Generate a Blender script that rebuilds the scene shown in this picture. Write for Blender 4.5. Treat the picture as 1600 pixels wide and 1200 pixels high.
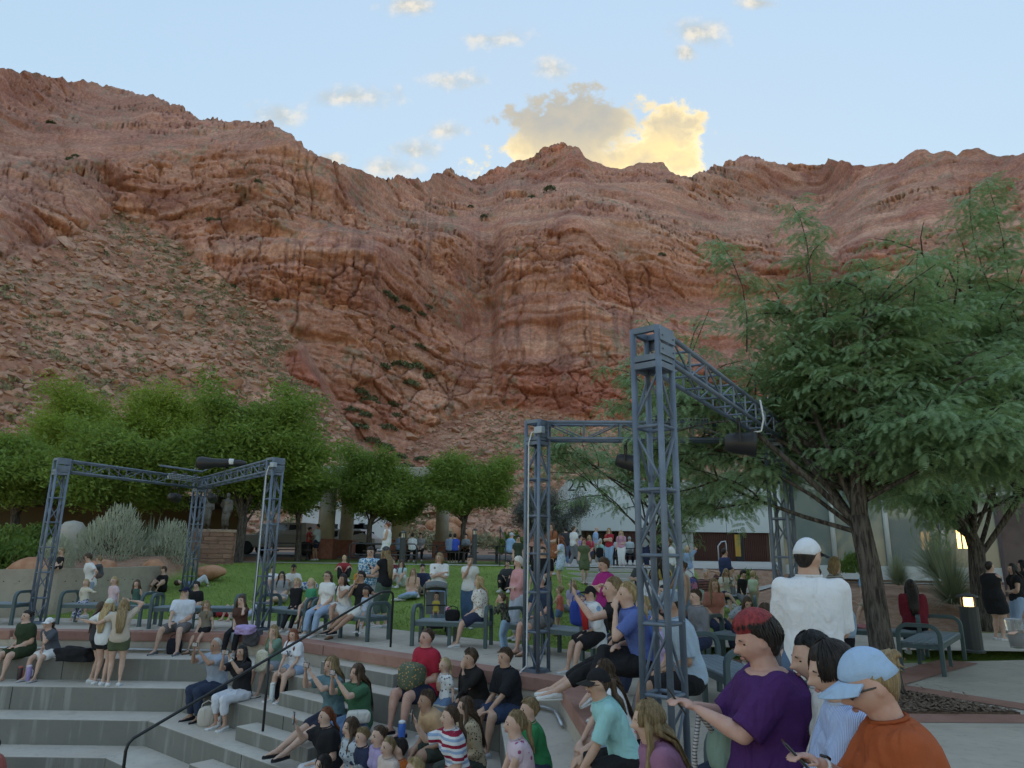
import bpy, bmesh, math, random
import numpy as np
from mathutils import Vector, Matrix, Quaternion
for o in list(bpy.data.objects): bpy.data.objects.remove(o, do_unlink=True)
SC = bpy.context.scene
COL = SC.collection
R = math.radians
# ------------------------------------------------------------------ camera
CH = 1.68; FPX = 1099.9; PITCH = R(13.532); ROLL = R(.774)
_cp, _sp = math.cos(PITCH), math.sin(PITCH)
_right = np.array([1, 0, 0.]); FW = np.array([0, _cp, _sp]); _up = np.array([0, -_sp, _cp])
RT = math.cos(ROLL)*_right + math.sin(ROLL)*_up
UP = -math.sin(ROLL)*_right + math.cos(ROLL)*_up
cam = bpy.data.cameras.new('camera'); camo = bpy.data.objects.new('camera', cam); COL.objects.link(camo)
cam.sensor_width = 36; cam.lens = FPX/1600*36; cam.clip_end = 5000; cam.clip_start = .05
camo.matrix_world = Matrix(((RT[0], UP[0], -FW[0], 0), (RT[1], UP[1], -FW[1], 0), (RT[2], UP[2], -FW[2], CH), (0, 0, 0, 1)))
SC.camera = camo
# ------------------------------------------------------------------ sky and sun
SUN_EL, SUN_AZ = 10.0, 9.0
EXPOSURE = 2.28
SKY_STRENGTH = .15
SC.view_settings.view_transform = 'Standard'; SC.view_settings.look = 'None'
SC.view_settings.gamma = 1; SC.view_settings.use_curve_mapping = False; SC.view_settings.exposure = EXPOSURE
SC.view_settings.use_white_balance = True; SC.view_settings.white_balance_temperature = 8300; SC.view_settings.white_balance_tint = 10
SC.render.engine = 'CYCLES'; SC.render.resolution_x = 1024; SC.render.resolution_y = 768
SC.cycles.max_bounces = 4; SC.cycles.diffuse_bounces = 2; SC.cycles.glossy_bounces = 2; SC.cycles.transmission_bounces = 2; SC.cycles.caustics_reflective = False; SC.cycles.caustics_refractive = False; SC.cycles.use_adaptive_sampling = True; SC.cycles.adaptive_threshold = .05; SC.cycles.transparent_max_bounces = 6

def px_dir(x, y):
    return (x-800)/FPX*RT + (600-y)/FPX*UP + FW

class NT:
    def __init__(s, tree): s.t = tree; s.n = tree.nodes; s.l = tree.links
    def new(s, typ, **kw):
        n = s.n.new(typ)
        for k, v in kw.items(): setattr(n, k, v)
        return n
    def link(s, a, b): s.l.new(a, b)
    def setin(s, sock, v):
        if isinstance(v, bpy.types.NodeSocket): s.l.new(v, sock)
        elif isinstance(v, (tuple, list)) and len(v) == 3 and sock.type == 'RGBA': sock.default_value = (*v, 1)
        else: sock.default_value = v
    def math(s, op, a, b=0.0, c=0.0, clamp=False):
        n = s.new('ShaderNodeMath', operation=op, use_clamp=clamp)
        s.setin(n.inputs[0], a); s.setin(n.inputs[1], b)
        if op in ('MULTIPLY_ADD', 'SMOOTH_MIN', 'WRAP', 'COMPARE'): s.setin(n.inputs[2], c)
        return n.outputs[0]
    def vmath(s, op, a, b=None):
        n = s.new('ShaderNodeVectorMath', operation=op); s.setin(n.inputs[0], a)
        if b is not None: s.setin(n.inputs[1], b)
        return n.outputs['Value' if op in ('DOT_PRODUCT', 'LENGTH', 'DISTANCE') else 'Vector']
    def mix(s, f, a, b, blend='MIX'):
        n = s.new('ShaderNodeMix', data_type='RGBA', blend_type=blend)
        s.setin(n.inputs[0], f); s.setin(n.inputs[6], a); s.setin(n.inputs[7], b)
        return n.outputs[2]
    def ss(s, v, a, b, lo=0.0, hi=1.0):
        n = s.new('ShaderNodeMapRange', interpolation_type='SMOOTHSTEP', clamp=True)
        s.setin(n.inputs[0], v); n.inputs[1].default_value = a; n.inputs[2].default_value = b
        n.inputs[3].default_value = lo; n.inputs[4].default_value = hi
        return n.outputs[0]
    def noise(s, vec, scale, detail=4, rough=.55, dist=0.0, out=0):
        n = s.new('ShaderNodeTexNoise'); n.inputs['Scale'].default_value = scale
        n.inputs['Detail'].default_value = detail; n.inputs['Roughness'].default_value = rough
        n.inputs['Distortion'].default_value = dist
        if vec is not None: s.link(vec, n.inputs['Vector'])
        return n.outputs[out]
    def scale(s, vec, v):
        return s.vmath('MULTIPLY', vec, v)

W = bpy.data.worlds.new('World'); SC.world = W; W.use_nodes = True
w = NT(W.node_tree); w.n.clear()
sky = w.new('ShaderNodeTexSky', sky_type='NISHITA'); sky.sun_disc = False
sky.sun_elevation = R(SUN_EL); sky.sun_rotation = R(SUN_AZ); sky.altitude = 900
sky.air_density = 1.0; sky.dust_density = .25; sky.ozone_density = 1.2
tc = w.new('ShaderNodeTexCoord')
D = tc.outputs['Generated']
sep = w.new('ShaderNodeSeparateXYZ'); w.link(D, sep.inputs[0])
inv = w.math('MAXIMUM', sep.outputs[1], .05)
gu = w.math('DIVIDE', sep.outputs[0], inv); gv = w.math('DIVIDE', sep.outputs[2], inv)
gp = w.new('ShaderNodeCombineXYZ'); w.link(gu, gp.inputs[0]); w.link(gv, gp.inputs[1])
GP = gp.outputs[0]
def duv(x, y):
    d = px_dir(x, y); return d[0]/d[1], d[2]/d[1]
nA = w.noise(GP, 9.0, 6, .6, .3); nB = w.noise(GP, 30.0, 4, .6)
front = w.ss(sep.outputs[1], .2, .35)
def blob(x, y, rx, ry, amp=1.0):
    u, v = duv(x, y)
    a = w.math('DIVIDE', w.math('SUBTRACT', gu, u), rx/FPX*1.1); b = w.math('DIVIDE', w.math('SUBTRACT', gv, v), ry/FPX*1.1)
    d2 = w.math('ADD', w.math('MULTIPLY', a, a), w.math('MULTIPLY', b, b))
    return w.math('MULTIPLY', w.math('SUBTRACT', 1.0, w.math('SQRT', d2)), amp)
def union(l):
    r = l[0]
    for k in l[1:]: r = w.math('MAXIMUM', r, k)
    return r
nz = w.math('MULTIPLY', w.math('SUBTRACT', nA, .5), 2.3)
nz = w.math('ADD', nz, w.math('MULTIPLY', w.math('SUBTRACT', nB, .5), .8))
big = union([blob(925, 195, 115, 80), blob(830, 225, 82, 58), blob(1035, 215, 75, 72), blob(900, 255, 170, 45), blob(1065, 248, 45, 38), blob(880, 205, 130, 55)])
bd = w.math('ADD', w.math('ADD', w.math('MULTIPLY', big, 1.25), nz), w.math('MULTIPLY', w.math('SUBTRACT', nB, .5), .7))
bigd = w.ss(bd, .02, .40)
small = union([blob(560, 150, 90, 26, .5), blob(760, 60, 80, 22, .45), blob(1090, 50, 60, 34, .8), blob(1070, 82, 24, 22, .8), blob(1190, 5, 50, 16, .8), blob(640, 10, 60, 24, .6), blob(695, 125, 60, 28, .7), blob(700, 205, 40, 22, .65),
               blob(605, 262, 66, 30, .85), blob(520, 250, 44, 18, .9), blob(640, 235, 56, 24, .6), blob(430, 185, 60, 34, .6), blob(865, 105, 40, 32, .6)])
smalld = w.math('MULTIPLY', w.ss(w.math('ADD', small, w.math('MULTIPLY', nz, .8)), .0, .75), .8)
UR = [duv(x, 200)[0] for x in (930, 1040)]; VB = [duv(900, y)[1] for y in (262, 190)]
gl_r = w.ss(w.math('ADD', gu, w.math('MULTIPLY', w.math('SUBTRACT', nA, .5), .10)), UR[0], UR[1])
gl_b = w.ss(w.math('ADD', gv, w.math('MULTIPLY', w.math('SUBTRACT', nA, .5), .07)), VB[0], VB[1], 1.0, 0.0)
glow = w.math('MINIMUM', w.math('ADD', w.math('MULTIPLY', gl_r, .62), w.math('MULTIPLY', gl_b, .85)), 1.0)
edge = w.ss(bd, .15, .75, 1.0, 0.0)
nC = w.noise(GP, 17.0, 5, .62, .4)
glow = w.math('MULTIPLY', glow, w.ss(nC, .30, .60, .45, 1.0))
lit = w.math('MINIMUM', w.math('ADD', glow, w.math('MULTIPLY', edge, w.math('MULTIPLY', gl_r, .5))), 1.0)
# soft wisps and an added pale veil evening out the sky's brightness in all directions
wisp = w.math('MULTIPLY_ADD', w.ss(w.noise(w.scale(D, (1, 1, 2.2)), 2.2, 4, .6, .5), .45, .80), .10, .06)
K = 1.0/(2**EXPOSURE)
def kc(c): return tuple(v*K for v in c)
ccol = w.mix(lit, kc((.47, .53, .60)), kc((1.05, .93, .60)))
ccol = w.mix(w.math('MULTIPLY', w.ss(nB, .35, .7), .25), ccol, kc((.75, .70, .58)))
ccol = w.mix(w.math('MULTIPLY', w.math('MULTIPLY', edge, glow), .7), ccol, kc((1.15, 1.12, .9)))
scol = w.mix(w.ss(nB, .4, .65), kc((.50, .60, .70)), kc((.88, .88, .86)))
skyc = w.new('ShaderNodeVectorMath', operation='SCALE'); w.link(sky.outputs[0], skyc.inputs[0])
lum = w.vmath('DOT_PRODUCT', sky.outputs[0], (.2*SKY_STRENGTH, .7*SKY_STRENGTH, .1*SKY_STRENGTH))
w.link(w.math('DIVIDE', SKY_STRENGTH*2.60, w.math('MULTIPLY_ADD', lum, 14.0, 1.0)), skyc.inputs['Scale'])
VEIL = (.55, .70, .86)
skv = w.mix(wisp, skyc.outputs[0], kc(VEIL))
c2 = w.mix(smalld, skv, scol)
c3 = w.mix(bigd, c2, ccol)
bg0 = w.new('ShaderNodeBackground'); w.link(w.mix(wisp, skyc.outputs[0], kc(VEIL)), bg0.inputs[0])
bg1 = w.new('ShaderNodeBackground'); w.link(c3, bg1.inputs[0])
# cloud field lies ahead above the ridge; elsewhere the plain sky is evaluated
inside = w.math('MULTIPLY', w.math('GREATER_THAN', sep.outputs[1], .35), w.math('GREATER_THAN', gv, .25))
inside = w.math('MULTIPLY', inside, w.math('LESS_THAN', w.math('ABSOLUTE', gu), .62))
mxs = w.new('ShaderNodeMixShader'); w.link(inside, mxs.inputs[0]); w.link(bg0.outputs[0], mxs.inputs[1]); w.link(bg1.outputs[0], mxs.inputs[2])
wo = w.new('ShaderNodeOutputWorld'); w.link(mxs.outputs[0], wo.inputs[0])
W.cycles.sampling_method = 'MANUAL'; W.cycles.sample_map_resolution = 512

sl = bpy.data.lights.new('sun', 'SUN'); sl.energy = 2.5; sl.angle = R(.5); sl.color = (1, .88, .7)
so = bpy.data.objects.new('sun', sl); COL.objects.link(so)
_sd = Vector((math.cos(R(SUN_EL))*math.sin(R(SUN_AZ)), math.cos(R(SUN_EL))*math.cos(R(SUN_AZ)), math.sin(R(SUN_EL))))
so.rotation_euler = _sd.to_track_quat('Z', 'Y').to_euler(); so.location = (0, 0, 60)

# ------------------------------------------------------------------ helpers
rng = random.Random(7)
nprng = np.random.default_rng(11)
def ray_z(x, y, z):
    d = px_dir(x, y); t = (z-CH)/d[2]; return Vector((d[0]*t, d[1]*t, z))
def ray_y(x, y, Y):
    d = px_dir(x, y); t = Y/d[1]; return Vector((d[0]*t, Y, CH+d[2]*t))
def project(p):
    d = np.array([p[0], p[1], p[2]-CH]); z = d@FW
    return 800+FPX*(d@RT)/z, 600-FPX*(d@UP)/z

def tag(o, label=None, cat=None, group=None, kind=None):
    if label: o['label'] = label
    if cat: o['category'] = cat
    if group: o['group'] = group
    if kind: o['kind'] = kind
    return o
def empty(name, loc=(0, 0, 0), rz=0.0):
    o = bpy.data.objects.new(name, None); COL.objects.link(o); o.empty_display_size = .1
    o.location = loc; o.rotation_euler = (0, 0, rz); return o
def obj(name, me, parent=None, loc=None, rot=None, scale=None):
    o = bpy.data.objects.new(name, me); COL.objects.link(o)
    if parent: o.parent = parent
    if loc is not None: o.location = loc
    if rot is not None: o.rotation_euler = rot
    if scale is not None: o.scale = scale
    return o

class MB:
    """collects shapes, builds one mesh"""
    def __init__(s): s.v = []; s.f = []; s.m = []; s.mi = 0
    def add(s, vs, fs):
        b = len(s.v); s.v.extend([tuple(v) for v in vs])
        for f in fs: s.f.append(tuple(i+b for i in f)); s.m.append(s.mi)
        return s
    def box(s, c, size, rz=0.0, M=None):
        x, y, z = [k/2 for k in size]
        vs = [Vector((a, b, d)) for d in (-z, z) for b in (-y, y) for a in (-x, x)]
        if rz: 
            q = Matrix.Rotation(rz, 3, 'Z'); vs = [q@v for v in vs]
        if M is not None: vs = [M@v for v in vs]
        c = Vector(c); vs = [v+c for v in vs]
        return s.add(vs, [(0, 2, 3, 1), (4, 5, 7, 6), (0, 1, 5, 4), (2, 6, 7, 3), (0, 4, 6, 2), (1, 3, 7, 5)])
    def beam(s, a, b, wd, ht, up=(0, 0, 1)):
        a = Vector(a); b = Vector(b); d = (b-a); L = d.length; d.normalize(); up = Vector(up)
        if abs(d.dot(up)) > .98: up = Vector((1, 0, 0))
        x = d.cross(up).normalized(); u = x.cross(d)
        vs = []
        for p in (a, b):
            for i, j in ((-1, -1), (1, -1), (1, 1), (-1, 1)): vs.append(p+x*(i*wd/2)+u*(j*ht/2))
        return s.add(vs, [(0, 3, 2, 1), (4, 5, 6, 7), (0, 1, 5, 4), (1, 2, 6, 5), (2, 3, 7, 6), (3, 0, 4, 7)])
    def tube(s, pts, r, n=8, cap=True):
        pts = [Vector(p) for p in pts]; rs = r if isinstance(r, (list, tuple)) else [r]*len(pts)
        t0 = (pts[1]-pts[0]).normalized(); ref = Vector((0, 0, 1)) if abs(t0.z) < .9 else Vector((1, 0, 0))
        x = t0.cross(ref).normalized(); b = len(s.v); 
        for i, p in enumerate(pts):
            t = (pts[min(i+1, len(pts)-1)]-pts[max(i-1, 0)]).normalized()
            x = (x-t*x.dot(t)).normalized(); y = t.cross(x)
            for k in range(n):
                a = 2*math.pi*k/n; s.v.append(tuple(p+(x*math.cos(a)+y*math.sin(a))*rs[i]))
        for i in range(len(pts)-1):
            for k in range(n):
                k2 = (k+1) % n
                s.f.append((b+i*n+k, b+i*n+k2, b+(i+1)*n+k2, b+(i+1)*n+k)); s.m.append(s.mi)
        if cap:
            s.f.append(tuple(b+k for k in range(n-1, -1, -1))); s.m.append(s.mi)
            e = b+(len(pts)-1)*n; s.f.append(tuple(e+k for k in range(n))); s.m.append(s.mi)
        return s
    def prism(s, poly, z0, z1):
        n = len(poly)
        A = sum(poly[i][0]*poly[(i+1) % n][1]-poly[(i+1) % n][0]*poly[i][1] for i in range(n))
        if A < 0: poly = poly[::-1]
        vs = [(p[0], p[1], z0) for p in poly]+[(p[0], p[1], z1) for p in poly]
        fs = [tuple(range(n-1, -1, -1)), tuple(range(n, 2*n))]
        fs += [(i, (i+1) % n, n+(i+1) % n, n+i) for i in range(n)]
        return s.add(vs, fs)
    def lathe(s, prof, n=16, c=(0, 0, 0), sy=1.0):
        b = len(s.v)
        for r, z in prof:
            for k in range(n):
                a = 2*math.pi*k/n; s.v.append((c[0]+r*math.cos(a), c[1]+r*math.sin(a)*sy, c[2]+z))
        for i in range(len(prof)-1):
            for k in range(n):
                k2 = (k+1) % n; s.f.append((b+i*n+k, b+i*n+k2, b+(i+1)*n+k2, b+(i+1)*n+k)); s.m.append(s.mi)
        s.f.append(tuple(b+k for k in range(n-1, -1, -1))); s.m.append(s.mi)
        e = b+(len(prof)-1)*n; s.f.append(tuple(e+k for k in range(n))); s.m.append(s.mi)
        return s
    def ball(s, c, r, n=10, m=7, M=None):
        r = r if isinstance(r, (tuple, list)) else (r, r, r); c = Vector(c); b = len(s.v)
        for i in range(m+1):
            t = math.pi*i/m
            for k in range(n):
                a = 2*math.pi*k/n; v = Vector((r[0]*math.sin(t)*math.cos(a), r[1]*math.sin(t)*math.sin(a), r[2]*math.cos(t)))
                if M is not None: v = M@v
                s.v.append(tuple(c+v))
        for i in range(m):
            for k in range(n):
                k2 = (k+1) % n; s.f.append((b+i*n+k, b+(i+1)*n+k, b+(i+1)*n+k2, b+i*n+k2)); s.m.append(s.mi)
        return s
    def mesh(s, name, mats, smooth=False):
        me = bpy.data.meshes.new(name); me.from_pydata(s.v, [], s.f)
        mats = mats if isinstance(mats, (list, tuple)) else [mats]
        for m in mats: me.materials.append(m)
        if len(mats) > 1: me.polygons.foreach_set('material_index', s.m)
        if smooth: me.polygons.foreach_set('use_smooth', [True]*len(me.polygons))
        me.validate(); me.update(); return me
    def build(s, name, mats, parent=None, smooth=False, bevel=0.0, **kw):
        o = obj(name, s.mesh(name, mats, smooth), parent, **kw)
        if bevel:
            b = o.modifiers.new('bevel', 'BEVEL'); b.width = bevel; b.segments = 2; b.limit_method = 'ANGLE'; b.angle_limit = R(40)
        return o

def np_mesh(name, V, Fq, mats, smooth=True):
    """fast mesh from numpy: V (n,3), Fq (m,3 or 4)"""
    me = bpy.data.meshes.new(name); V = np.asarray(V, np.float32); Fq = np.asarray(Fq, np.int32); k = Fq.shape[1]
    me.vertices.add(len(V)); me.vertices.foreach_set('co', V.ravel())
    me.loops.add(Fq.size); me.loops.foreach_set('vertex_index', Fq.ravel())
    me.polygons.add(len(Fq)); me.polygons.foreach_set('loop_start', np.arange(0, Fq.size, k, dtype=np.int32))
    if smooth: me.polygons.foreach_set('use_smooth', np.ones(len(Fq), bool))
    mats = mats if isinstance(mats, (list, tuple)) else [mats]
    for m in mats: me.materials.append(m)
    me.update(calc_edges=True); return me
def add_attr(me, name, arr, typ='FLOAT'):
    a = me.attributes.new(name, typ, 'POINT'); a.data.foreach_set('value' if typ == 'FLOAT' else 'vector', np.asarray(arr, np.float32).ravel())

# numpy noise
def _h(i, j, k, seed=0):
    n = (i*374761393 + j*668265263 + k*1274126177 + seed*362437) & 0xffffffff
    n = ((n ^ (n >> 13))*1274126177) & 0xffffffff
    n = ((n ^ (n >> 16))*2246822519) & 0xffffffff
    return ((n ^ (n >> 15)) & 0xffffff)/float(0xffffff)
def vnoise(x, y, z, seed=0):
    x, y, z = np.broadcast_arrays(x, y, z)
    i = np.floor(x).astype(np.int64); j = np.floor(y).astype(np.int64); k = np.floor(z).astype(np.int64)
    fx = x-i; fy = y-j; fz = z-k
    fx = fx*fx*(3-2*fx); fy = fy*fy*(3-2*fy); fz = fz*fz*(3-2*fz)
    def L(a, b, t): return a+(b-a)*t
    return L(L(L(_h(i, j, k, seed), _h(i+1, j, k, seed), fx), L(_h(i, j+1, k, seed), _h(i+1, j+1, k, seed), fx), fy),
             L(L(_h(i, j, k+1, seed), _h(i+1, j, k+1, seed), fx), L(_h(i, j+1, k+1, seed), _h(i+1, j+1, k+1, seed), fx), fy), fz)
def fbm(x, y, z, oct=4, seed=0, gain=.5):
    s = 0; a = 1; t = 0
    for o in range(oct):
        s = s+a*vnoise(x*2**o, y*2**o, z*2**o, seed+o*17); t += a; a *= gain
    return s/t-.5
def sstep(x, a, b):
    t = np.clip((x-a)/(b-a), 0, 1); return t*t*(3-2*t)

# ------------------------------------------------------------------ materials
MATS = {}
def pmat(name, col, rough=.7, col2=None, nscale=4.0, bump=0.0, bscale=40.0, metal=0.0, spec=.4, coord='Object', stretch=None, detail=5, lo=.35, hi=.65, sss=0.0):
    if name in MATS: return MATS[name]
    m = bpy.data.materials.new(name); m.use_nodes = True; t = NT(m.node_tree); t.n.clear()
    out = t.new('ShaderNodeOutputMaterial'); b = t.new('ShaderNodeBsdfPrincipled'); t.link(b.outputs[0], out.inputs[0])
    b.inputs['Roughness'].default_value = rough; b.inputs['Metallic'].default_value = metal; b.inputs['Specular IOR Level'].default_value = spec
    c = t.new('ShaderNodeTexCoord').outputs[coord]
    if stretch: c = t.scale(c, stretch)
    if col2 is not None:
        t.link(t.mix(t.ss(t.noise(c, nscale, detail), lo, hi), col, col2), b.inputs['Base Color'])
    else: b.inputs['Base Color'].default_value = (*col, 1)
    if bump:
        bn = t.new('ShaderNodeBump'); bn.inputs['Strength'].default_value = bump; bn.inputs['Distance'].default_value = .02
        t.link(t.noise(c, bscale, 4), bn.inputs['Height']); t.link(bn.outputs[0], b.inputs['Normal'])
    MATS[name] = m; return m
def matbase(name):
    m = bpy.data.materials.new(name); m.use_nodes = True; t = NT(m.node_tree); t.n.clear()
    out = t.new('ShaderNodeOutputMaterial'); b = t.new('ShaderNodeBsdfPrincipled'); t.link(b.outputs[0], out.inputs[0])
    b.inputs['Roughness'].default_value = .75; b.inputs['Specular IOR Level'].default_value = .3
    MATS[name] = m; return m, t, b
def bump(t, b, h, strength=.5, dist=.02):
    bn = t.new('ShaderNodeBump'); bn.inputs['Strength'].default_value = strength; bn.inputs['Distance'].default_value = dist
    t.setin(bn.inputs['Height'], h); t.link(bn.outputs[0], b.inputs['Normal'])
# ================================================================== ground and amphitheatre
P0 = np.array([.68, 10.26]); A2 = R(-40); A3 = R(-87)
T2 = np.array([math.cos(A2), math.sin(A2)]); N2 = np.array([math.sin(A2), -math.cos(A2)])
T3 = np.array([math.cos(A3), math.sin(A3)]); N3 = np.array([math.sin(A3), -math.cos(A3)])
Y1 = 15.35
def c12(o):
    y = Y1-o; x = P0[0]+(o-N2[1]*(y-P0[1]))/N2[0]; return np.array([x, y])
def c23(o):
    return P0+np.linalg.solve(np.array([N2, N3]), np.array([o, o]))
A4 = R(-125); T4 = np.array([math.cos(A4), math.sin(A4)]); N4 = np.array([math.sin(A4), -math.cos(A4)]); P4 = P0+T3*((P0[1]-4.2)/-T3[1])
def c34(o):
    return P4+np.linalg.solve(np.array([N3, N4]), np.array([o, o]))
def edge_pts(o, xl=-32.0, yl=-9.0):
    b = c23(o); c = c34(o); L = (c[1]-yl)/-T4[1]
    return [np.array([xl, Y1-o]), c12(o), b, c, c+T4*L]
def out_u(x, y):
    x = np.asarray(x, float); y = np.asarray(y, float)
    a = y-Y1; b = -((x-P0[0])*N2[0]+(y-P0[1])*N2[1]); c = -((x-P0[0])*N3[0]+(y-P0[1])*N3[1])
    return np.maximum(np.maximum(a, b), c)
OFFS = [0, .8, 1.5, 2.2, 2.92, 3.64, 4.36, 5.08]
LZ = [0, -.4, -.8, -1.2, -1.6, -2.0, -2.4, -2.8]

def concrete(name, c1, c2, stain=.5, streak=False, sc=1.0):
    m, t, b = matbase(name)
    g = t.new('ShaderNodeNewGeometry'); c = g.outputs['Position']
    n1 = t.noise(c, 1.3*sc, 6, .6); n2 = t.noise(c, 9*sc, 5, .6); n3 = t.noise(c, 120, 3)
    col = t.mix(t.ss(n1, .3, .7), c1, c2)
    col = t.mix(t.math('MULTIPLY', t.ss(n2, .5, .75), stain), col, tuple(v*.62 for v in c1))
    if streak:
        # vertical faces darker all over, with pale rain wash and drip marks
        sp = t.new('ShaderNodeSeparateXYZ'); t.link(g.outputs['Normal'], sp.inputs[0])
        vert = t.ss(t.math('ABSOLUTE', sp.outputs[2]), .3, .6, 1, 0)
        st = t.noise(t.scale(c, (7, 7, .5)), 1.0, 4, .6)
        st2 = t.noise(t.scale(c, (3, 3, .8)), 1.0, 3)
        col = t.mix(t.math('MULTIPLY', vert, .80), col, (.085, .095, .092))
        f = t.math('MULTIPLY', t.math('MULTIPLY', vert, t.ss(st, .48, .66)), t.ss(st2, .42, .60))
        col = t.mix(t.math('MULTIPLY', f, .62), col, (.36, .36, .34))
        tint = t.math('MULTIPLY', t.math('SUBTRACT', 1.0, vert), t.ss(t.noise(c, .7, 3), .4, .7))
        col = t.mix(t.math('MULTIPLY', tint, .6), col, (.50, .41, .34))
        sc2 = t.noise(c, 2.6, 6, .7, .6); col = t.mix(t.math('MULTIPLY', t.ss(sc2, .56, .72), .45), col, (.2, .19, .18))
        sc3 = t.noise(c, 16, 3); col = t.mix(t.math('MULTIPLY', t.ss(sc3, .68, .73), .5), col, (.12, .115, .11))
    col = t.mix(t.math('MULTIPLY', n3, .25), col, tuple(v*.7 for v in c2))
    t.link(col, b.inputs['Base Color']); b.inputs['Roughness'].default_value = .85
    bump(t, b, t.math('ADD', n3, t.math('MULTIPLY', n2, .6)), .25, .01)
    return m
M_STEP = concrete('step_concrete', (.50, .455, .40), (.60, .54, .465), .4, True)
M_PLAZA = concrete('plaza_concrete', (.44, .385, .325), (.54, .47, .395), .5)
M_RED = concrete('red_concrete', (.33, .16, .125), (.42, .225, .18), .4)
M_WALLC = concrete('wall_concrete', (.36, .31, .25), (.44, .39, .32), .4)

M_JOINT = pmat('joint_filler', (.035, .035, .034), .9)
prev = edge_pts(-.06)
for k in range(1, 7):
    fr = edge_pts(OFFS[k]); bk = edge_pts(OFFS[k-1]-.06)
    mb = MB()
    for i in range(4):
        mb.prism([fr[i], fr[i+1], bk[i+1], bk[i]], -4.0, LZ[k])
    o = mb.build('seating_step', M_STEP, bevel=.012); tag(o, kind='structure')
    for i in range(3):
        a_, b_ = fr[i], fr[i+1]; L_ = np.linalg.norm(b_-a_); n_ = int(L_/2.6)
        for q_ in range(1, n_):
            p_ = a_+(b_-a_)*(q_/n_+.02*math.sin(q_*3.1+k)); d_ = (b_-a_)/L_; nn_ = np.array([d_[1], -d_[0]])
            if p_[0] > -13: MB().box((p_[0]+nn_[0]*.0005, p_[1]+nn_[1]*.0005, LZ[k]-.2), (.012, .006, .385), math.atan2(d_[1], d_[0])).build('joint', M_JOINT, o)
fr = edge_pts(OFFS[6]-.05)
stg = MB().prism([(-32, Y1-OFFS[6]+.05), tuple(fr[1]), tuple(fr[2]), tuple(fr[3]), tuple(fr[4]), (-32, -9)], -4, -2.8)
tag(stg.build('stage_floor', M_STEP), kind='structure')
# half steps of the aisle
TA, TB = -4.86, -2.95
def f2(t, o): return P0+T2*t+N2*o
for k, (o0, o1) in enumerate([(-.03, .36), (.78, 1.14), (1.48, 1.86), (2.18, 2.56), (2.9, 3.27), (3.6, 3.98)]):
    z = -.2-.4*k
    mb = MB().prism([f2(TA, o0), f2(TB, o0), f2(TB, o1), f2(TA, o1)], z-.25, z)
    tag(mb.build('aisle_step', M_STEP, bevel=.012), kind='structure')

# plaza: slab, panels, red coping
def clip(poly, a, n):
    """keep the side where (p-a).n >= 0"""
    out = []
    for i in range(len(poly)):
        p, q = poly[i], poly[(i+1) % len(poly)]
        dp = (p[0]-a[0])*n[0]+(p[1]-a[1])*n[1]; dq = (q[0]-a[0])*n[0]+(q[1]-a[1])*n[1]
        if dp >= 0: out.append(p)
        if (dp >= 0) != (dq >= 0):
            s = dp/(dp-dq); out.append((p[0]+(q[0]-p[0])*s, p[1]+(q[1]-p[1])*s))
    return out
def clip_convex(poly, conv):
    n = len(conv)
    A = sum(conv[i][0]*conv[(i+1) % n][1]-conv[(i+1) % n][0]*conv[i][1] for i in range(n))
    if A < 0: conv = conv[::-1]
    for i in range(n):
        a, b = conv[i], conv[(i+1) % n]; nn = (-(b[1]-a[1]), b[0]-a[0])
        poly = clip(poly, a, nn)
        if len(poly) < 3: return []
    return poly
PW = 2.75
e0 = edge_pts(.0); eo = edge_pts(-PW); ei = edge_pts(-.38)
plaza = MB()
for i in range(2): plaza.prism([e0[i], e0[i+1], eo[i+1], eo[i]], -.9, -.13)
y4 = float(e0[3][1])
plaza.prism([tuple(e0[2]), tuple(e0[3]), (14, y4), (14, 14.2), tuple(eo[2])], -.9, -.13); plaza.prism([tuple(e0[3]), tuple(e0[4]), (14, -9), (14, y4)], -.9, -.13)
plz = plaza.build('plaza', M_PLAZA); tag(plz, kind='structure')
def panels(conv, org, ang, cell, parent, zt=0.0):
    ca, sa = math.cos(ang), math.sin(ang)
    us = [((p[0]-org[0])*ca+(p[1]-org[1])*sa, -(p[0]-org[0])*sa+(p[1]-org[1])*ca) for p in conv]
    u0, u1 = min(u for u, _ in us), max(u for u, _ in us); v0, v1 = min(v for _, v in us), max(v for _, v in us)
    for i in range(math.floor(u0/cell[0]), math.ceil(u1/cell[0])):
        for j in range(math.floor(v0/cell[1]), math.ceil(v1/cell[1])):
            g = .005; q = [(i*cell[0]+g, j*cell[1]+g), ((i+1)*cell[0]-g, j*cell[1]+g), ((i+1)*cell[0]-g, (j+1)*cell[1]-g), (i*cell[0]+g, (j+1)*cell[1]-g)]
            q = [(org[0]+u*ca-v*sa, org[1]+u*sa+v*ca) for u, v in q]
            q = clip_convex(q, conv)
            if len(q) >= 3:
                A = abs(sum(q[k][0]*q[(k+1) % len(q)][1]-q[(k+1) % len(q)][0]*q[k][1] for k in range(len(q))))/2
                if A > .02: MB().prism(q, -.131, zt+rng.uniform(-.0015, .0015)).build('paving_slab', M_PLAZA, parent)
def shrink(poly, d):
    c = (sum(p[0] for p in poly)/len(poly), sum(p[1] for p in poly)/len(poly)); return poly
panels([tuple(ei[0]), tuple(ei[1]), tuple(eo[1]), tuple(eo[0])], (-5.4, Y1), 0, (2.4, 1.2), plz)
panels([tuple(ei[1]), tuple(ei[2]), tuple(eo[2]), tuple(eo[1])], tuple(P0), A2, (2.4, 1.2), plz)
panels([tuple(ei[2]), tuple(ei[3]), (14, float(ei[3][1])), (14, 14.2), tuple(eo[2])], tuple(P0), A3, (2.6, 2.6), plz)
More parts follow.
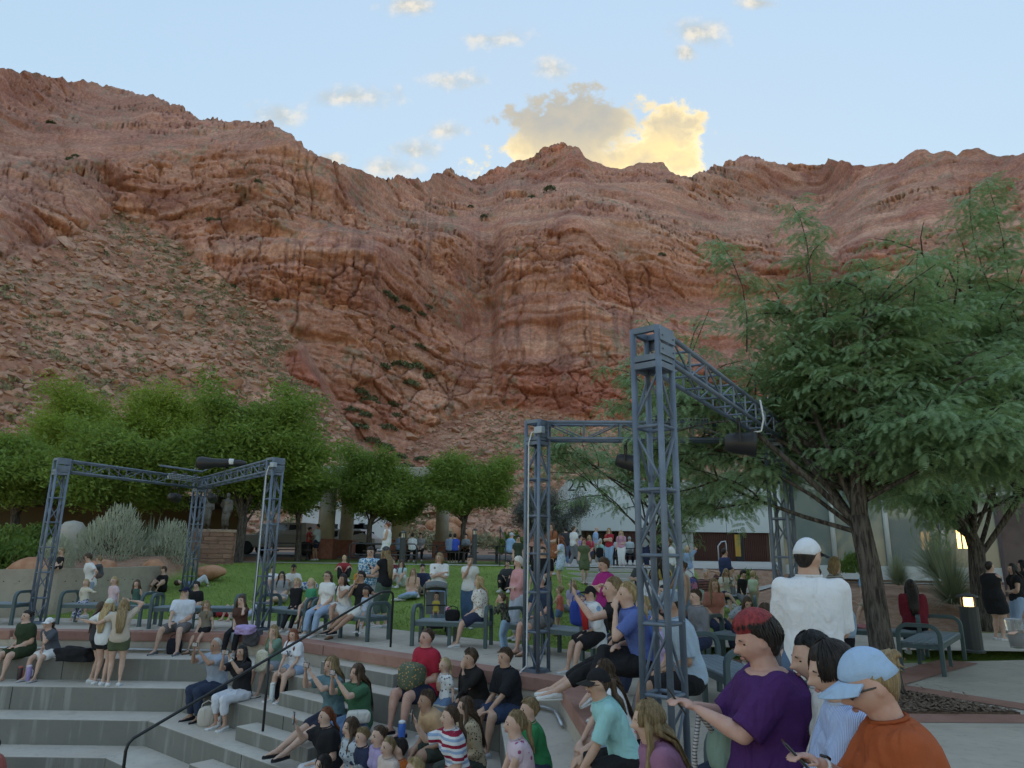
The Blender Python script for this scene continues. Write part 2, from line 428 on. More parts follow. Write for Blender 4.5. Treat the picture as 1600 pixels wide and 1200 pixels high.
panels([tuple(ei[3]), tuple(ei[4]), (14, -9), (14, float(ei[3][1]))], tuple(P0), A3, (2.6, 2.6), plz)
# coping blocks
for i in range(4):
    a, b = e0[i], e0[i+1]; ai, bi = ei[i], ei[i+1]
    L = np.linalg.norm(b-a); n = max(1, int(L/2.4)); 
    Ao, Bo = edge_pts(.03)[i], edge_pts(.03)[i+1]
    for k in range(n):
        s0, s1 = k/n+.0015, (k+1)/n-.0015
        q = [Ao+(Bo-Ao)*s0, Ao+(Bo-Ao)*s1, ai+(bi-ai)*s1-(ai-a)*.012, ai+(bi-ai)*s0-(ai-a)*.012]
        MB().prism([tuple(p) for p in q], -.17, .004).build('coping_block', M_RED, plz, bevel=.008)
# wall under the coping stays the slab; conduit pipes along it
M_STEEL = pmat('galvanised_pipe', (.55, .57, .6), .4, metal=.7)
cd = edge_pts(.03)
tag(MB().tube([(-16, Y1-.035, -.33), (cd[1][0]-.2, Y1-.035, -.33)], .022, 8).build('conduit_pipe', M_STEEL, smooth=True), 'long grey conduit pipe along the foot of the red coping wall', 'pipe')
pa = P0+T2*-4.2+N2*.05; pb = P0+T2*-2.9+N2*.05; pc = P0+T2*-.02+N2*.05; pd = c23(.06)+T3*.9
tag(MB().tube([(pa[0], pa[1], -.23), (pb[0], pb[1], -.23), (pb[0]+T2[0]*.1, pb[1]+T2[1]*.1, -.31), (pc[0]-.1, pc[1]+.08, -.35), (pc[0], pc[1]-.1, -.35), (pd[0], pd[1], -.35)], .02, 8).build('conduit_pipe', M_STEEL, smooth=True), 'bent conduit pipe below the red coping beside the aisle', 'pipe')

# terrain beyond the plaza
LU = PW
def gz(x, y):
    x = np.asarray(x, float); y = np.asarray(y, float)
    u = np.maximum(out_u(x, y)-LU, 0)
    zl = np.minimum(.16*u, 1.16); zl = zl+.022*np.maximum(y-31, 0)
    zr = np.minimum(.075*np.maximum(y-17.6, 0), .46)+.70*sstep(y, 27.0, 28.6)+.012*np.maximum(y-31, 0)
    s = sstep(x, .8, 3.6)
    z = zl*(1-s)+zr*s
    # planter beds: raised on the left, sloping bed on the right
    z = z+.62*sstep(-x, 10.5, 11.2)*sstep(y, 18.6, 19.6)*sstep(y, 27, 23)
    z = z+.42*sstep(x, 7.6, 9.5)*sstep(y, 18.4, 20.5)*sstep(y, 28, 24)
    return np.minimum(z, 2.6)
def gzf(x, y): return float(gz(x, y))
xs = np.concatenate([np.linspace(-95, -26, 24)[:-1], np.linspace(-26, 18, 140)[:-1], np.linspace(18, 95, 26)])
ys = np.concatenate([np.linspace(-9, 12, 12)[:-1], np.linspace(12, 36, 110)[:-1], np.linspace(36, 140, 40)])
gx, gy = np.meshgrid(xs, ys); G = gz(gx, gy); uu = out_u(gx, gy)
G = np.where(uu < LU+.05, -.16, G+.03*fbm(gx*.5, gy*.5, 0, 3)*sstep(uu, LU+.3, LU+2))
G = np.where((gx > 3) & (gy < 14.4), -.16, G)
nx, ny = len(xs), len(ys); idx = np.arange(nx*ny).reshape(ny, nx)
q = np.stack([idx[:-1, :-1], idx[:-1, 1:], idx[1:, 1:], idx[1:, :-1]], -1)
keep = (np.minimum(np.minimum(uu[:-1, :-1], uu[:-1, 1:]), np.minimum(uu[1:, 1:], uu[1:, :-1])) > 1.2) 
q = q[keep]
m, t, b = matbase('ground_cover')
g = t.new('ShaderNodeNewGeometry'); c = g.outputs['Position']; sp = t.new('ShaderNodeSeparateXYZ'); t.link(c, sp.inputs[0])
n1 = t.noise(c, .7, 5); n2 = t.noise(c, 30, 4); n3 = t.noise(c, 5, 4)
grass = t.mix(t.ss(n1, .35, .65), (.155, .235, .05), (.22, .30, .07)); grass = t.mix(t.math('MULTIPLY', t.ss(n2, .4, .7), .6), grass, (.06, .115, .025))
dirt = t.mix(t.ss(n3, .35, .65), (.30, .16, .105), (.38, .23, .16)); dirt = t.mix(t.math('MULTIPLY', t.ss(n2, .5, .7), .5), dirt, (.2, .12, .09))
far = t.ss(t.math('ADD', sp.outputs[1], t.math('MULTIPLY', n3, 2)), 36.5, 38.5)
bedL = t.math('MULTIPLY', t.ss(sp.outputs[0], -10.8, -10.4, 1, 0), t.ss(sp.outputs[1], 18.5, 18.9))
bedR = t.math('MULTIPLY', t.ss(t.math('ADD', sp.outputs[0], t.math('MULTIPLY', n3, .4)), 7.3, 7.6), t.ss(sp.outputs[1], 17.4, 17.8))
bed = t.math('MAXIMUM', t.math('MAXIMUM', far, bedL), bedR)
t.link(t.mix(bed, grass, dirt), b.inputs['Base Color']); b.inputs['Roughness'].default_value = .95
bump(t, b, t.math('ADD', n2, n3), .6, .05)
M_GROUND = m
gme = np_mesh('ground', np.stack([gx, gy, G], -1).reshape(-1, 3), q, m)
tag(obj('ground', gme), kind='structure')

# walks laid over the ground
def sheet(name, poly, lift, mat, res=1.0, kind='structure'):
    xs_ = [p[0] for p in poly]; ys_ = [p[1] for p in poly]; mb = MB()
    x = min(xs_)
    while x < max(xs_):
        y = min(ys_)
        while y < max(ys_):
            c_ = clip_convex([(x, y), (x+res, y), (x+res, y+res), (x, y+res)], poly)
            if len(c_) >= 3: mb.add([(p[0], p[1], gzf(p[0], p[1])+lift) for p in c_], [tuple(range(len(c_)))])
            y += res
        x += res
    return tag(mb.build(name, mat), kind=kind)
M_WALK = concrete('walk_concrete', (.40, .38, .34), (.48, .45, .41), .3)
sheet('path', [(-30, 29.2), (1.2, 29.2), (2.2, 31.2), (-30, 31.0)], .03, M_WALK)
sheet('path', [(1.0, 24.6), (16, 23.4), (16, 26.6), (1.9, 26.9)], .03, M_WALK)
sheet('path', [(3.2, 13.9), (14, 13.9), (14, 17.2), (5.4, 17.2)], .03, M_PLAZA)
M_ASPH = pmat('asphalt', (.09, .088, .085), .9, (.13, .125, .12), 3, .4, 80, coord='Object')
sheet('road', [(-40, 38.0), (2, 38.0), (2, 48), (-40, 48)], .03, M_ASPH, 2.0)
sheet('terrace', [(2.2, 29.0), (40, 29.0), (40, 46), (2.2, 46)], .035, M_WALK, 2.0)
# stairs up to the terrace
stx0, stx1 = 2.2, 6.0
for k in range(4):
    z0 = .5+k*.165; y0 = 26.9+k*.42
    tag(MB().box(((stx0+stx1)/2, (y0+29.2)/2, z0+.165/2-.2), (stx1-stx0, 29.2-y0, .165+.4)).build('stair_step', M_WALK, bevel=.01), kind='structure')

# red bands and the mulch bed by the near tree
def band(p, q_, wd, z=.0045):
    p = Vector(p); q_ = Vector(q_); d = (q_-p).normalized(); n = Vector((-d.y, d.x))*wd/2
    return [(p+n)[:], (q_+n)[:], (q_-n)[:], (p-n)[:]]
for i, pl in enumerate([band((4.3, 8.25), (6.1, 8.30), .42), band((5.1, 10.35), (6.6, 8.15), .42, ), band((4.9, 10.2), (7.6, 12.6), .55), band((5.0, 10.3), (3.2, 12.9), .45)]):
    z = .005+.004*i
    tag(MB().add([(p[0], p[1], z) for p in pl], [(0, 3, 2, 1)]).build('paving_band', M_RED), kind='structure')
M_MULCH = pmat('mulch', (.10, .062, .045), .95, (.19, .125, .09), 30, .9, 120)
MP = [(3.9, 8.45), (5.75, 8.52), (5.35, 9.35), (4.75, 10.25), (4.2, 10.1)]
mm = MB().prism(MP, -.05, .024); mbd = tag(mm.build('mulch_bed', M_MULCH), kind='structure')
V = []; Fc = []
k = 0
while k < 2600:
    x, y = rng.uniform(3.9, 5.8), rng.uniform(8.4, 10.3)
    if len(clip_convex([(x, y), (x+.001, y), (x, y+.001)], MP)) < 3 and rng.random() > .03: continue
    a = rng.uniform(0, 6.28); l = rng.uniform(.012, .04); wd_ = rng.uniform(.006, .014); h = rng.uniform(.0, .018); tl = rng.uniform(-.4, .4)
    dx, dy = math.cos(a)*l, math.sin(a)*l; ex, ey = -math.sin(a)*wd_, math.cos(a)*wd_
    b0 = len(V); z = .026+h
    V += [(x-dx-ex, y-dy-ey, z-tl*l), (x+dx-ex, y+dy-ey, z+tl*l), (x+dx+ex, y+dy+ey, z+tl*l+.004), (x-dx+ex, y-dy+ey, z-tl*l+.004)]; Fc.append((b0, b0+1, b0+2, b0+3)); k += 1
M_CHIP = pmat('wood_chip', (.13, .08, .058), .9, (.27, .19, .14), 60)
ch = obj('mulch_chips', np_mesh('mulch_chips', V, Fc, M_CHIP, False), mbd); ch['kind'] = 'stuff'

# lawn blades
NB = 42000
bx = nprng.uniform(-14, 4.6, NB*2); by = nprng.uniform(13, 29.2, NB*2)
u = out_u(bx, by); ok = (u > LU+.08) & (by < 30) & ~((bx < -10.6) & (by > 18.4)) & (nprng.random(NB*2) < np.clip(1.25-u/16, .2, 1)) & ~((bx > .8) & (by > 24.3)) & ~((bx > 3.1) & (by < 17.4))
bx, by = bx[ok][:NB], by[ok][:NB]; nb = len(bx); bz = gz(bx, by)
ang = nprng.uniform(0, 6.283, nb); hh = nprng.uniform(.025, .065, nb); ww = nprng.uniform(.006, .013, nb); lean = nprng.normal(0, .025, (nb, 2))
V = np.zeros((nb, 3, 3)); V[:, 0] = np.stack([bx-np.cos(ang)*ww, by-np.sin(ang)*ww, bz], -1); V[:, 1] = np.stack([bx+np.cos(ang)*ww, by+np.sin(ang)*ww, bz], -1)
V[:, 2] = np.stack([bx+lean[:, 0], by+lean[:, 1], bz+hh], -1)
M_BLADE = pmat('grass_blade', (.20, .30, .06), .8, (.30, .39, .10), .8, spec=.2)
go = obj('lawn_grass', np_mesh('lawn_grass', V.reshape(-1, 3), np.arange(nb*3).reshape(-1, 3), M_BLADE, False)); tag(go, 'short mown green lawn between the plaza benches and the far path', 'grass', kind='stuff')
# ================================================================== the red mountain
def ang_of(x, y):
    d = px_dir(x, y); return math.atan2(d[0], d[1]), math.atan2(d[2], math.hypot(d[0], d[1]))
SKYL = [(-420, 100), (-200, 95), (0, 112), (50, 118), (100, 124), (150, 132), (200, 137), (240, 150), (270, 163), (285, 175), (300, 179), (340, 181), (380, 187), (405, 190), (430, 203), (455, 211), (462, 222), (475, 235), (510, 252), (550, 265),
        (600, 279), (650, 283), (672, 279), (676, 271), (700, 267), (708, 270), (714, 277), (745, 278), (770, 262), (800, 248), (835, 243), (846, 230), (880, 221), (905, 229), (915, 243), (930, 250), (950, 258), (975, 262), (1000, 257), (1035, 252), (1044, 262),
        (1055, 270), (1080, 275), (1110, 265), (1150, 250), (1185, 248), (1200, 258), (1270, 257), (1310, 253), (1400, 254), (1415, 245), (1430, 236), (1445, 236), (1460, 245), (1478, 241), (1495, 249), (1510, 240), (1530, 236), (1545, 244), (1570, 246), (1600, 240), (1800, 250), (2050, 262)]
sk = np.array([ang_of(*p) for p in SKYL]); sk = sk[np.argsort(sk[:, 0])]
NC, NR = 1000, 350
PH = np.linspace(R(-52), R(52), NC)
ths = np.interp(PH, sk[:, 0], sk[:, 1])
ths = ths+R(.28)*fbm(PH*60, 0, 3.3, 4, 5)+R(.10)*fbm(PH*260, 0, 1.3, 2, 8)
tt = np.linspace(0, 1, NR)[:, None]
TH0 = R(-1.2)
TH = TH0+(ths[None, :]-TH0)*tt
PHg = np.repeat(PH[None, :], NR, 0)
dx, dy, dz = np.cos(TH)*np.sin(PHg), np.cos(TH)*np.cos(PHg), np.sin(TH)
zc = dx*FW[0]+dy*FW[1]+dz*FW[2]
PX = 800+FPX*(dx*RT[0]+dy*RT[1]+dz*RT[2])/zc; PY = 600-FPX*(dx*UP[0]+dy*UP[1]+dz*UP[2])/zc
def itp(v, pts):
    a = np.array(pts, float); return np.interp(v, a[:, 0], a[:, 1])
# slopes
wn = fbm(PX/260, PY/200, 0, 3, 21)
ytal = itp(PX, [(-300, 700), (560, 760), (640, 705), (690, 665), (740, 640), (790, 645), (870, 655), (1000, 660), (1150, 640), (1300, 640), (1700, 650)])+40*fbm(PX/60, 0, 9, 3, 31)
tal_c = sstep(PY-ytal, -8, 8)
bandw = PY+60*wn+.10*(PX-800)
b1 = vnoise(bandw/40, PX/420, 0.5, 41); b2 = vnoise(bandw/15, PX/160, 2.5, 42)
beta_c = 50+34*(sstep(b1, .35, .65)-.4)+16*(b2-.5)
beta_c = np.where(PY < 330, beta_c*.9+6, beta_c)
redband = sstep(PY, 572, 580)*sstep(-PY, -652, -644)*sstep(PX, 765, 790)
beta_c = beta_c*(1-redband)+72*redband
alc = np.exp(-((PX-480)/150)**2-((PY-440)/55)**2)+np.exp(-((PX-900)/120)**2-((PY-530)/60)**2)
beta_c = np.clip(beta_c+22*alc, 0, 82)
beta_c = beta_c*(1-tal_c)+33*tal_c
bx_ = itp(PY, [(100, 60), (250, 120), (310, 190), (390, 300), (490, 430), (585, 500), (690, 562), (745, 640), (800, 700), (900, 760)])+14*fbm(PY/30, 0, 2, 3, 51)
wsp = sstep(bx_-PX, -5, 12)*sstep(PY, 215, 330)
ysp = itp(PX, [(-300, 420), (0, 402), (60, 388), (180, 325), (320, 400), (430, 490), (700, 800)])+26*fbm(PX/40, 3, 0, 3, 61)
tal_s = sstep(PY-ysp, -10, 14)
outc = np.exp(-((PX-495)/60)**2-((PY-580-(PX-495)*.35)/34)**2)
beta_s = (36+5*fbm(PX/90, PY/60, 0, 3, 71))*tal_s+(1-tal_s)*(46+30*(sstep(b1, .4, .6)-.4)+14*(b2-.5))+26*sstep(outc, .3, .6)
def integrate(beta, r0):
    r = np.zeros_like(TH); r[0] = r0
    bt = np.tan(np.radians(np.maximum(beta, np.degrees(TH)+5.5)))
    tn = np.tan(TH); 
    for i in range(1, NR):
        dr = r[i-1]*(tn[i]-tn[i-1])/(bt[i]-tn[i]); r[i] = r[i-1]+np.minimum(dr, r[i-1]*.035)
    return r
pxm = PX[40]
r_c = integrate(beta_c, 128+10*fbm(PH*6, 0, 0, 2, 3))
r_s = integrate(beta_s, itp(pxm, [(-300, 74), (0, 80), (300, 88), (640, 108), (900, 120)]))
for f in (r_c, r_s):          # soften along the slope
    for _ in range(2): f[:, 1:-1] = .25*f[:, :-2]+.5*f[:, 1:-1]+.25*f[:, 2:]
r_s = np.minimum(r_s, r_c)
Rr = np.exp(np.log(r_s)*wsp+np.log(r_c)*(1-wsp))
Z = Rr*np.tan(TH)+CH
X = Rr*np.sin(PHg); Y = Rr*np.cos(PHg)
TAL = np.clip(tal_s*wsp*(1-sstep(outc, .35, .6))+tal_c*(1-wsp), 0, 1)
ROCK = 1-TAL
arc = PHg*180
warp = 16*fbm(X/55, Y/55, Z/40, 3, 81)+.07*X
s = Z+warp
def beds(s, P, seed):
    k = np.floor(s/P); f = s/P-k
    a = _h(k.astype(np.int64), k.astype(np.int64)*3+1, k.astype(np.int64)*0, seed)
    return a*(sstep(f, .0, .22)-sstep(f, .78, 1.0)*.9)
mod1 = sstep(vnoise(arc/22, s/26, 0, 5), .25, .75); mod2 = sstep(vnoise(arc/9, s/8, 4, 6), .3, .7); mod3 = sstep(vnoise(arc/4, s/5, 4, 16), .3, .7)
d_str = 3.2*beds(s+5*fbm(arc/30, s/30, 0, 2, 44), 11.5, 91)*mod1+1.25*beds(s+2*fbm(arc/12, s/9, 0, 2, 4), 3.1, 92)*mod2+.62*beds(s+1.2*fbm(arc/6, s/5, 0, 2, 41), 1.25, 93)*mod3
dome = 13*fbm(X/34, Y/34, Z/24, 3, 101)+4.2*fbm(X/10, Y/10, Z/6, 3, 111)
rid = 1-np.abs(2*vnoise(arc/9+1.3*fbm(arc/20, Z/14, 0, 2, 7), Z/60, 0, 121)-1)
crack = -1.7*sstep(rid, .93, 1)*sstep(vnoise(arc/15, Z/20, 0, 122), .4, .6)
rid2 = 1-np.abs(2*vnoise(arc/3.6+.8*fbm(arc/9, Z/7, 0, 2, 8), Z/22, 0, 123)-1)
crack = crack-1.1*sstep(rid2, .9, 1)*sstep(vnoise(arc/8, Z/10, 0, 124), .45, .65)
fine = .55*fbm(X/2.4, Y/2.4, Z/1.3, 3, 131)
def worley(u_, v_, seed):
    i = np.floor(u_).astype(np.int64); j = np.floor(v_).astype(np.int64); f1 = np.full(u_.shape, 9.); f2 = np.full(u_.shape, 9.); idv = np.zeros(u_.shape)
    for di in (-1, 0, 1):
        for dj in (-1, 0, 1):
            ci, cj = i+di, j+dj; a = ci+_h(ci, cj, ci*0, seed); b_ = cj+_h(ci, cj, ci*0+1, seed); dd = np.hypot(u_-a, v_-b_); rv = _h(ci, cj, ci*0+2, seed)
            m_ = dd < f1; f2 = np.where(m_, f1, np.minimum(f2, dd)); idv = np.where(m_, rv, idv); f1 = np.where(m_, dd, f1)
    return idv, f2-f1
wu = .9*fbm(arc/7, s/5, 0, 2, 181); wv = .9*fbm(arc/7, s/5, 7, 2, 191)
id1, e1 = worley(arc/8.5+wu, s/4.2+.25*arc/8.5+wv, 501); id2, e2 = worley(arc/3.1+wu, s/1.6+wv, 502)
blkm = sstep(vnoise(arc/26, s/16, 3, 503), .28, .60)
blk = blkm*(2.6*(id1-.5)-1.5*(1-sstep(e1, .0, .10)))+(.12+.88*blkm)*(1.2*(id2-.5)-.8*(1-sstep(e2, .0, .12)))
disp = ROCK*(-d_str*.85+dome+(-crack)+1.0*fine-blk)+TAL*(2.2*fbm(X/12, Y/12, Z/12, 3, 141)+1.1*fbm(X/2.2, Y/2.2, Z/2.2, 3, 151))
fade = sstep(tt, 0, .03)
Rf = Rr+disp*fade
X = Rf*np.sin(PHg); Y = Rf*np.cos(PHg)
Z = Z+fade*(ROCK*.5*fbm(arc/3, s/3, 0, 3, 161)+TAL*.8*fbm(X/3, Y/3, 0, 3, 171))
# the back of the ridge falls away behind the crest
Vm = np.stack([X, Y, Z], -1)
back = []
for kk, (dr, dzv) in enumerate([(6, -1), (40, -12), (160, -60), (420, -190)]):
    back.append(np.stack([(Rf[-1]+dr)*np.sin(PH), (Rf[-1]+dr)*np.cos(PH), Z[-1]+dzv], -1))
Vm = np.concatenate([Vm, np.stack(back)], 0)
nr = Vm.shape[0]
idx = np.arange(nr*NC).reshape(nr, NC)
Q = np.stack([idx[:-1, :-1], idx[:-1, 1:], idx[1:, 1:], idx[1:, :-1]], -1).reshape(-1, 4)
def padb(a): return np.concatenate([a, np.repeat(a[-1:], 4, 0)], 0)

m, t, b = matbase('sandstone')
g = t.new('ShaderNodeNewGeometry'); c = g.outputs['Position']
at = t.new('ShaderNodeAttribute', attribute_name='rockcol')
nfin = t.noise(c, .9, 5, .7)
lay2 = t.noise(t.scale(c, (.15, .15, 1.8)), 1.0, 3, .6, .8)
col = t.mix(t.ss(nfin, .38, .68), t.mix(1.0, at.outputs['Color'], (.74, .70, .69), 'MULTIPLY'), t.mix(1.0, at.outputs['Color'], (1.10, 1.10, 1.10), 'MULTIPLY'))
t.link(col, b.inputs['Base Color']); b.inputs['Roughness'].default_value = .95; b.inputs['Specular IOR Level'].default_value = .1
bump(t, b, t.math('ADD', nfin, t.math('MULTIPLY', lay2, .5)), .65, .8)
M_ROCK = m
def L3(a, b_, f): return a+(np.asarray(b_, float)-a)*f[..., None]
def cst(c_): return np.broadcast_to(np.asarray(c_, float), X.shape+(3,))
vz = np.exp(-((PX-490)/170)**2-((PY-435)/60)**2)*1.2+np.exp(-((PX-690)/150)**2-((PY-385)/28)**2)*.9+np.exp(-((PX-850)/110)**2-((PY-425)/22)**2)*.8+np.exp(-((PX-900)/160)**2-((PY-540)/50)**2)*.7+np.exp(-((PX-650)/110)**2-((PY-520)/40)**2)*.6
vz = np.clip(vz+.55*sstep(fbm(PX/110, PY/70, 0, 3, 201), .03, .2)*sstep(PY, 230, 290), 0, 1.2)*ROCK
grn = np.exp(-(((bx_-PX)-45)/75)**2)*wsp
# rock colours: strata, bleached and dark patches, dark block edges, desert varnish, soil
lay = fbm(X*.02, Y*.02, s*.42+2*fbm(X*.03, Y*.03, s*.05, 2, 9), 4, 401)
lay_b = fbm(X*.06, Y*.06, s*1.7, 3, 411)
rockc = L3(cst((.40, .185, .125)), (.47, .24, .16), sstep(lay, -.14, .16))
rockc = L3(rockc, (.52, .29, .195), .45*sstep(fbm(X/30, Y/30, Z/18, 4, 421), .02, .2))
rockc = L3(rockc, (.27, .11, .08), .26*sstep(lay_b, .05, .22))
rockc = rockc*(1+.22*(id1-.5)*blkm+.16*(id2-.5))[..., None]
rockc = L3(rockc, (.16, .085, .07), .5*(blkm*(1-sstep(e1, .0, .05))))
rockc = L3(rockc, (.30, .125, .095), .6*sstep(fbm(X/14, Y/14, Z/9, 4, 431), .06, .22))
rockc = L3(rockc, (.31, .10, .068), .65*np.maximum(redband, sstep(outc, .3, .6)*wsp))
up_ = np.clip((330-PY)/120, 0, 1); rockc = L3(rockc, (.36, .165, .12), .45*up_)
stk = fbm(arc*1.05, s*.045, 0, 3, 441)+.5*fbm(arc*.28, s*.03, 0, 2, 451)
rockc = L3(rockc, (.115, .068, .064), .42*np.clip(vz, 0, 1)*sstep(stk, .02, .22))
ledv = sstep(fbm(X/12, Y/12, Z/12, 3, 461), .03, .12)*sstep(fbm(X/1.6, Y/1.6, Z/1.6, 2, 471), .02, .12)
rockc = L3(rockc, (.22, .20, .14), .55*ledv)
soilc = L3(cst((.31, .145, .095)), (.44, .245, .17), sstep(fbm(X/5, Y/5, Z/5, 4, 481), -.12, .12))
soilc = L3(soilc, (.20, .095, .07), .6*sstep(fbm(X/1.4, Y/1.4, Z/1.4, 3, 491), .0, .18))
soilc = L3(soilc, (.235, .20, .13), np.clip(sstep(fbm(X/1.7, Y/1.7, Z/1.7, 3, 501), -.02, .1)*(.08+.55*sstep(fbm(X/26, Y/26, Z/26, 3, 511)+.3*grn, -.02, .2)), 0, .7))
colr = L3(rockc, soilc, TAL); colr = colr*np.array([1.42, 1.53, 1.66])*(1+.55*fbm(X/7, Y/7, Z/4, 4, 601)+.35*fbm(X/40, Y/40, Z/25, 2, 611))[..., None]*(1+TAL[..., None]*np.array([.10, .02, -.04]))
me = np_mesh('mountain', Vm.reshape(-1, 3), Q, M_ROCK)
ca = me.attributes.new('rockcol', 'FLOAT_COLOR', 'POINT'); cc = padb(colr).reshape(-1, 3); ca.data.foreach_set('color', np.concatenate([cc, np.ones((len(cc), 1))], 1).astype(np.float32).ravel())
mountain = tag(obj('mountain', me), kind='structure')

# --- instancing helper (uncountable ground litter, leaves)
def gn_instances(name, pts, rot, scl, srcobj, parent=None):
    me = bpy.data.meshes.new(name); pts = np.asarray(pts, np.float32)
    me.vertices.add(len(pts)); me.vertices.foreach_set('co', pts.ravel())
    add_attr(me, 'rot', rot, 'FLOAT_VECTOR'); add_attr(me, 'scl', scl, 'FLOAT_VECTOR')
    o = obj(name, me, parent)
    ng = bpy.data.node_groups.new(name, 'GeometryNodeTree')
    ng.interface.new_socket('Geometry', in_out='INPUT', socket_type='NodeSocketGeometry'); ng.interface.new_socket('Geometry', in_out='OUTPUT', socket_type='NodeSocketGeometry')
    n = ng.nodes; gi = n.new('NodeGroupInput'); go_ = n.new('NodeGroupOutput'); ip = n.new('GeometryNodeInstanceOnPoints'); oi = n.new('GeometryNodeObjectInfo')
    oi.inputs['Object'].default_value = srcobj
    a = n.new('GeometryNodeInputNamedAttribute'); a.data_type = 'FLOAT_VECTOR'; a.inputs['Name'].default_value = 'rot'
    s_ = n.new('GeometryNodeInputNamedAttribute'); s_.data_type = 'FLOAT_VECTOR'; s_.inputs['Name'].default_value = 'scl'
    e2r = n.new('FunctionNodeEulerToRotation')
    L = ng.links.new
    L(gi.outputs[0], ip.inputs['Points']); L(oi.outputs['Geometry'], ip.inputs['Instance']); L(a.outputs['Attribute'], e2r.inputs[0]); L(e2r.outputs[0], ip.inputs['Rotation'])
    L(s_.outputs['Attribute'], ip.inputs['Scale']); L(ip.outputs[0], go_.inputs[0])
    md = o.modifiers.new('instances', 'NODES'); md.node_group = ng
    return o
def src(name, me): return bpy.data.objects.new(name, me)

m, t, b = matbase('boulder_rock')
c = t.new('ShaderNodeTexCoord').outputs['Object']; oi = t.new('ShaderNodeObjectInfo')
n1 = t.noise(c, 1.6, 6, .65); n2 = t.noise(t.scale(c, (1, 1, 4)), 1.5, 4)
col = t.mix(t.ss(n1, .35, .65), (.44, .235, .165), (.60, .375, .275)); col = t.mix(t.math('MULTIPLY', t.ss(n2, .5, .7), .5), col, (.27, .15, .12))
col = t.mix(t.math('MULTIPLY', oi.outputs['Random'], .5), col, (.37, .225, .175))
t.link(col, b.inputs['Base Color']); b.inputs['Roughness'].default_value = .95
bump(t, b, t.math('ADD', n1, n2), .8, .15)
M_BOUL = m
def rock_mesh(name, seed, n=16, flat_=.6):
    r_ = random.Random(seed); bm = bmesh.new()
    for _ in range(n):
        v = Vector((r_.gauss(0, 1), r_.gauss(0, 1), r_.gauss(0, 1))).normalized(); v = Vector((v.x*r_.uniform(.8, 1.1), v.y*r_.uniform(.6, .9), v.z*flat_*r_.uniform(.8, 1.1)))
        bm.verts.new(v)
    bmesh.ops.convex_hull(bm, input=bm.verts)
    for v in [v for v in bm.verts if not v.link_faces]: bm.verts.remove(v)
    me = bpy.data.meshes.new(name); bm.to_mesh(me); bm.free(); me.materials.append(M_BOUL); return me
ROCKS = [rock_mesh('boulder_%s' % ch_, 40+i, 15+i % 5, .5+.07*(i % 4)) for i, ch_ in enumerate('abcdefgh')]
# talus pick list
cand = np.argwhere((TAL[10:-6] > .6))
cand[:, 0] += 10
vis = (PX[cand[:, 0], cand[:, 1]] > -60) & (PX[cand[:, 0], cand[:, 1]] < 1660)
cand = cand[vis]
big_l = [(240, 512, 30), (130, 350, 26), (155, 380, 22), (255, 520, 26), (300, 580, 24), (255, 515, 20), (320, 560, 20), (130, 525, 16), (150, 478, 14), (20, 590, 26), (120, 455, 18), (160, 340, 16), (200, 345, 14), (410, 480, 16), (240, 395, 12),
         (640, 680, 30), (590, 740, 20), (570, 660, 22), (690, 555, 26), (605, 545, 18), (635, 640, 20), (600, 690, 16), (690, 660, 18), (720, 700, 18), (690, 835, 22), (720, 840, 20), (740, 850, 16), (705, 815, 16), (665, 830, 14), (450, 665, 20), (420, 690, 16), (520, 705, 18), (480, 700, 14), (370, 580, 16), (330, 600, 18), (50, 650, 20), (300, 640, 18)]
def near_idx(x, y):
    j = int(np.argmin(np.abs(PX[int(NR*.4)]-x))); i = int(np.argmin((PX[:, j]-x)**2+(PY[:, j]-y)**2)); 
    j = int(np.argmin((PX[i]-x)**2+(PY[i]-y)**2)); return i, j
def put_rock(i, j, rad):
    p = Vm[i, j]; e = np.array([rng.uniform(.8, 1.35), rng.uniform(.75, 1.2), rng.uniform(.7, 1.05)])*rad
    o = obj('boulder', ROCKS[rng.randrange(8)], mountain, (p[0], p[1], p[2]+rad*.12), (rng.uniform(-.5, .5), rng.uniform(-.5, .5), rng.uniform(0, 6.28)), tuple(e)); return o
for x, y, rp in big_l:
    i, j = near_idx(x, y); put_rock(i, j, rp*.5*Rf[i, j]/FPX*1.15)
sel = nprng.choice(len(cand), 262, replace=False)
for k in sel:
    i, j = cand[k]; put_rock(i, j, min(4.2, 1.0+nprng.pareto(2.3)*.9)*(Rf[i, j]/125)*.85)
NS = 9000
def litter(name, n, srcm, smin, smax, weight, lift, tilt=.5):
    w_ = weight[cand[:, 0], cand[:, 1]]; w_ = w_*Rf[cand[:, 0], cand[:, 1]]**1.0; w_ = w_/w_.sum()
    k = nprng.choice(len(cand), n, p=w_); ij = cand[k]; p = Vm[ij[:, 0], ij[:, 1]].copy()
    s0 = smin*(smax/smin)**(nprng.random(n)**2.2)
    p[:, 2] += lift*s0; p[:, 0] += nprng.normal(0, .4, n)
    rot = np.stack([nprng.uniform(-tilt, tilt, n), nprng.uniform(-tilt, tilt, n), nprng.uniform(0, 6.28, n)], -1)
    sc_ = s0[:, None]*nprng.uniform(.75, 1.25, (n, 3))
    o = gn_instances(name, p, rot, sc_, srcm, mountain); o['kind'] = 'stuff'; return o
for q_ in range(4): litter('rubble', 3600, src('rubble_stone', ROCKS[q_*2]), .26, 1.35, TAL, .1)
